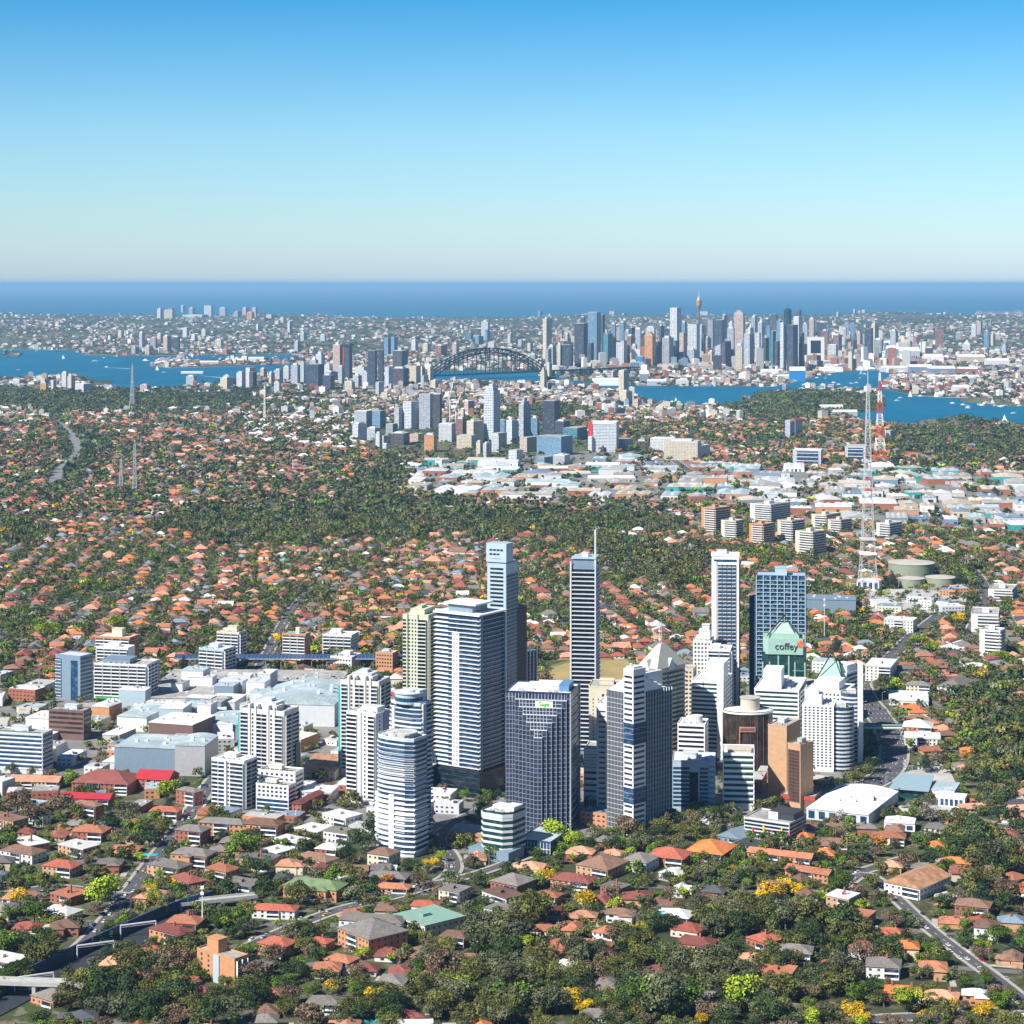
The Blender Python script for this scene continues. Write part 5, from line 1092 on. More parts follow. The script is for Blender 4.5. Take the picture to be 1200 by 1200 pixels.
# paved core
for nm, q, lb in (('plaza', [(-40,925),(120,905),(250,900),(260,960),(300,965),(360,985),(400,965),(440,1010),(520,1000),(560,1000),(700,985),(860,975),(960,960),(1000,930),(1010,870),(1000,830),(960,800),(840,805),(780,830),(700,860),(640,880),(560,870),(470,870),(460,800),(190,796),(100,815),(-40,835)], 'grey paved streets and forecourts between the towers'),
                 ('yard', [(1060,905),(1110,895),(1125,930),(1120,958),(1060,955),(1045,935)], 'pale concrete sales yard around the car dealership'),
                 ('works_yard', [(1010,690),(1135,690),(1130,715),(1040,722),(1010,712)], 'cluttered yard of pale sheds beside the water tanks'),
                 ('industrial_yard', [(470,548),(560,538),(700,528),(830,528),(900,545),(1000,545),(1200,552),(1260,600),(1200,632),(1000,622),(900,606),(850,600),(760,594),(560,590),(480,582)], 'pale paved yards around the white warehouse roofs')):
    sheet(nm, [[ground(*a) for a in q]], 0.06 if nm != 'yard' else 0.09, mat('paving '+nm, {'plaza':(0.20,0.19,0.18),'yard':(0.45,0.43,0.40),'works_yard':(0.42,0.40,0.38),'industrial_yard':(0.20,0.19,0.17)}[nm], 0.9, var=0.3, scale=0.03), lb)
# ------------------------------------------------------------------ tanks, shed, masts
for i, (px, py, r, h, lb) in enumerate(((1073,676,54,16,'largest round concrete water tank, behind the two smaller ones'),(1071,690,31,12,'left of the two smaller green-grey water tanks'),(1106,690,36,13,'right of the two smaller green-grey water tanks'))):
    X, Y = ground(px, py); r = r*0.5*Y/F*(1.0); e = tag(empty('water_tank', (X, Y+r, 0)), lb, 'water tank', 'water tanks on the hill')
    b = MB(); b.frustum(0,0,0,h,r,r,48); part('wall', b, e, mats=[mat('tank green grey', (0.24,0.27,0.20), 0.8, var=0.12)])
    b = MB(); b.frustum(0,0,h,h+2.2,r*1.01,r*0.1,48); b.frustum(0,0,h-0.4,h,r*1.02,r*1.02,48); part('roof', b, e, mats=[mat('tank roof', (0.46,0.43,0.37), 0.85, var=0.15, scale=0.05)]); excl(X, Y+r, r+2, r+2)
b_ = hall((943,1003,1016,697,720,8), 'bluegrey', 'bluegrey', 'long dark blue-grey shed with a clerestory strip behind the glass slab', 40, sh=0)
hall((1004,1030,1038,678,692,20), 'offwhite', 'roofwhite', 'small white hall at the foot of the tall lattice mast', 24, sh=1.5)
def lattice(px, py, ytop, wb, wt, label, red=0.0, n=16, k='steel', arms=(), kr='redpaint', bar=0.9):
    X, Y = ground(px, py); H = H0-(ytop-Y0)*Y/F; e = tag(empty('lattice_mast', (X, Y, 0)), label, 'lattice mast', 'lattice masts')
    zs = [H*(1-(1-i/n)**1.15) for i in range(n+1)]; wd = lambda z: wb+(wt-wb)*min(1, (z/H)**0.55)
    cs = ((-1,-1),(1,-1),(1,1),(-1,1))
    for sx_, sy in cs:
        for i in range(n):
            pass
        b = MB()
        for i in range(n): a, c = wd(zs[i])/2, wd(zs[i+1])/2; b.bar((sx_*a,sy*a,zs[i]),(sx_*c,sy*c,zs[i+1]), bar, 1 if red and (i % 4) < 2 and zs[i] >= 0 else 0)
        part('leg', b, e, mats=[W(k), W(kr)])
    for i in range(n):
        a, c = wd(zs[i])/2, wd(zs[i+1])/2; b = MB(); col = 1 if red and (i % 4) < 2 else 0
        for j in range(4):
            p, q = cs[j], cs[(j+1) % 4]; b.bar((p[0]*a,p[1]*a,zs[i]),(q[0]*c,q[1]*c,zs[i+1]),bar*0.5,col); b.bar((q[0]*a,q[1]*a,zs[i]),(p[0]*c,p[1]*c,zs[i+1]),bar*0.5,col); b.bar((p[0]*c,p[1]*c,zs[i+1]),(q[0]*c,q[1]*c,zs[i+1]),bar*0.6,col)
        part('bracing', b, e, mats=[W(k), W(kr)])
    for z, ww, kk in arms: b = MB(); b.box(-ww/2,ww/2,-ww/2,ww/2,z*H,z*H+2.2); part('platform', b, e, mats=[W(kk)])
    b = MB(); b.bar((0,0,H),(0,0,H*1.06),0.5); part('antenna', b, e, mats=[W('white')])
lattice(1017, 690, 450, 26, 2.6, 'tallest lattice mast, grey and red, standing by the water tanks', 0, 20, 'lightgrey', ((0.17,21,'white'),(0.24,19,'lightgrey'),(0.48,10,'redpaint'),(0.53,9,'redpaint'),(0.62,8,'lightgrey')), bar=0.5)
lattice(1031, 543, 437, 30, 2.5, 'red and white lattice tower behind the tallest grey mast', 1, 16, 'white', bar=1.0)
lattice(155, 478, 428, 18, 2.5, 'grey lattice mast on the ridge before the left harbour', 0, 14, 'steel', ((0.3,10,'lightgrey'),(0.6,8,'lightgrey')), bar=1.5)
lattice(142, 574, 538, 9, 3, 'short grey lattice mast at far left, first of a close pair', 0, 8, 'steel', bar=0.9)
lattice(158, 576, 520, 10, 3, 'grey lattice mast at far left, taller of a close pair', 0, 10, 'steel', bar=0.9)
lattice(310, 492, 452, 6, 2, 'thin white lattice mast above the white shops at left', 0, 8, 'white', bar=1.2)
for px, py, yt, lb in ((237,1090,1038,'white mobile phone pole beside the railway'),(773,812,735,'slim flagpole behind the pyramid-roofed tower'),(966,752,700,'thin white pole near the long blue-grey shed')):
    X, Y = ground(px, py); H = H0-(yt-Y0)*Y/F; e = tag(empty('pole', (X,Y,0)), lb, 'pole'); b = MB(); b.bar((0,0,0),(0,0,H),0.9,w2=0.6); part('shaft', b, e, mats=[W('lightgrey')])
    b = MB(); [b.box(-1,1,-1,1,H*q,H*q+1.6) for q in (0.8,0.93)]; part('antenna_panel', b, e, mats=[W('white')])

fr_ = random.Random(31); nf_ = 0
for _ in range(4000):
    if nf_ >= 62: break
    px_, py_ = fr_.uniform(5,1195), fr_.uniform(975,1192)
    if fr_.random() < 0.5: px_, py_ = fr_.uniform(5,560), fr_.uniform(970,1150)
    X_, Y_ = ground(px_, py_)
    if not clear([X_],[Y_],17)[0] or not road_clear([X_],[Y_],15)[0]: continue
    wpx = fr_.uniform(30,52); hpx = fr_.choice((14,18,22)); k_ = fr_.choice(('gy','gy','br','br','mr','or','wh','rd')); fl_ = fr_.random() < 0.25; wl = fr_.choice(('orange','brick','tan','cream','offwhite','orange')); th = fr_.choice((12,20,28,36,50))
    flats((px_-wpx*(1-th/120), px_, px_+wpx*th/120, py_-hpx, py_, th), k_, wl, '~'+ROOF[k_][0]+' '+({'orange':'orange brick','brick':'red brick','tan':'tan brick','cream':'cream','offwhite':'white'}[wl])+(' flat-roofed' if fl_ else '')+' flats', D=fr_.uniform(13,17), flat=fl_, chim=fr_.choice((0,0,1))); nf_ += 1
# ------------------------------------------------------------------ farther towers: walls with rows of windows, plant rooms and masts on top
FC = {'w': ('white', (0.64,0.64,0.63),(0.10,0.13,0.18)), 'c': ('cream', (0.62,0.55,0.42),(0.16,0.14,0.12)), 'g': ('grey', (0.36,0.36,0.37),(0.08,0.10,0.13)), 'd': ('dark navy', (0.045,0.06,0.09),(0.02,0.03,0.05)),
      'k': ('charcoal', (0.08,0.075,0.08),(0.02,0.02,0.03)), 'b': ('blue glass', (0.16,0.28,0.38),(0.04,0.09,0.16)), 't': ('teal glass', (0.06,0.22,0.26),(0.02,0.08,0.11)), 'o': ('orange', (0.58,0.30,0.12),(0.22,0.12,0.07)),
      'r': ('red-brown', (0.26,0.13,0.10),(0.08,0.05,0.05)), 's': ('striped white and blue', (0.70,0.72,0.74),(0.05,0.09,0.16)), 'p': ('pinkish beige', (0.52,0.40,0.34),(0.16,0.13,0.13)), 'z': ('bright blue', (0.01,0.22,0.50),(0.01,0.16,0.40)),
      'x': ('pale grey', (0.42,0.44,0.47),(0.14,0.17,0.22))}
def fmat(c, far):
    v = FC[c]
    if c == 'z': return W('cyanbox')
    return facade('facade %s %d' % (v[0], far), v[1], v[2], (3.5, 4.2, 7.0)[far], (3.4, 5.0, 8.0)[far], 0.55, (0.8 if c in 's' else 0.62))
def far_tower(x0, x1, yt, yb, c, th=None, top='box', group='distant towers', far=2, label=None, cat='tower', roofk=None, name='high_rise', D=None):
    th = th if th is not None else R.choice((12,18,25,32,40)); xc = x0+(x1-x0)*(0.92-th/75)
    try: loc, rz, w, d, H = pxbox(x0, xc, x1, yt, yb, th)
    except ZeroDivisionError: return
    if not (0 < d < 80): loc, rz, w, d, H = pxbox(x0, xc, x1, yt, yb, th, D=max(15, w*0.8))
    if H < 6: H = 8
    look = FC[c][0] + (' tower' if H > 45 else ' block'); e = empty(name, loc, rz)
    if label: tag(e, label, cat, group)
    else: auto(e, look, cat, group)
    b = MB(); b.prism(rect(w, d), -6, H); part('wall', b, e, mats=[fmat(c, far)])
    b = MB(); b.box(-w+0.5, -0.5, 0.5, d-0.5, H-0.4, H+0.8); part('roof', b, e, mats=[W(roofk or R.choice(('roofgrey','roofwhite','concrete')))])
    if top != 'flat':
        b = MB(); a = R.uniform(0.15,0.3)
        if top == 'box': b.box(-w*(1-a), -w*a, d*0.2, d*0.8, H, H+min(9, H*0.08)+1)
        if top == 'step': b.box(-w*0.85, -w*0.15, d*0.15, d*0.85, H, H+8); b.box(-w*0.7, -w*0.3, d*0.3, d*0.7, H+8, H+16)
        if top == 'mast': b.box(-w*0.7, -w*0.3, d*0.3, d*0.7, H, H+6); b.bar((-w/2,d/2,H),(-w/2,d/2,H+35), 1.8, w2=0.8)
        if top == 'slant': b.v += [(-w,0,H),(0,0,H),(0,d,H),(-w,d,H),(0,0,H+w*0.45),(0,d,H+w*0.45)]; b.f += [[0,1,4],[2,3,5],[1,2,5,4],[0,4,5,3]]; b.m += [0]*4
        if top == 'spire': b.frustum(-w/2, d/2, H, H+24, min(w,d)*0.45, 0.6, 8)
        part('plant_room' if top in ('box','step') else top + '_top', b, e, mats=[fmat(c, far) if top in ('step','slant') else W('lightgrey')])
    excl(loc[0]-w/2, loc[1]+d/2, w/2+3, d/2+3)
    return e, w, d, H
# city skyline: x0, x1, top, base, colour, roof
CBD = """636 647 374 425 c box;639 646 409 433 g flat;653 659 404 434 c box;657 672 404 434 x step;673 689 379 428 d flat;689 704 366 428 b flat;688 696 402 429 d flat;704 709 369 425 d flat;707 718 391 429 t flat;716 722 380 420 b box;722 735 403 431 w slant;
735 744 394 424 r box;738 744 384 420 d mast;732 740 388 416 g box;740 747 405 430 x box;745 756 418 432 z flat;755 769 393 431 o step;757 771 384 415 w box;751 756 390 420 k box;768 776 400 430 d flat;776 790 396 431 g box;779 789 385 420 x box;785 799 361 425 w flat;790 797 399 430 d flat;796 806 390 430 p flat;
806 821 380 429 w flat;805 817 410 430 x box;822 828 392 424 d flat;826 834 396 424 g box;829 838 375 415 g flat;838 850 375 416 d flat;830 840 412 430 c box;838 846 406 430 s slant;844 859 403 433 k slant;852 862 385 425 x box;860 876 367 420 p step;862 872 405 437 c box;870 876 398 430 b flat;
872 885 391 434 x flat;876 884 384 430 w spire;885 892 390 430 w flat;888 896 378 425 x spire;893 902 396 434 d flat;898 904 382 430 b flat;903 910 388 434 t flat;908 916 400 436 k flat;914 922 378 437 w flat;922 937 381 437 d flat;930 942 371 430 w flat;936 943 390 436 k flat;
970 984 404 425 w flat;958 972 378 404 x box;962 973 388 412 r box;976 988 393 418 r box;988 993 385 400 p box;996 1003 379 400 b flat;1004 1012 390 408 p box;1013 1025 388 422 x slant;1021 1032 380 412 c step;1024 1037 398 418 g box;1036 1042 402 417 t flat;1043 1054 388 415 x box;1052 1058 400 418 k flat;
1062 1070 400 412 p box;1079 1089 398 420 t flat;1096 1108 387 410 r flat;1084 1096 408 426 x box;1120 1128 390 404 g box;1138 1146 382 402 w box;1144 1153 377 398 p flat;1153 1161 388 410 b mast;1161 1168 392 408 c box;1166 1174 391 404 p box;1128 1141 403 414 w spire;1174 1182 405 416 x box;
713 722 396 428 x box;726 733 378 406 b box;745 752 386 412 x box;772 779 382 412 k box;799 805 378 412 b box;846 853 370 408 g mast;868 874 378 414 t flat;854 861 378 410 w box;880 888 372 404 g box;896 903 374 402 x box;904 912 368 400 k flat;910 917 376 410 b flat;932 940 363 392 k flat;940 948 380 410 x box;820 826 382 418 x box;948 956 374 400 p box;700 707 384 422 g box;662 668 392 416 p box;680 686 372 400 x box"""
for i, row in enumerate(CBD.replace('\n', '').split(';')):
    a = row.split(); x0, x1, yt, yb = map(float, a[:4]); a[4] = 'd' if a[4] in 'xg' and i % 3 == 0 else a[4]; far_tower(x0, x1, yt, yb-2, a[4], top=a[5], group='skyline towers beyond the harbour', cat='skyscraper')
# rounded dark teal crown, white portal frame buildings
X, Y = ground(924, 425); e = tag(empty('high_rise', (X, Y+30, 0)), 'dark teal tower with a domed crown in the far skyline', 'skyscraper', 'skyline towers beyond the harbour'); H = H0-(364-Y0)*Y/F
b = MB(); b.frustum(0,0,0,H,20,20,20); part('wall', b, e, mats=[W('glt')]); b = MB(); b.frustum(0,0,H,H+8,20,15,20); b.frustum(0,0,H+8,H+13,15,6,20); b.bar((0,0,H+12),(0,0,H+30),1.5); part('dome', b, e, mats=[W('glt')])
for x0, x1, yt, yb, lb in ((806.5,820.5,381,426,'white framed slab with two dark recesses in the far skyline'),(946,967,395,428,'white portal tower with a dark arched centre near the far wharf')):
    loc, rz, w, d, H = pxbox(x0, x1-1, x1, yt, yb, 8, D=30); e = tag(empty('high_rise', loc, rz), lb, 'skyscraper', 'skyline towers beyond the harbour')
    b = MB(); b.box(-w,-w*0.8,-4,d,0,H); b.box(-w*0.2,0,-4,d,0,H); b.box(-w*0.8,-w*0.2,-4,d,H*0.88,H); part('frame', b, e, mats=[W('offwhite')])
    b = MB(); b.box(-w*0.8,-w*0.2,-1,d-1,0,H*0.87); part('glazing', b, e, mats=[W('gld')]); b = MB(); b.box(-w*0.8,-w*0.2,-2.5,d-2,H*0.36,H*0.42); part('band', b, e, mats=[W('offwhite')])
# slender observation tower with a gold turret
X, Y = ground(819, 412); hh = lambda py: H0-(py-Y0)*Y/F
e = tag(empty('observation_tower', (X, Y, 0)), 'slender observation tower with golden turret and spire, tallest in the skyline', 'observation tower')
b = MB(); b.frustum(0,0,0,hh(360),6,5,12); part('shaft', b, e, mats=[W('brown')])
b = MB(); b.frustum(0,0,hh(362),hh(358),7,16,20); b.frustum(0,0,hh(358),hh(352),16,16,20); part('turret', b, e, mats=[mat('turret gold', (0.38,0.22,0.09), 0.5, var=0.1)])
b = MB(); b.frustum(0,0,hh(352),hh(348.5),12,9,20); part('turret_cap', b, e, mats=[W('beige')]); b = MB(); b.bar((0,0,hh(350)),(0,0,hh(340.5)),4.5,w2=1.5); part('spire', b, e, mats=[W('lightgrey')])
# North side business district, towers before the bridge
NS = """390 402 404 446 p box;431 442 411 455 d flat;443 450 410 452 d flat;460 478 411 432 k flat;459 479 432 452 k box;451 460 430 455 s flat;480 493 429 450 c flat;358 380 427 455 d flat;370 381 415 440 w box;363 373 422 445 x box;380 390 428 446 w box;315 322 437 454 c box;321 332 434 452 x box;332 340 430 446 w box;305 313 432 443 p box;
341 352 428 452 x box;349 358 424 450 w flat;277 288 437 454 w box;288 300 431 455 w flat;292 301 436 456 k flat;414 424 440 455 x box;424 432 436 452 w box;416 431 430 446 w box;440 450 448 466 x flat;450 458 396 416 b flat;458 466 395 416 b flat;396 404 430 452 x box;378 392 440 458 d box;382 396 436 450 g box;493 502 440 452 x flat;505 518 446 458 c box;321 329 448 462 w box;404 416 448 460 c box;
218 231 441 454 x box;239 248 450 456 c flat;258 274 443 456 c box;262 270 440 450 w box;72 80 437 456 w box;79 88 441 458 c box;60 66 446 458 w flat;47 56 449 460 o box;88 108 450 460 w flat;15 25 445 452 w box;164 176 451 460 p box;725 737 434 470 c flat;727 741 459 476 c box;741 752 468 480 p flat;716 722 436 448 x box;708 725 475 486 w box;690 698 470 480 c flat;633 641 436 462 c step"""
for row in NS.replace('\n', '').split(';'):
    a = row.split(); x0, x1, yt, yb = map(float, a[:4]); far_tower(x0, x1, yt, yb, a[4], top=a[5], group='business district towers before the bridge', far=1, cat='high-rise')
e, w, d, H = far_tower(402, 413, 404, 446, 'd', 20, 'flat', 'business district towers before the bridge', 1, 'dark glass tower with a red edge and flared top, left of the arch bridge', 'high-rise')
b = MB(); b.box(-w-1.2, -w+3, -1.2, 3, 0, H-3); part('red_edge', b, e, mats=[W('redpaint')]); b = MB(); b.box(-w-4, 4, -4, d+4, H-6, H+3); part('flared_top', b, e, mats=[W('dark')])
# far shore high-rises left
EB = """184 192 362 377 w box;192 205 363 378 c flat;196 204 361 374 b flat;212 217 358 366 x box;221 229 361 373 g box;239 250 358 376 w flat;217 246 369 377 w flat;257 266 361 376 x box;274 283 365 377 g box;284 292 361 375 p box;289 298 366 379 o box;295 302 361 377 p box;312 322 369 378 c box;337 343 377 396 w box;138 145 388 400 c box;163 170 390 408 x box;176 184 396 408 g box;184 192 391 403 c box;191 201 394 412 p box;202 211 395 410 d box;214 222 384 399 w flat;236 242 386 399 w box;
224 231 392 402 w box;247 252 388 396 w flat;300 306 380 393 w box;152 158 392 400 w box;328 335 372 384 c box;322 329 376 386 w box;252 262 398 408 c box;170 178 406 416 p box;154 163 407 417 g box;345 353 400 412 x box;564 574 377 402 w box;568 574 386 403 b flat;557 567 394 405 b flat;595 600 391 404 w flat;572 581 401 410 w flat;545 555 390 402 t flat;510 524 405 417 r box;495 505 403 414 c box;482 490 399 412 w box;530 538 403 416 p box;618 625 402 412 c flat;607 613 398 408 x flat;620 630 416 428 g box;626 634 422 430 c box;642 652 406 430 g box;
1000 1004 362 372 w flat;1005 1010 364 372 x flat;1010 1015 363 372 w flat;980 986 366 376 x box;714 724 365 373 p flat;729 735 367 373 o flat;820 832 365 373 w flat;630 636 364 371 b flat;466 474 408 416 c box;352 360 390 402 x box;375 382 392 402 w box"""
for row in EB.replace('\n', '').split(';'):
    a = row.split(); x0, x1, yt, yb = map(float, a[:4]); far_tower(x0, x1, yt, yb, a[4], top=a[5], group='high-rises of the far eastern suburbs', cat='high-rise')
# middle-distance business strip
ST = """567 586 458 519 s step;608 622 474 514 x step;636 656 470 513 d flat;650 668 494 514 d box;593 607 493 521 w box;491 508 462 503 x flat;507 518 462 505 k flat;472 492 471 503 s flat;462 473 478 503 x flat;514 534 497 518 w flat;547 567 494 520 c box;534 546 491 511 r box;586 594 492 516 b flat;622 632 490 516 b box;629 687 512 534 b flat;609 631 513 530 p flat;497 512 510 530 o box;
535 558 511 526 c flat;558 566 518 535 c box;566 576 520 538 x box;576 587 511 530 w box;576 594 508 524 w flat;415 436 482 500 x flat;436 452 482 502 b flat;413 430 497 516 s box;430 446 502 516 x box;452 466 497 510 g flat;458 480 508 522 k box;444 458 511 520 w flat;468 478 488 498 r flat;480 497 509 520 p flat;512 526 491 498 w flat;920 932 494 516 x flat;
1037 1050 505 516 x flat;660 688 502 516 t flat;689 698 512 530 w flat;762 800 514 530 w flat;778 830 518 540 c box;800 835 523 540 w box;712 742 516 528 x flat;596 612 528 542 w flat;629 652 536 548 b flat;648 668 534 548 x box;440 448 508 526 w box;448 455 520 530 w flat;540 545 480 496 c flat;544 556 470 484 p flat;510 530 540 548 w box"""
for row in ST.replace('\n', '').split(';'):
    a = row.split(); x0, x1, yt, yb = map(float, a[:4]); far_tower(x0, x1, yt, yb, a[4], top=a[5], group='mid-distance business strip', far=0 if yt > 480 else 1, cat='office block')
# white hospital block with a red end, glassy offices
e, w, d, H = far_tower(690, 731, 495, 530, 's', 10, 'flat', 'mid-distance business strip', 0, 'white striped hospital block with a red end wall', 'hospital')
b = MB(); b.box(-w-1.5, -w+9, -1.5, 6, 0, H+2); part('red_wall', b, e, mats=[W('redpaint')]); b = MB(); b.box(-w+5, -w*0.1, -1.2, 0, H-5, H+1); part('white_band', b, e, mats=[W('white')])
for x0, x1, yt, yb, lb, kk in ((929,974,528,546,'long low office with white end walls and a blue glass front','glb'),(990,1022,524,540,'low glass office with a yellow corner panel beside the lattice masts','glb')):
    e, w, d, H = far_tower(x0, x1, yt, yb, 'w', 14, 'flat', 'mid-distance business strip', 0, lb, 'office')
    b = MB(); b.box(-w*0.85,-w*0.1,-1,0,2,H-2); part('glazing', b, e, mats=[W(kk)])
    for z in (0.3,0.55,0.8): b = MB(); b.box(-w*0.86,-w*0.09,-1.6,0,H*z,H*z+1.2); part('ledge', b, e, mats=[W('white')])
    if x0 == 990: b = MB(); b.box(-w-6,-w+8,-3,2,0,5); part('yellow_panel', b, e, mats=[W('yellow')])
e, w, d, H = far_tower(920, 943, 493, 512, 'x', 30, 'flat', 'mid-distance business strip', 0, 'pale blue block with a small red roof, alone among trees', 'office'); b = MB(); b.hip(-w*0.5,0,0,d,H+0.8,6); part('red_roof', b, e, mats=[ROOF['rd'][1]])
# balconied apartment blocks on the right
for px, wall, lb in (((822,838,856,596,626,42),'orange','orange and white balcony block, leftmost of the hillside apartments'),((845,862,871,611,633,35),'cream','yellow-cream block just right of the leftmost orange block'),((879,903,926,592,616,40),'offwhite','wide white balcony block at the back of the hillside apartments'),((878,894,908,615,640,40),'orange','salmon and white balcony block in the middle of the hillside apartments'),
   ((911,928,943,611,637,42),'beige','brown and white balcony block right of the salmon one'),((932,952,968,624,654,42),'cream','front cream balcony block with the widest bands'),((951,968,985,604,622,38),'cream','sandy block behind the front cream balcony block'),((970,985,998,610,627,40),'beige','sandy block at the right end of the hillside apartments'),((1027,1042,1057,614,632,40),'offwhite','grey-white terraced block right of the tallest mast'),
   ((905,917,926,592,606,30),'offwhite','small white block behind the wide white balcony block'),((1138,1170,1180,721,742,14),'offwhite','white seven-storey apartments at the right, rear of two'),((1148,1172,1178,740,772,28),'white','white tall apartments at the right, front of two with dark side'),((1158,1186,1200,692,706,20),'offwhite','blue and white striped building near the road past the tanks')):
    t = bx('balcony_block', '', 'apartment block', px, wall, 'roofgrey', lb, group='hillside apartment blocks')
    n = max(3, int(t.H/3.6)); L0, L1 = t.L(0), t.L(1); t.rows(0, L0*0.25, L0-0.6, 1, t.H-0.5, n, 1.5, 'gl', off=1.4); t.rows(0, L0*0.22, L0-0.3, 1, t.H-0.5, n, 1.2, 'offwhite', 1.4, 'balcony'); t.rows(1, 1, L1-1, 1, t.H-0.5, n, 1.4, 'gld', off=1.4); t.rows(1, 0.2, L1-0.2, 1, t.H-0.5, n, 1.0, 'offwhite', 1.2, 'balcony')
    t.top('lift_tower', -L0*0.6, -L0*0.35, L1*0.3, L1*0.55, 4, wall); t.finish()

# ------------------------------------------------------------------ the arch bridge
(ax, ay) = ground(503, 447); (bx_, by) = ground(636, 441); L = math.hypot(bx_-ax, by-ay); e = tag(empty('arch_bridge', (ax,ay,0), math.atan2(by-ay,bx_-ax)), 'steel arch bridge over the harbour with stone pylons at its ends', 'arch bridge')
st = mat('bridge steel', (0.018,0.03,0.05), 0.7, var=0.1); sc_ = Y0; Yb = ay; zt = H0-(408-Y0)*((ay+by)/2)/F; zd = H0-(437-Y0)*((ay+by)/2)/F
nb = 26; zl = lambda q: 8+(zt-26)*4*q*(1-q); zu = lambda q: max(zd+14, 0)*(1-4*q*(1-q))+(zt)*4*q*(1-q)
for s_ in (-14, 14):
    for nm, z in (('upper_chord', zu), ('lower_chord', zl)):
        b = MB(); [b.bar((L*i/nb,s_,z(i/nb)),(L*(i+1)/nb,s_,z((i+1)/nb)),3.8) for i in range(nb)]; part(nm, b, e, mats=[st])
    b = MB()
    for i in range(nb+1): b.bar((L*i/nb,s_,zl(i/nb)),(L*i/nb,s_,zu(i/nb)),1.8)
    for i in range(nb): q, r_ = (i/nb, (i+1)/nb) if i < nb/2 else ((i+1)/nb, i/nb); b.bar((L*q,s_,zu(q)),(L*r_,s_,zl(r_)),2.2)
    part('web', b, e, mats=[st])
    b = MB(); [b.bar((L*i/nb,s_,zd),(L*i/nb,s_,zl(i/nb)),1.6) for i in range(2,nb-1)]; part('hanger', b, e, mats=[st])
b = MB(); b.box(-260, L+620, -16, 16, zd-5, zd); part('deck', b, e, mats=[st])
b = MB(); [b.box(L+60+i*62, L+66+i*62, -12, 12, 0, zd-4) for i in range(9)]; [b.box(-80-i*60,-74-i*60,-12,12,0,zd-4) for i in range(3)]; part('approach_pier', b, e, mats=[W('beige')])
for x in (-16, L+16):
    for s_ in (-24, 24): b = MB(); b.box(x-9, x+9, s_-8, s_+8, 0, zd+32); b.box(x-7, x+7, s_-6, s_+6, zd+32, zd+37); part('pylon', b, e, mats=[W('beige')])

# ------------------------------------------------------------------ tower cranes and wharf sheds
for px, py, yt, lb in ((527,498,441,'white crane jib rising behind the striped white towers'),(534,500,462,'shorter crane right of the tall jib'),(1160,385,374,'crane among the far right towers')):
    X, Y = ground(px, py); H = H0-(yt-Y0)*Y/F; e = tag(empty('tower_crane', (X,Y,0)), lb, 'crane', 'tower cranes'); b = MB(); b.bar((0,0,0),(0,0,H*0.5),2.2); part('mast', b, e, mats=[W('white')]); b = MB(); b.bar((-6,0,H*0.45),(14,0,H),1.8); part('jib', b, e, mats=[W('white')]); b = MB(); b.box(-10,-3,-2,2,H*0.45,H*0.52); part('counterweight', b, e, mats=[W('concrete')])
for i in range(11):
    px = 1145+i*5.5+R.uniform(-1,1); X, Y = ground(px, 372+R.uniform(-1,1)); e = auto(empty('port_crane', (X,Y,hz(X,Y))), R.choice(('red','white','orange'))+' port crane', 'port crane', 'port cranes on the far right shore'); H = 75
    b = MB()
    for a in (-14,14): b.bar((a,0,0),(a,0,45),5)
    b.bar((-35,0,45),(45,0,45),5); b.bar((0,0,45),(30,0,H),4); b.bar((-14,0,45),(0,0,H),4); part('frame', b, e, mats=[W('orange' if i % 3 else 'offwhite')])
def shed(px, py, wpx, h, D, k, label, th=0, grp='harbour sheds', roofk='roofwhite', name='wharf_shed'):
    X, Y = ground(px, py); w = wpx*Y/F; e = auto(empty(name, (X,Y,hz(X,Y)), math.radians(th)), label, 'shed', grp)
    b = MB(); b.prism([(-w/2,0),(w/2,0),(w/2,D),(-w/2,D)], -2, h); part('wall', b, e, mats=[W(k)]); b = MB(); b.hip(-w/2,w/2,0,D,h,h*0.35,0,0.5,True); part('roof', b, e, mats=[W(roofk)]); excl(X, Y+D/2, w/2+4, D/2+4)
for a in ((712,452,30,22,60,'white','long white wharf shed'),(770,452,22,18,50,'paleblue','blue-white wharf shed'),(755,450,10,40,30,'bluegrey','blue wharf shed'),(800,452,14,20,50,'lightgrey','grey wharf shed'),(835,448,30,14,60,'beige','beige wharf shed'),(905,440,24,20,60,'white','white wharf shed'),(935,447,18,44,40,'cyanbox','bright blue box shed'),(925,445,22,16,30,'offwhite','low white wharf shed'),
          (975,436,26,16,70,'white','white curved wharf shed'),(1067,424,22,55,80,'paleblue','pale blue exhibition hall'),(1047,420,14,50,60,'bluegrey','teal hall'),(1050,436,32,20,60,'lightgrey','grey-roofed wharf shed'),(1080,438,26,30,70,'bluegrey','dark blue-grey shed'),(1105,440,30,30,80,'bluegrey','dark blue-grey hall'),(1135,438,22,22,60,'brick','red brick wharf shed'),(1118,444,60,12,30,'white','very long thin white wharf roof'),
          (1127,461,18,22,50,'offwhite','white boat shed'),(1095,428,22,40,80,'white','white exhibition shed'),(1140,425,30,30,80,'beige','beige office shed'),(1170,430,26,30,70,'offwhite','off-white hall'),(245,428,22,16,30,'p' and 'beige','pinkish navy shed'),(275,426,22,18,40,'orange','pink navy shed'),(300,424,18,18,40,'offwhite','white navy shed'),(225,438,26,8,20,'offwhite','small fort jetty building'),(990,488,30,14,50,'concrete','low grey jetty building'),(975,482,26,14,40,'offwhite','low white jetty building')): shed(*a)

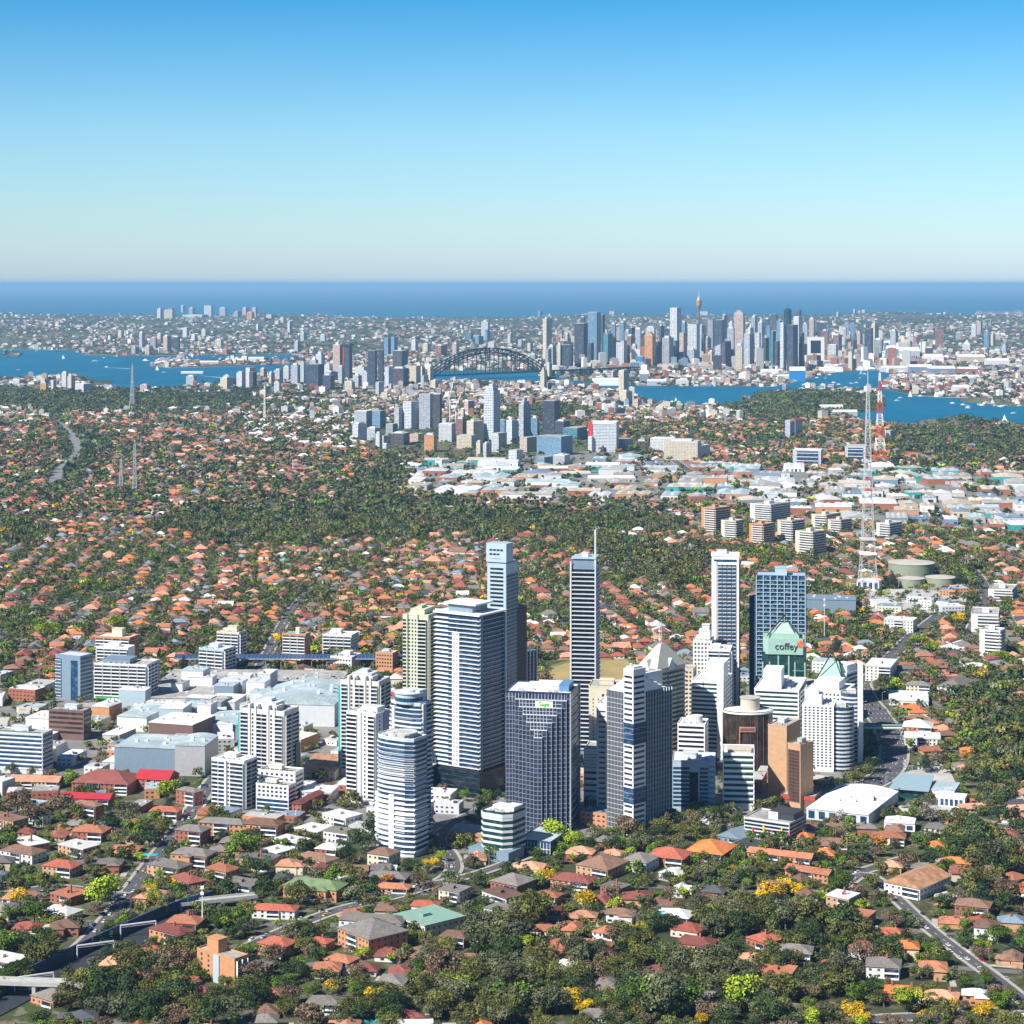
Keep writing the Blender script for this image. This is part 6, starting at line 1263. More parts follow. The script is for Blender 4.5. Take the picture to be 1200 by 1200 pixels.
# ------------------------------------------------------------------ warehouses
WP = [[(470,548),(560,540),(620,545),(700,540),(830,545),(840,560),(845,590),(760,588),(560,586),(480,578)], [(830,545),(900,552),(1000,552),(1200,560),(1240,600),(1200,625),(1000,612),(900,598),(850,592)]]
wr = random.Random(5); placed = []
tries = 0
while len(placed) < 215 and tries < 9000:
    tries += 1; px, py = wr.uniform(465,1215), wr.uniform(538,626)
    if not any(inpoly([px],[py],p)[0] for p in WP): continue
    X, Y = ground(px, py); w = wr.uniform(22,85)*(1.25 if px < 830 else 0.8); d = wr.uniform(35,90); h = wr.uniform(6,12)
    if any(abs(X-a)<(w+c)/2+5 and abs(Y+d/2-b_)<(d+f)/2+7 for a,b_,c,f in placed) or not clear([X],[Y+d/2],max(w,d)/2)[0] or not road_clear([X],[Y+d/2],d/2)[0]: continue
    placed.append((X, Y+d/2, w, d)); rot = math.radians(wr.choice((-9,-7,-8,4)))
    rk, rl_ = wr.choice((('roofwhite','white'),('metalroof','pale green-grey'),('roofgrey','weathered grey'),('sand','sand-coloured'),('concrete','dull grey'),('roofgrey','grey'),('roofgrey','grey'),('offwhite','cream'),('lightgrey','silver'),('beige','beige'),('bluegrey','blue-grey')))
    e = auto(empty('warehouse', (X,Y,0), rot), rl_+'-roofed warehouse', 'warehouse', 'warehouses of the industrial estate'); wk = wr.choice(('offwhite','lightgrey','concrete','beige','white','bluegrey','orange','teal','brick'))
    b = MB(); b.prism([(-w/2,0),(w/2,0),(w/2,d),(-w/2,d)], -1, h); part('wall', b, e, mats=[W(wk)])
    b = MB(); n = wr.choice((1,1,2,3,4))
    for i in range(n): x0 = -w/2+w*i/n; b.hip(x0+0.4, x0+w/n-0.4, 0, d, h, min(4, w/n*0.12), 0, 0.4, True)
    part('roof', b, e, mats=[W(rk)])
    for i in range(wr.randint(1,4)): b = MB(); xx = wr.uniform(-w*0.4,w*0.4); b.box(xx-2.5, xx+2.5, -0.15, 0, 0.3, h*0.6); part('roller_door', b, e, mats=[W(wr.choice(('dark','bluemetal','lightgrey','gl')))])
    b = MB(); xx = wr.uniform(-w*0.3,w*0.3); yy = d*wr.uniform(0.2,0.8); b.box(xx-2,xx+2,yy-1.5,yy+1.5,h,h+min(4,w/n*0.12)+2); part('roof_unit', b, e, mats=[W('lightgrey')]); excl(X, Y+d/2, w/2+2, d/2+2, rot)
# ------------------------------------------------------------------ zones (traced on the photo, used as areas of ground)
FOREST = [[(205,606),(240,594),(330,590),(400,580),(432,552),(450,536),(485,534),(468,560),(480,582),(560,592),(650,600),(760,602),(800,612),(760,630),(690,636),(600,632),(500,628),(400,634),(330,642),(250,636),(190,622)],
 [(-30,452),(60,456),(150,462),(270,462),(300,470),(250,480),(180,478),(110,482),(60,490),(40,478),(-30,470)], [(-30,612),(40,612),(60,625),(30,640),(-30,645)], [(92,500),(120,500),(130,520),(105,548),(100,575),(65,590),(45,575),(62,552),(82,530)],
 [(560,500),(600,478),(640,476),(690,480),(700,490),(660,492),(590,492)], [(820,470),(880,470),(900,462),(950,458),(1020,462),(1036,470),(1030,484),(985,489),(930,494),(870,490)], [(1080,502),(1100,492),(1140,492),(1160,502),(1150,512),(1090,512)],
 [(1030,505),(1200,508),(1200,540),(1120,545),(1040,530)], [(1100,660),(1140,655),(1150,690),(1130,690)], [(640,1130),(720,1110),(840,1060),(930,1060),(960,1090),(940,1200),(620,1200)], [(440,1185),(510,1150),(560,1095),(600,1075),(650,1090),(660,1130),(600,1200),(430,1200)],
 [(70,1180),(130,1148),(190,1125),(215,1130),(228,1170),(300,1180),(310,1200),(60,1200)], [(1110,970),(1200,985),(1200,1075),(1150,1070),(1120,1030)], [(880,1085),(960,1080),(1040,1120),(1010,1165),(940,1165)], [(690,985),(800,962),(870,955),(840,985),(720,990)], [(-20,1090),(40,1095),(40,1150),(-20,1150)], [(1130,800),(1200,805),(1200,960),(1150,955),(1120,860)], [(700,640),(820,640),(830,690),(720,680)], [(560,1120),(640,1130),(620,1200),(560,1200)]]
CORE = [[(-60,790),(60,800),(190,792),(463,790),(470,830),(560,850),(700,830),(800,800),(960,780),(1010,800),(1056,850),(1056,925),(960,960),(860,968),(700,978),(560,1010),(430,1020),(400,990),(300,980),(250,955),(120,968),(60,955),(-60,940)], WP[0], WP[1],
 [(1010,685),(1140,690),(1130,722),(1020,722)], [(1056,880),(1120,885),(1130,955),(1045,960)], [(1085,668),(1045,660),(1050,690),(1125,690),(1125,668)], [(400,500),(520,490),(700,505),(760,520),(760,540),(560,545),(440,530)]]
MIXED = [(270,470),(480,470),(520,500),(400,530),(300,520)]
def inz(px, py, polys):
    r = np.zeros(np.shape(px), bool)
    for p in polys: r |= inpoly(px, py, p)
    return r

# ------------------------------------------------------------------ houses on streets
def jit(px, py):
    px = np.asarray(px, float); py = np.asarray(py, float)
    return px+9*np.sin(px/13+py/9)+6*np.sin(px/5.3-py/7), py+(4*np.sin(px/17+2)+2.5*np.sin(px/6.1+py/5))*np.clip((py-Y0)/300, 0.3, 1)
def grove(x, y): return np.sin(x/71+y/133+1)*np.sin(y/97-x/151)+0.5*np.sin(x/37+3)*np.sin(y/53)
hs = []; P = 400; sg_ = []
for iy in range(2, 17):
    for ix in range(-6, 6):
        q = random.Random(ix*77+iy*1013); ang = math.radians(q.choice((-12,-4,6,84,96,74))); cx, cy_ = (ix+0.5)*P, (iy+0.5)*P; c, s = math.cos(ang), math.sin(ang)
        if abs(cx) > 0.26*(cy_+P)+P: continue
        for st_ in np.arange(-P*0.7, P*0.7, 70):
            bend = q.uniform(-9,9)
            for u in np.arange(-P*0.7, P*0.7, 20):
                o0, o1 = st_+bend*math.sin(u/90), st_+bend*math.sin((u+20)/90)
                x, y = cx+u*c-o0*s, cy_+u*s+o0*c; x2, y2 = cx+(u+20)*c-o1*s, cy_+(u+20)*s+o1*c
                if abs(x-cx) < P/2 and abs(y-cy_) < P/2: sg_.append((x,y,x2,y2,-s*3.6,c*3.6,0.03+((ix+iy) % 2)*0.015+(round(u/20) % 2)*0.006))
            for side in (-1, 1):
                u = -P*0.7
                while u < P*0.7:
                    w = q.uniform(12,19); u += w+q.uniform(2,8); o = st_+bend*math.sin(u/90)+side*(16+q.uniform(-3,5)); x, y = cx+u*c-o*s, cy_+u*s+o*c
                    if not (abs(x-cx) < P/2 and abs(y-cy_) < P/2): continue
                    hs.append((x, y, ang+(math.pi if side > 0 else 0)+q.choice((0,0,0,math.pi/2))+q.uniform(-.12,.12), w, q.uniform(10.5,17), q.random()))
sg_ = np.array(sg_); px, py = topx(sg_[:,0], sg_[:,1])
ok = (py > 487) & (py < 1230) & ~inz(px, py, CORE+FOREST) & ~on_water(sg_[:,0], sg_[:,1]) & clear(sg_[:,0], sg_[:,1], 4)
streets = MB()
for x, y, x2, y2, nx_, ny_, z_ in sg_[ok]: streets.add([(x-nx_,y-ny_,z_),(x2-nx_,y2-ny_,z_),(x2+nx_,y2+ny_,z_),(x+nx_,y+ny_,z_)], [(0,1,2,3)])
hs = np.array(hs); px, py = topx(hs[:,0], hs[:,1]); jx, jy = jit(px, py)
ok = (py > 486) & (py < 1235) & (px > -40) & (px < 1240) & ~inz(px, py, CORE) & (~inz(jx, jy, FOREST) | (hs[:,5] < np.where(py > 950, 0.34, 0.12))) & ~on_water(hs[:,0], hs[:,1]) & clear(hs[:,0], hs[:,1], 7) & road_clear(hs[:,0], hs[:,1], 9)
ok &= (grove(hs[:,0], hs[:,1]) < 0.45) | (hs[:,5] < 0.35)
ok &= hs[:,5] < np.clip(0.72+(py-500)/400, 0.72, 1.1)
hs = hs[ok]; hs = hs[np.argsort(hs[:,1])]
for h in hs: h[5] = R.random()
tag(part('side_street', streets, mats=[mat('suburban asphalt', (0.15,0.145,0.14), 0.9, var=0.2, scale=0.05)]), 'narrow grey suburban streets between the rows of houses', kind='structure')
RK = ['or']*6+['bo']*2+['rd']*2+['mr']*3+['br']*5+['gy']*4+['dk']*1+['wh']*2+['pk']*5+['bl']*1
WK = ['offwhite','brick','orange','cream','brick','white','beige','orange','tan']
def house_shape(w, d, two, wing, gable, T=None, mb=None, mr=0, mw=1):
    """a hipped or gabled house with an L wing; returns (walls, roof)"""
    h = 5.6 if two else 3.1; b = mb or MB(); b2 = mb or MB()
    b.box(-w/2, w/2, -d/2, d/2, -1, h, mw if mb else 0, T, False); b2.hip(-w/2, w/2, -d/2, d/2, h, min(w,d)*0.3, mr if mb else 0, 0.7, gable, T)
    if wing: a = w*0.22*wing; b.box(a-w*0.24, a+w*0.24, -d/2-3.5, -d/2+2, -1, h-0.05, mw if mb else 0, T, False); b2.hip(a-w*0.24, a+w*0.24, -d/2-3.5, 0, h-0.04, w*0.15, mr if mb else 0, 0.6, gable, T)
    return b, b2, h
SH = []
for i, (w, d, two, wing, gable) in enumerate(((13,11,0,1,0),(12,10,0,-1,0),(14,9,0,1,1),(11,11,1,0,0),(15,10,0,-1,0),(12,9,1,1,0),(10,12,0,0,1),(13,12,1,-1,0))):
    b, b2, h = house_shape(w, d, two, wing, gable); SH.append((b.mesh('wall', [W('offwhite')]), b2.mesh('roof', [W('offwhite')]), w, d, h, two, wing, gable))
chm = MB(); chm.box(-0.45,0.45,-0.45,0.45,0,1.9); chm.box(-0.55,0.55,-0.55,0.55,1.7,1.9); chm = chm.mesh('chimney', [W('brick')])
sol = MB(); sol.box(0,1.7,0,2.4,0,0.12); sol = sol.mesh('solar_panel', [W('solar')])
wm = panel_mesh('window', 1.8, 1.3, 0.06, 'gl'); dm = panel_mesh('door', 1.0, 2.1, 0.07, 'brown')
drv = MB(); drv.box(-1.5,1.5,-6,8,-0.1,0.08); drv = drv.mesh('driveway', [mat('driveway concrete', (0.40,0.37,0.33), 0.9, var=0.2)])
gar = MB(); gar.box(-1.7,1.7,-2.8,2.8,0,2.5); gar.box(-1.9,1.9,-3,3,2.5,2.7); gar = gar.mesh('garage', [W('offwhite')])
pol = MB(); pol.box(-2,2,-4,4,0,0.12); pol = pol.mesh('pool', [W('pool')])
def slotmat(o, m): o.material_slots[0].link = 'OBJECT'; o.material_slots[0].material = m
NH = 296
for i, (x, y, a, w, d, r) in enumerate(hs[:NH]):
    q = random.Random(i); s_ = SH[q.randrange(len(SH))]; rk = q.choice(RK); wk = q.choice(WK); sc_ = w/13
    e = empty('house', (x, y, 0), a); e.scale = (sc_, d/11.5, 1)
    look = ROOF[rk][0]+(' gabled' if s_[7] else ' hipped')+(' two-storey' if s_[5] else '')+' house'
    auto(e, look, 'house', 'suburban houses around the towers')
    o = part('wall', s_[0], e); slotmat(o, W(wk)); ro = part('roof', s_[1], e); slotmat(ro, ROOF[rk][1])
    if i < 190:
        w0, d0, h0 = s_[2], s_[3], s_[4]
        if q.random() < 0.6: part('chimney', chm, ro, (q.uniform(-w0*0.25,w0*0.25), d0*0.12, h0+min(w0,d0)*0.22))
        if q.random() < 0.15:
            for k in range(3): p_ = part('solar_panel', sol, ro, (-3+k*2, -d0*0.36, h0+0.75)); p_.rotation_euler = (math.radians(31),0,0)
        for k, xx in enumerate((-0.36,-0.12,0.36)): part('window', wm, e, (xx*w0, -d0/2 if abs(xx-0.22*s_[6]) > 0.2 or not s_[6] else -d0/2-3.5, 0.9))
        part('window', wm, e, (-w0/2,0,0.9), math.pi*1.5); part('window', wm, e, (w0/2,0,0.9), math.pi/2); part('window', wm, e, (w0*0.2,d0/2,0.9), math.pi); part('door', dm, e, (w0*0.12,-d0/2-(3.5 if s_[6] > 0 else 0),0.05))
        part('driveway', drv, e, (w0*0.5+2.2, -d0*0.5-3, 0.06))
        if q.random() < 0.4: g_ = part('garage', gar, e, (w0*0.5+2.4, d0*0.3, 0)); slotmat(g_, W(wk))
        if q.random() < 0.12: part('pool', pol, e, (0, d0*0.5+6, 0.1))
        if s_[5]:
            for xx in (-0.3,0.3): part('window', wm, e, (xx*w0, -d0/2, 3.7))
fh = MB(); rks = sorted(set(RK)); wks = sorted(set(WK)); fm = [ROOF[k][1] for k in rks]+[W(k) for k in wks]+[MATS['driveway concrete'],W('gl')]
for i, (x, y, a, w, d, r) in enumerate(hs[NH:]):
    q = random.Random(i+9000); c, s = math.cos(a), math.sin(a); T = lambda px_, py_, pz, x=x, y=y, c=c, s=s: (x+px_*c-py_*s, y+px_*s+py_*c, pz)
    pxh, pyh = topx(x, y); rk = q.choice(RK); big = pyh < 540 and q.random() < 0.3
    if inpoly([pxh],[pyh],MIXED)[0] and q.random() < 0.3: rk = 'wh'; big = True
    if q.random() < (0.0 if pyh > 700 else 0.03): big = True
    house_shape(w*(1.5 if big else 1), d*(1.3 if big else 1), q.random() < 0.25 or big, 0 if (y > 3500 or big) else q.choice((-1,0,1)), q.random() < 0.2, T, fh, rks.index(rk), len(rks)+wks.index(q.choice(WK)))
    if y < 4500: fh.box(w/2+1, w/2+4, -d/2-8, d/2, 0, 0.1, len(fm)-2, T)
    if y < 3200:
        for xx in (-0.3,0.3): fh.box(xx*w-0.8, xx*w+0.8, -d/2-0.08, -d/2, 0.9, 2.2, len(fm)-1, T)
        for yy in (-0.2,0.25): fh.box(w/2, w/2+0.08, yy*d-0.8, yy*d+0.8, 0.9, 2.2, len(fm)-1, T); fh.box(-w/2-0.08, -w/2, yy*d-0.8, yy*d+0.8, 0.9, 2.2, len(fm)-1, T)
tag(part('far_houses', fh, mats=fm), 'thousands of small tiled-roof houses of the farther suburbs', 'houses', kind='stuff')
# low blocks of flats dotted through the suburbs and business strips
# ------------------------------------------------------------------ small flat-roofed shops filling the centre
sr = random.Random(8); ns = 0
for _ in range(6000):
    px_, py_ = sr.uniform(-10,1150), sr.uniform(685,985)
    if ns > 150: break
    if not inz([px_],[py_],CORE[:1]+CORE[3:4])[0]: continue
    X_, Y_ = ground(px_, py_); w = sr.uniform(11,30); d = sr.uniform(12,32); h = sr.choice((4.5,5,7,8,11))
    if not clear([X_],[Y_],max(w,d)/2+1)[0] or not road_clear([X_],[Y_],max(w,d)/2+1)[0]: continue
    ns += 1; rot = math.radians(sr.choice((-14,-20,-24,8))); rk, rn = sr.choice((('roofwhite','white'),('roofgrey','grey gravel'),('metalroof','pale metal'),('lightgrey','light grey'),('beige','beige'),('bluegrey','blue-grey'),('concrete','concrete')))
    e = auto(empty('shop_building', (X_,Y_,0), rot), 'low shop with '+rn+' flat roof', 'shop', 'low shops between the towers'); wk = sr.choice(('offwhite','brick','concrete','lightgrey','orange','white','cream'))
    b = MB(); b.prism([(-w/2,-d/2),(w/2,-d/2),(w/2,d/2),(-w/2,d/2)], -1, h); part('wall', b, e, mats=[W(wk)])
    b = MB(); b.box(-w/2+0.3,w/2-0.3,-d/2+0.3,d/2-0.3,h-0.2,h+0.1); part('roof', b, e, mats=[W(rk)])
    for i in range(sr.randint(2,5)): b = MB(); xx, yy, q_ = sr.uniform(-w*0.38,w*0.38), sr.uniform(-d*0.38,d*0.38), sr.uniform(0.6,1.6); b.box(xx-q_,xx+q_,yy-q_,yy+q_,h,h+q_*1.1); part('roof_unit', b, e, mats=[W(sr.choice(('steel','lightgrey','dark')))])
    for i in range(int(w/4)):
        for z in range(int(h/3.4)): part('window', wm, e, (-w/2+2.2+i*4, -d/2, 1+z*3.4))
    excl(X_, Y_, w/2+1.5, d/2+1.5, rot)
# ------------------------------------------------------------------ far city fabric
fr = np.random.RandomState(3); n = 30000; pxs = fr.uniform(-30,1230,n); pys = 371.5+(fr.uniform(0,1,n)**0.85)*(492-371.5)
Y = K/(pys-Y0); X = (pxs-600)*Y/F; okf = ~on_water(X, Y) & ~inz(pxs, pys, FOREST) & clear(X, Y, 3) & road_clear(X, Y, 6) & (Y < 24900)
dens = 0.45+0.55*(np.sin(X/410+1)*np.sin(Y/900+X/1500) > -0.25)
dens *= np.where((pys > 455) & (pxs < 360), 0.35, 1)*np.where((pys > 450) & (pxs > 860), 0.6, 1)
okf &= fr.uniform(0,1,n) < dens*0.62
X, Y, pxs, pys = X[okf], Y[okf], pxs[okf], pys[okf]; Z = hf(X, Y)
fb = MB(); cols = [('w',W('white')),('c',W('cream')),('o',W('offwhite')),('p',mat('pink beige wall',(0.40,0.29,0.24),0.9)),('r',mat('far red roof',(0.33,0.14,0.09),0.9)),('g',W('concrete')),('b',W('bluegrey')),('s',mat('far grey roof',(0.25,0.25,0.26),0.9)),('t',W('beige')),('d',W('dark'))]
for i in range(len(X)):
    far = Y[i] > 9000; w = fr.uniform(10,26)*(1.25 if far else 1); d = fr.uniform(10,30); h = fr.choice((5,6,8,12,16,26),p=(.3,.25,.2,.13,.08,.04))
    core = 640 < pxs[i] < 1100 and 395 < pys[i] < 435
    if core: h *= fr.uniform(1.5,4); w *= 1.3
    a = fr.uniform(-0.5,0.5); c, s = math.cos(a), math.sin(a); x, y, z = X[i], Y[i], Z[i]
    T = lambda px_, py_, pz: (x+px_*c-py_*s, y+px_*s+py_*c, z+pz)
    k = fr.choice(10, p=(.08,.10,.10,.16,.17,.13,.06,.10,.06,.04)); k2 = fr.choice((4,4,7,7,2,5,3,0,k))
    fb.box(-w/2,w/2,-d/2,d/2,-4,h,k,T,False)
    if h < 13 and fr.rand() < 0.6: fb.hip(-w/2,w/2,-d/2,d/2,h+0.01,w*0.18,k2,0.3,False,T)
    else: fb.box(-w/2+1,w/2-1,-d/2+1,d/2-1,h,h+0.6,k2,T,False); fb.box(-w*0.2,w*0.1,-d*0.2,d*0.1,h,h+3,k,T,False)
tag(part('far_buildings', fb, mats=[m_ for _, m_ in cols]), 'countless small buildings of the far city and eastern suburbs', 'buildings', kind='stuff')

# ------------------------------------------------------------------ trees
def leaf_mat():
    m, nt, b = _nt('foliage'); at = N(nt, 'ShaderNodeAttribute', attribute_name='leaf'); oi = N(nt, 'ShaderNodeObjectInfo')
    k = math_(nt, 'MULTIPLY_ADD', oi.outputs['Random'], 0.5); k.node.inputs[2].default_value = 0.75
    hs_ = N(nt, 'ShaderNodeHueSaturation'); nt.links.new(k, hs_.inputs['Value']); nt.links.new(at.outputs['Color'], hs_.inputs['Color']); nt.links.new(hs_.outputs[0], b.inputs['Base Color'])
    b.inputs['Roughness'].default_value = 0.75; b.inputs['Specular IOR Level'].default_value = 0.12; return m
LEAF = leaf_mat()
KIND = {'olive': (0.108,0.114,0.030), 'darkgreen': (0.044,0.070,0.022), 'greygreen': (0.100,0.112,0.056), 'green': (0.088,0.145,0.018), 'lime': (0.22,0.29,0.022), 'yellow': (0.52,0.34,0.014), 'brown': (0.15,0.105,0.068), 'pine': (0.028,0.048,0.026), 'rust': (0.33,0.14,0.03), 'grey': (0.17,0.15,0.13)}
def crown(seed, col, nb, nl, ls, cone=False, flat=0.75):
    """unit crown: radius about 1, from z = 0 (lowest leaves) to about 1.7; quads (n,4,3) and a colour per quad"""
    r = np.random.RandomState(seed); cen = []; rad = []
    for i in range(nb):
        if cone: t = (i+0.5)/nb; a = i*2.4; q = 0.42*(1-t); cen.append((q*math.cos(a), q*math.sin(a), 0.2+t*2.6)); rad.append(0.62*(1-t)+0.14)
        else:
            a = r.uniform(0,6.28); q = r.uniform(0.1,0.68)**0.7; z = r.uniform(0.25,1.15)*flat+0.2*(1-q); cen.append((q*math.cos(a), q*math.sin(a), z+0.2)); rad.append(r.uniform(0.26,0.46))
    cen = np.array(cen); rad = np.array(rad); pw = rad**2/np.sum(rad**2); bi = r.choice(nb, nl, p=pw)
    d = r.normal(size=(nl,3)); d[:,2] = np.where(d[:,2] < -0.3, -d[:,2], d[:,2]); d /= np.linalg.norm(d,axis=1)[:,None]
    p = cen[bi]+d*(rad[bi]*r.uniform(0.72,1.08,nl))[:,None]; nrm = d+r.normal(size=(nl,3))*0.5; nrm /= np.linalg.norm(nrm,axis=1)[:,None]
    t = np.cross(nrm, r.normal(size=(nl,3))); t /= np.linalg.norm(t,axis=1)[:,None]; u = np.cross(nrm,t); s = (ls*r.uniform(0.6,1.25,nl))[:,None]
    V = np.stack([p-t*s-u*s*0.8, p+t*s-u*s*0.6, p+t*s*0.8+u*s, p-t*s*0.7+u*s*0.8], 1)
    bt = r.uniform(0.5,1.5,nb)[bi]*r.uniform(0.6,1.4,nl); C = np.array(col)[None]*bt[:,None]*(1+r.normal(size=(nl,3))*0.05); return V.astype(np.float32), np.clip(C,0,1).astype(np.float32)
def quadmesh(name, V, C):
    n = len(V); me = bpy.data.meshes.new(name); me.vertices.add(n*4); me.vertices.foreach_set('co', V.reshape(-1)); me.loops.add(n*4); me.loops.foreach_set('vertex_index', np.arange(n*4,dtype=np.int32))
    me.polygons.add(n); me.polygons.foreach_set('loop_start', np.arange(0,n*4,4,dtype=np.int32)); me.polygons.foreach_set('loop_total', np.full(n,4,dtype=np.int32)); me.update(calc_edges=True)
    at = me.attributes.new('leaf','FLOAT_VECTOR','FACE'); at.data.foreach_set('vector', C.reshape(-1)); me.materials.append(LEAF); return me
bark = mat('bark', (0.17,0.14,0.11), 0.9, var=0.3)
PR = {}; TRK = {}
for k, c in KIND.items():
    cone = k == 'pine'; n = 420 if k == 'grey' else 1500
    PR[k] = [quadmesh('crown', *crown(hash_ + sum(map(ord,k)), c, 14 if cone else 17+3*hash_, n, 0.05 if k != 'grey' else 0.035, cone)) for hash_ in range(2 if cone else 4)]
b = MB(); b.bar((0,0,-0.2),(0.03,0,0.75),0.09,w2=0.05)
for a in range(4): b.bar((0.02,0,0.35+a*0.1),(0.5*math.cos(a*1.6+0.4),0.5*math.sin(a*1.6+0.4),1.0),0.04,w2=0.015)
TR = b.mesh('trunk', [bark])
LOD0 = {k: [crown(s_+30, c, 15, 620 if k != 'grey' else 200, 0.068, k == 'pine') for s_ in range(4)] for k, c in KIND.items()}
LOD1 = {k: [crown(s_+50, c, 9, 130 if k != 'grey' else 60, 0.125, k == 'pine') for s_ in range(4)] for k, c in KIND.items()}
LOD2 = {k: [crown(s_+90, c, 6, 34, 0.24, k == 'pine') for s_ in range(4)] for k, c in KIND.items()}
TN = {'olive':('gum_tree','olive-green gum tree'),'darkgreen':('gum_tree','dark green gum tree'),'greygreen':('gum_tree','grey-green gum tree'),'green':('garden_tree','mid-green leafy tree'),'lime':('garden_tree','bright lime-green tree'),'yellow':('wattle_tree','golden yellow wattle tree'),'brown':('garden_tree','brown-leaved tree'),'pine':('pine_tree','dark pointed conifer'),'rust':('garden_tree','rusty orange tree'),'grey':('bare_tree','grey bare-branched tree')}
def tree_thing(k, x, y, r, h, z=0):
    q = random.Random(int(x*13+y*7)); nm, look = TN[k]; e = empty(nm, (x,y,z), q.uniform(0,6.28)); hgt = 'tall ' if h > 14 else ('low ' if h < 7.5 else '')
    wd = ''
    auto(e, hgt+wd+look, 'tree', {'gum_tree':'gum trees among the houses','garden_tree':'leafy trees among the houses','wattle_tree':'golden wattles','pine_tree':'dark conifers','bare_tree':'bare trees'}[nm])
    o = part('crown', q.choice(PR[k]), e, (0,0,h*0.08)); o.scale = (r*1.12,r*1.12,h*0.86/(1.55 if k != 'pine' else 2.9)); o = part('trunk', TR, e); o.scale = (h*0.55,h*0.55,h*0.62)
TREES = []     # x, y, r, h, kind
# notable ones first
for px_, py_, rp, k in ((116,1066,24,'lime'),(195,938,15,'lime'),(652,988,17,'lime'),(670,994,12,'lime'),(56,750,14,'lime'),(135,742,13,'lime'),(150,748,11,'green'),(345,758,9,'lime'),(287,1010,20,'green'),(300,1030,18,'darkgreen'),(905,1058,15,'yellow'),(918,1048,11,'yellow'),(893,1066,13,'yellow'),(933,1050,9,'yellow'),(745,1102,13,'yellow'),(685,1066,14,'yellow'),(640,1036,11,'yellow'),(668,1182,15,'yellow'),(684,1190,12,'yellow'),(612,1120,14,'lime'),(826,1190,9,'yellow'),(822,1202,9,'yellow'),(862,1140,10,'yellow'),
  (1000,1196,14,'yellow'),(1012,1202,10,'yellow'),(1115,1190,12,'yellow'),(1152,1196,12,'yellow'),(1085,1200,10,'yellow'),(1172,912,12,'rust'),(1158,1188,9,'yellow'),(1078,762,12,'lime'),(1092,766,10,'lime'),(1170,776,9,'lime'),(540,1168,14,'lime'),(525,1158,12,'lime'),(960,840+20,9,'olive'),(1022,905,11,'darkgreen'),(1012,915,12,'olive'),(1000,922,12,'olive'),(985,928,11,'darkgreen'),(1018,893,10,'darkgreen'),(1025,880,9,'darkgreen'),(205,1042,9,'yellow'),(180,1060,11,'lime'),(175,1050,9,'yellow'),(233,1190,15,'olive'),
  (790,968,13,'darkgreen'),(812,972,14,'olive'),(830,965,13,'green'),(800,985,12,'olive'),(770,985,12,'darkgreen'),(750,995,13,'greygreen'),(845,960,10,'darkgreen'),(700,990,13,'greygreen'),(718,1000,12,'darkgreen'),(720,690,10,'green'),(350,1060,17,'olive'),(320,1130,14,'brown'),(405,1010,14,'darkgreen'),(425,1000,18,'darkgreen'),(440,985,16,'darkgreen'),(505,1020,9,'yellow'),(516,1010,8,'lime'),(100,940,13,'darkgreen'),(70,958,17,'brown'),(20,955,17,'brown'),(40,965,15,'brown'),(148,965,15,'greygreen'),(160,985,16,'green'),(175,992,15,'darkgreen'),(132,975,12,'darkgreen'),(1085,905,9,'pine'),(1157,925,11,'pine'),(1165,905,10,'pine'),(560,1092,17,'greygreen'),
  (1090,968,17,'grey'),(540,990,8,'green'),(1125,690,9,'pine'),(1045,690,8,'pine'),(980,770,9,'pine'),(215,790,8,'pine'),(445,655,9,'green'),(610,835,9,'darkgreen'),(725,828,8,'darkgreen'),(455,1090,10,'green'),(500,1130,13,'greygreen'),(520,1125,14,'olive'),(1060,1020,14,'brown'),(1085,1020,14,'darkgreen'),(475,985,8,'green')):
    x, y = ground(px_, py_); r = rp*y/F; TREES.append((x, y, r, r*(2.4 if k == 'pine' else 1.75)*(1.25 if k == 'pine' else 1), k))
tx = np.array([t[0] for t in TREES]); ty = np.array([t[1] for t in TREES])
tr_ = np.random.RandomState(21)
def scatter(n, y0, y1, dfun, kinds, pk, rr, hh, pad):
    y = np.sqrt(tr_.uniform(y0*y0, y1*y1, n)); x = tr_.uniform(-0.255, 0.255, n)*y; px, py = topx(x, y); p = dfun(px, py); ok = tr_.uniform(0,1,n) < p
    ok &= ~on_water(x, y) & clear(x, y, pad) & road_clear(x, y, -0.5)
    x, y, px, py = x[ok], y[ok], px[ok], py[ok]; r = tr_.uniform(*rr, len(x))*np.where(tr_.uniform(0,1,len(x)) < 0.12, 1.35, 1); k = tr_.choice(len(kinds), len(x), p=pk); h = r*tr_.uniform(*hh, len(x)); return x, y, r, h, [kinds[i] for i in k]
# grid of house spots so trees do not grow through roofs
hg = {}
for h in hs: hg.setdefault((int(h[0]//20), int(h[1]//20)), []).append((h[0], h[1], (h[3]+h[4])/4))
def free(x, y, r):
    out = np.ones(len(x), bool)
    for i in range(len(x)):
        gx, gy = int(x[i]//20), int(y[i]//20)
        for a in (-1,0,1):
            for b_ in (-1,0,1):
                for hx, hy, hr in hg.get((gx+a,gy+b_), ()):
                    if (hx-x[i])**2+(hy-y[i])**2 < (hr*0.85+r[i]*0.3)**2: out[i] = False
    return out
KS = ['olive','darkgreen','greygreen','green','lime','yellow','brown','pine','rust','grey']
PS = np.array([.29,.22,.13,.18,.032,.005,.10,.035,.004,.03]); PF = np.array([.38,.28,.20,.07,.004,.004,.05,.01,.0,.01])
zf = lambda px, py: inz(*jit(px, py), FOREST)
zc = lambda px, py: inz(px, py, CORE)
clump = lambda x, y: 0.6+0.4*np.sin(x/47+y/83)*np.sin(y/61-x/90)
A = []
gv = lambda px, py: grove((np.asarray(px)-600)*(K/(py-Y0))/F, K/(py-Y0))
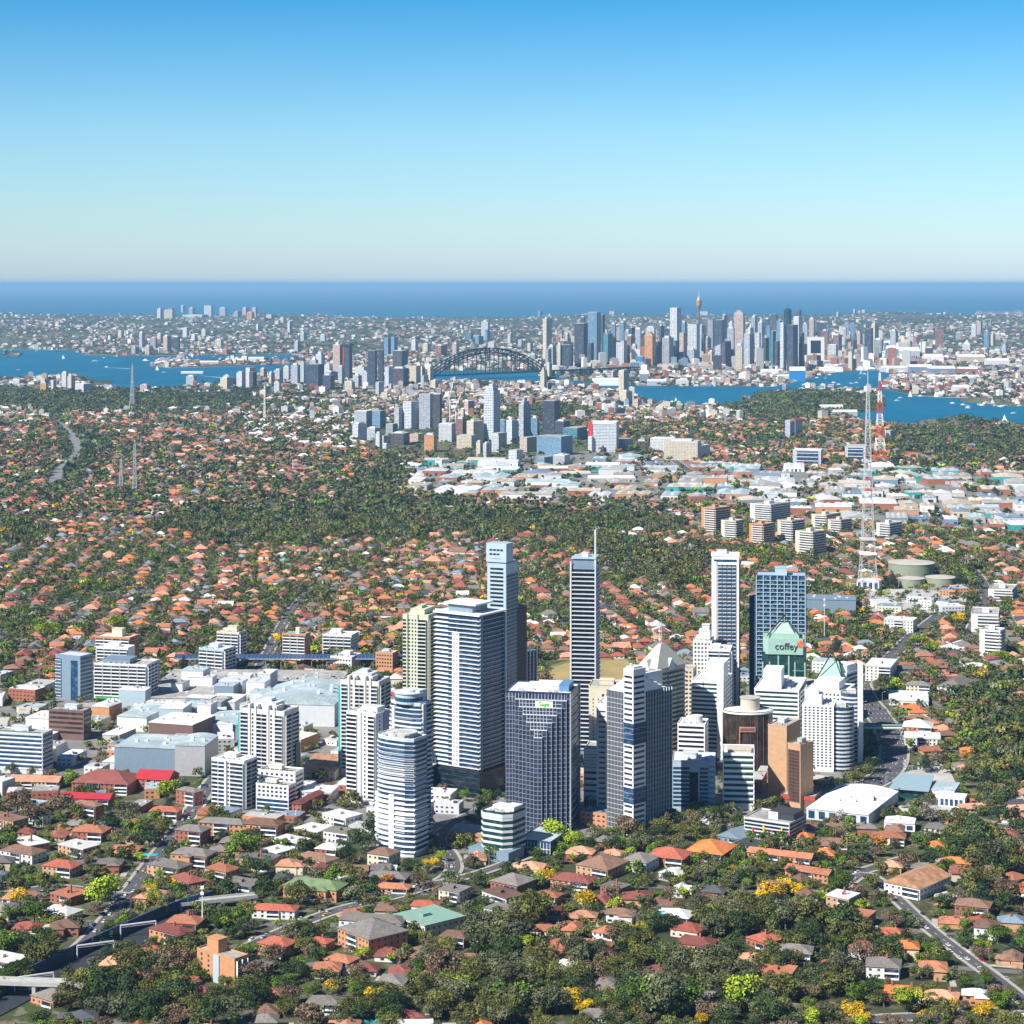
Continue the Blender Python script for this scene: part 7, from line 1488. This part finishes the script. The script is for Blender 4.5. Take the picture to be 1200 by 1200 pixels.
A.append(scatter(44000, 1090, 3600, lambda px, py: np.where(zf(px,py), 0, np.where(zc(px,py), 0.22, np.where(gv(px,py) > 0.4, 1.0, 0.60))), KS, PS/PS.sum(), (2.8,6.6), (1.25,1.9), 1.5))
A.append(scatter(30000, 1090, 3600, lambda px, py: zf(px,py)*np.where(py > 950, 0.85, 1.0), KS, PF/PF.sum(), (4.8,9.8), (1.5,2.1), 0.5))
A.append(scatter(24000, 3600, 7200, lambda px, py: np.where(zc(px,py), 0.22, np.where(zf(px,py),0,np.where(gv(px,py) > 0.4, 1.0, 0.60))), KS, PS/PS.sum(), (5.5,12), (1.0,1.5), 0.5))
A.append(scatter(34000, 3600, 7600, lambda px, py: zf(px,py)*1.0, KS, PF/PF.sum(), (6,11), (1.3,1.9), 0.5))
for k, (x, y, r, h, kk) in enumerate(A):
    ok = free(x, y, r) if k in (0,1) else np.ones(len(x), bool)
    if k < 2:
        for i in range(len(tx)): ok &= (x-tx[i])**2+(y-ty[i])**2 > (r*0.6+TREES[i][2]*0.7)**2
    for i in np.nonzero(ok)[0]: TREES.append((x[i], y[i], r[i], h[i], kk[i]))
# far foliage, 7 km and beyond
n = 17000; pxs = tr_.uniform(-30,1230,n); pys = 372+tr_.uniform(0,1,n)*(470-372); y = K/(pys-Y0); x = (pxs-600)*y/F; ok = ~on_water(x, y) & clear(x, y, 0) & (y < 24800)
ok &= tr_.uniform(0,1,n) < np.where((pxs > 640) & (pxs < 1100) & (pys > 400), 0.35, 0.8)
FARK = ['darkgreen','greygreen','olive','pine']
far = [(x[i], y[i], tr_.uniform(7,15)*(1+y[i]/30000), tr_.uniform(8,15), FARK[tr_.choice(4,p=(.5,.25,.15,.1))]) for i in np.nonzero(ok)[0]]
nman = len(tx); near = sorted(range(nman, len(TREES)), key=lambda i: TREES[i][1]-TREES[i][2]*60)
cap = {'gum_tree': 298, 'garden_tree': 180, 'wattle_tree': 40, 'pine_tree': 60, 'bare_tree': 25}; chosen = set(range(nman))
for i in range(nman): cap[TN[TREES[i][4]][0]] -= 1
for i in near:
    k = TN[TREES[i][4]][0]
    if cap[k] > 0 and abs(TREES[i][0]) < 0.243*TREES[i][1] and TREES[i][1] > 1130: cap[k] -= 1; chosen.add(i)
for i in sorted(chosen): x, y, r, h, k = TREES[i]; tree_thing(k, x, y, r, h)
def merged(name, items, lod, label):
    Vs, Cs = [], []; rr = np.random.RandomState(5)
    for (x, y, r, h, k) in items:
        V, C = lod[k][rr.randint(4)]; a = rr.uniform(0,6.28); c, s = math.cos(a), math.sin(a); q = np.empty_like(V); zs = h*0.9/(1.5 if k != 'pine' else 2.9)
        q[...,0] = (V[...,0]*c-V[...,1]*s)*r+x; q[...,1] = (V[...,0]*s+V[...,1]*c)*r+y; q[...,2] = V[...,2]*zs+h*0.03+hz(x,y); Vs.append(q); Cs.append(C*rr.uniform(0.75,1.25))
    tag(part(name, quadmesh(name, np.concatenate(Vs), np.concatenate(Cs))), label, 'tree canopy', kind='stuff')
rest = [TREES[i] for i in range(len(TREES)) if i not in chosen]
print('TREES', len(TREES), 'chosen', len(chosen), 'houses', len(hs), 'farb', len(X))
merged('near_canopy', [t for t in rest if t[1] < 1800], LOD0, 'thick tree canopy of the nearest suburbs and bushland')
merged('suburb_canopy', [t for t in rest if 1800 <= t[1] < 3600], LOD1, 'thick tree canopy of the middle suburbs around the playing field')
merged('far_canopy', [t for t in rest if t[1] >= 3600]+far, LOD2, 'dark tree canopy of the farther suburbs and headlands')

# ------------------------------------------------------------------ cars
CM = []
paints = {'white':(0.75,0.75,0.74),'silver':(0.45,0.46,0.48),'black':(0.02,0.02,0.025),'grey':(0.14,0.15,0.16),'red':(0.45,0.02,0.02),'blue':(0.03,0.10,0.30),'yellow':(0.7,0.5,0.02)}
for k, c in paints.items():
    b = MB(); b.v = []
    prof = [(-2.2,0.35),(2.2,0.35),(2.25,0.85),(1.1,0.98),(-1.5,1.0),(-2.2,0.9)]
    L_ = [(x, -0.9, z) for x, z in prof]+[(x, 0.9, z) for x, z in prof]; n = 6
    b.add(L_, [tuple(range(n)), tuple(reversed(range(n,2*n)))]+[(i, n+i, n+(i+1)%n, (i+1)%n) for i in range(n)], 0)
    b.add([(-1.6,-0.8,0.98),(1.0,-0.8,0.96),(1.0,0.8,0.96),(-1.6,0.8,0.98),(-1.2,-0.66,1.42),(0.35,-0.66,1.42),(0.35,0.66,1.42),(-1.2,0.66,1.42)], [(0,1,5,4),(1,2,6,5),(2,3,7,6),(3,0,4,7)], 1); b.add([(-1.2,-0.66,1.43),(0.35,-0.66,1.43),(0.35,0.66,1.43),(-1.2,0.66,1.43)], [(0,1,2,3)], 0)
    for wx in (-1.35,1.35):
        for wy in (-0.85,0.85):
            k0 = len(b.v); m_ = 10; b.v += [(wx+0.33*math.cos(6.283*i/m_), wy+s_, 0.33+0.33*math.sin(6.283*i/m_)) for s_ in (-0.1,0.1) for i in range(m_)]
            b.f += [[k0+i, k0+(i+1)%m_, k0+m_+(i+1)%m_, k0+m_+i] for i in range(m_)]+[[k0+i for i in range(m_)],[k0+m_+i for i in reversed(range(m_))]]; b.m += [2]*(m_+2)
    CM.append((k, b.mesh('car', [mat('car paint '+k, c, 0.3, var=0.02), W('gld'), W('dark')])))
cr_ = random.Random(4)
def car(x, y, a, z=0.15, where=''):
    k, me = cr_.choice(CM[:4]+CM[:3]+CM[:1]*3+CM); o = part('car', me, None, (x,y,z), a); auto(o, k+' car'+where, 'car', 'cars on the roads and car parks'); 
nc = 0
for key, lanes, step in (('main',(-6.4,-1.8,1.8,6.4),38),('hwy',(-10,-6,-2,2,6,10),62),('st',(-6.5,2,6.5),34),('lr',(-5.6,5.6,1.8),26),('mid',(-6.3,-2,2,6.3),32),('mid2',(-4.6,4.6),24),('bot',(-4.8,4.8),24),('fw',(-9,-3,3,9),60),('tk2',(-6,-2,2,6),40),('r2',(-5,5),20),('cr',(-4.5,4.5),22)):
    q = RD[key]
    for ln in lanes:
        acc = cr_.uniform(0, step)
        for (ax, ay), (bx_, by) in zip(q, q[1:]):
            L = math.hypot(bx_-ax, by-ay); dx, dy = (bx_-ax)/L, (by-ay)/L
            while acc < L:
                x, y = ax+dx*acc+dy*ln, ay+dy*acc-dx*ln
                px_, py_ = topx(x, y)
                if 0 < px_ < 1200 and py_ < 1200 and nc < 215: car(x, y, math.atan2(dy, dx)+(math.pi if ln < 0 else 0), 0.15, ' on road'); nc += 1
                acc += step*cr_.uniform(0.4,1.7)
            acc -= L
for i in range(30): px_, py_ = cr_.uniform(190,398), cr_.choice((803.0,805.5,808.0)); x, y = ground(px_, py_); car(x, y+6, math.radians(90), 9.0, ' on roof deck'); nc += 1
for i in range(45):
    rw = i//15; px_ = 1050+(i%15)*5.2+cr_.uniform(-.5,.5); py_ = (896,901,952)[rw]; x, y = ground(px_, py_)
    if clear([x],[y],-3)[0] or True: car(x, y, math.radians(80), 0.2, ' in sales yard'); nc += 1
# ------------------------------------------------------------------ poles and lamps along the near roads
b = MB(); b.bar((0,0,0),(0,0,11),0.32,w2=0.22); plm = b.mesh('post', [mat('timber pole', (0.16,0.12,0.09), 0.9)]); b = MB(); b.box(-1.3,1.3,-0.1,0.1,9.6,9.8); b.box(-1,1,-0.1,0.1,8.6,8.8); crm = b.mesh('crossarm', [MATS['timber pole']])
b = MB(); b.bar((0,0,0),(0,0,10.5),0.26,w2=0.18); lpm = b.mesh('post', [W('steel')]); b = MB(); b.bar((0,0,10.4),(2.4,0,11),0.16); b.box(2.2,3.4,-0.25,0.25,10.9,11.1); lhm = b.mesh('lamp_head', [W('lightgrey')])
for key, off, step, kd in (('main',8.5,42,0),('hwy',13,48,1),('hwy',-13,48,1),('lr',-7,38,0),('mid',8,42,0),('st',7.5,50,0),('bot',6.5,40,0),('mid2',-6.5,44,1),('r2',6,42,0),('tk2',8.5,50,1),('cr',6,36,0)):
    acc = 10; q = RD[key]
    for (ax, ay), (bx_, by) in zip(q, q[1:]):
        L = math.hypot(bx_-ax, by-ay); dx, dy = (bx_-ax)/L, (by-ay)/L
        while acc < L:
            x, y = ax+dx*acc+dy*off, ay+dy*acc-dx*off; e = auto(empty(('power_pole','street_lamp')[kd], (x,y,0.3), math.atan2(dy,dx)+(math.pi/2)), ('timber power pole','tall steel street lamp')[kd], ('power pole','street lamp')[kd], ('power poles along the roads','street lamps along the roads')[kd])
            part('post', (plm,lpm)[kd], e); part(('crossarm','lamp_head')[kd], (crm,lhm)[kd], e); acc += step
        acc -= L
# ------------------------------------------------------------------ boats
def boat(px_, py_, kind):
    x, y = ground(px_, py_); z = 0.7
    if kind == 'sail':
        e = auto(empty('sailing_boat', (x,y,z), cr_.uniform(-1,1)), 'white sailing boat', 'sailing boat', 'boats on the harbour'); b = MB(); b.add([(-7,-2,0),(6,-2,0),(10,0,0.4),(6,2,0),(-7,2,0),(-7,-2.4,2),(6,-2.4,2),(12,0,2.4),(6,2.4,2),(-7,2.4,2)],[(0,1,6,5),(1,2,7,6),(2,3,8,7),(3,4,9,8),(4,0,5,9),(5,6,7,8,9)]); part('hull', b, e, mats=[W('white')])
        b = MB(); b.add([(0,0,3),(-7,0.3,3),(0,0,20),(0.5,0,3),(9,0,3),(0.5,0,18),(0,0.35,3),(-7,0.5,3),(0,0.3,20)],[(0,1,2),(3,4,5),(8,7,6)]); b.bar((0.2,0,2),(0.2,0,21),0.5); part('sail', b, e, mats=[W('white')])
    else:
        s_ = 1 if kind == 'ferry' else 0.5; e = auto(empty('motor_boat', (x,y,z), cr_.uniform(-.5,.5)), 'white ferry' if kind == 'ferry' else 'small white motor boat', 'ferry' if kind == 'ferry' else 'motor boat', 'boats on the harbour')
        b = MB(); b.add([(-18*s_,-4*s_,0),(12*s_,-4*s_,0),(20*s_,0,0.4),(12*s_,4*s_,0),(-18*s_,4*s_,0),(-18*s_,-5*s_,3*s_),(12*s_,-5*s_,3*s_),(22*s_,0,4*s_),(12*s_,5*s_,3*s_),(-18*s_,5*s_,3*s_)],[(0,1,6,5),(1,2,7,6),(2,3,8,7),(3,4,9,8),(4,0,5,9),(5,6,7,8,9)]); part('hull', b, e, mats=[W('white')])
        b = MB(); b.box(-14*s_,8*s_,-3.6*s_,3.6*s_,3*s_,7*s_); b.box(-8*s_,4*s_,-2.6*s_,2.6*s_,7*s_,9.5*s_); part('cabin', b, e, mats=[W('offwhite')])
for px_, py_, k in ((112,424,'ferry'),(37,442,'sail'),(184,434,'sail'),(125,430.5,'motor'),(74,420.5,'sail'),(171,423,'ferry'),(192,437,'motor'),(22,434,'motor'),(945,452,'ferry'),(998,450,'motor'),(1004,449,'motor'),(792,473,'sail'),(788,471.5,'motor'),(1157,474,'ferry'),(1148,474.5,'motor'),(1172,477,'motor'),(1188,485,'motor'),(1177,494,'sail'),(1051,470,'motor'),(977,449,'motor'),(1195,476,'motor'),(983,451,'motor')): boat(px_, py_, k)
for i in range(46):
    p_ = cr_.choice(((95,340,417.8,420),(0,90,409.5,411.5),(1040,1140,464.5,468),(1100,1195,473,480),(760,830,469,474),(930,1040,438,447))); px_, py_ = cr_.uniform(*p_[:2]), cr_.uniform(*p_[2:]); x, y = ground(px_, py_)
    if on_water([x],[y])[0]: boat(px_, py_, cr_.choice(('sail','motor','motor')))
wk = MB()
for (a, b_) in (((122,430.6),(152,432.3)),((235,440.5),(258,442.5))):
    p0, p1 = ground(*a), ground(*b_); wk.add([(p0[0],p0[1]-3,0.75),(p1[0],p1[1]-9,0.75),(p1[0],p1[1]+9,0.75),(p0[0],p0[1]+3,0.75)],[(0,1,2,3)])
tag(part('boat_wake', wk, mats=[mat('foam', (0.75,0.8,0.82), 0.8)]), 'thin white boat wakes on the left harbour', 'wake', kind='stuff')

# ------------------------------------------------------------------ labels that say where each thing stands
LM = [(115,1040,'big lime tree'),(60,1085,'left cross street'),(180,1000,'main road'),(140,1120,'railway line'),(262,1150,'tan flats with blue balconies'),(230,1060,'railway bridge'),(300,1010,'grey-roofed brick flats'),(370,1040,'mossy green-roofed flats'),(430,1100,'large grey-roofed flats'),(505,1080,'pale green roof'),(468,930,'front curved tower'),(550,880,'tallest balcony tower'),(590,985,'chamfered glass office'),(640,900,'stepped gridded block'),(705,1022,'tan balconied flats'),(745,900,'white-spined tower'),(830,1000,'bright orange roof'),(920,1008,'orange terraces'),
 (905,960,'striped car park'),(1075,1040,'rusty-roofed white flats'),(1058,1165,'orange-roofed terrace'),(1085,925,'car dealership'),(1103,972,'cream church hall'),(1040,870,'highway'),(975,870,'rounded glass towers'),(925,900,'tan brick towers'),(880,870,'dark oval tower'),(850,740,'tall narrow white tower'),(920,760,'green-crowned tower'),(915,690,'wide blue glass slab'),(780,800,'pyramid-roofed tower'),(686,760,'blue banded tower'),(670,795,'playing field'),(585,740,'boxy-crowned slab tower'),(490,800,'cream-green tower'),(310,880,'beige crown tower'),(360,840,'vaulted shopping roof'),(280,790,'solar canopy'),
 (140,800,'white podium apartments'),(85,800,'blue-grey ribbed tower'),(25,880,'left banded office'),(330,730,'long straight road'),(130,935,'crimson hospital roofs'),(200,890,'silver shopping hall'),(1085,680,'water tanks'),(1017,600,'tallest lattice mast'),(1165,745,'white right-hand apartments'),(1060,745,'shopping street'),(975,710,'long blue-grey shed'),(900,620,'hillside apartments'),(1155,700,'tank road'),(1031,530,'red-white lattice tower'),(950,540,'low glass office'),(710,520,'white hospital block'),(645,500,'dark navy strip tower'),(577,500,'striped white strip tower'),(500,495,'white strip towers'),(660,525,'blue strip block'),
 (500,570,'left white warehouses'),(700,570,'central white warehouses'),(790,530,'cream depot'),(400,610,'dark forest belt'),(150,560,'paired lattice masts'),(75,530,'freeway'),(155,465,'ridge lattice mast'),(75,445,'left headland flats'),(115,425,'left harbour ferry'),(230,428,'navy island'),(15,416,'tiny wooded island'),(245,368,'white seaside tower'),(180,400,'harbourside high-rises'),(300,365,'red-brown seaside towers'),(408,430,'red-edged dark tower'),(437,440,'tall dark pair'),(470,430,'charcoal bank block'),(370,445,'navy block'),(568,420,'arch bridge'),(640,400,'cream harbour tower'),(665,420,'cream wharf towers'),(697,400,'twin dark city towers'),(728,415,'slanted white city tower'),(762,415,'orange city tower'),(792,385,'tall white city tower'),(819,370,'observation tower'),(813,405,'white framed slab'),(850,415,'slanted charcoal tower'),
 (868,390,'pinkish city tower'),(895,410,'spired city towers'),(924,400,'domed teal tower'),(956,410,'white portal tower'),(977,415,'cream wharf block'),(1018,400,'white slanted city tower'),(1067,420,'exhibition hall'),(1102,400,'red-brown square tower'),(1150,390,'far right towers'),(1170,372,'port cranes'),(955,470,'wooded headland'),(1118,495,'dark round headland'),(1118,455,'boatyard point'),(780,465,'inner harbour water'),(735,450,'cream waterside tower'),(60,745,'lime garden tree'),(150,740,'orange brick apartments'),(60,650,'left hillside gardens'),(250,680,'red-roofed hillside'),(560,680,'central red-roofed suburb'),(760,690,'orange-roofed suburb'),(1150,850,'right-hand conifers'),(1150,1000,'right-hand dark grove'),(1130,1110,'sloping suburban road'),(980,1120,'lower right bushland'),(860,1120,'central bushland'),(740,1090,'yellow wattle'),(640,1130,'lower central bushland'),(560,1110,'bush edge'),(470,1180,'bottom centre trees'),(380,1180,'bottom grey-roofed flats'),(240,1195,'bottom left grove'),(40,1180,'bottom left bridge')]
def ordn(i):
    w_ = ['first','second','third','fourth','fifth','sixth','seventh','eighth','ninth','tenth']
    return w_[i] if i < 10 else '%d%s' % (i+1, 'th' if 10 <= (i+1) % 100 <= 20 else {1:'st',2:'nd',3:'rd'}.get((i+1) % 10, 'th'))
keys = {}
for o, look in REG:
    px_, py_ = topx(o.location.x, max(o.location.y, 10)); sx_ = 1.0 if py_ > 480 else 3.0
    lx, ly, nm = min(LM, key=lambda l: (l[0]-px_)**2+((l[1]-py_)*1.5*sx_)**2); dx, dy = px_-lx, py_-ly
    if abs(dx) < 9 and abs(dy) < 7: rel = 'beside the'
    elif abs(dx) > 1.2*abs(dy)*sx_: rel = 'left of the' if dx < 0 else 'right of the'
    else: rel = 'in front of the' if dy > 0 else 'behind the'
    keys.setdefault((look, rel+' '+nm), []).append((px_, py_, o))
for (look, rel), v in keys.items():
    v.sort(key=lambda q: q[0]); n = len(v)
    for i, (a, b_, o) in enumerate(v):
        if n == 1: s = ''
        elif n == 2: s = (', leftmost of two', ', rightmost of two')[i]
        elif i == 0: s = ', leftmost of %d' % n
        elif i == n-1: s = ', rightmost of %d' % n
        else: s = ', %s from left of %d' % (ordn(i), n)
        if len((look+' '+rel+s).split()) > 15: s = s.split(' of ')[0]
        o['label'] = look+' '+rel+s
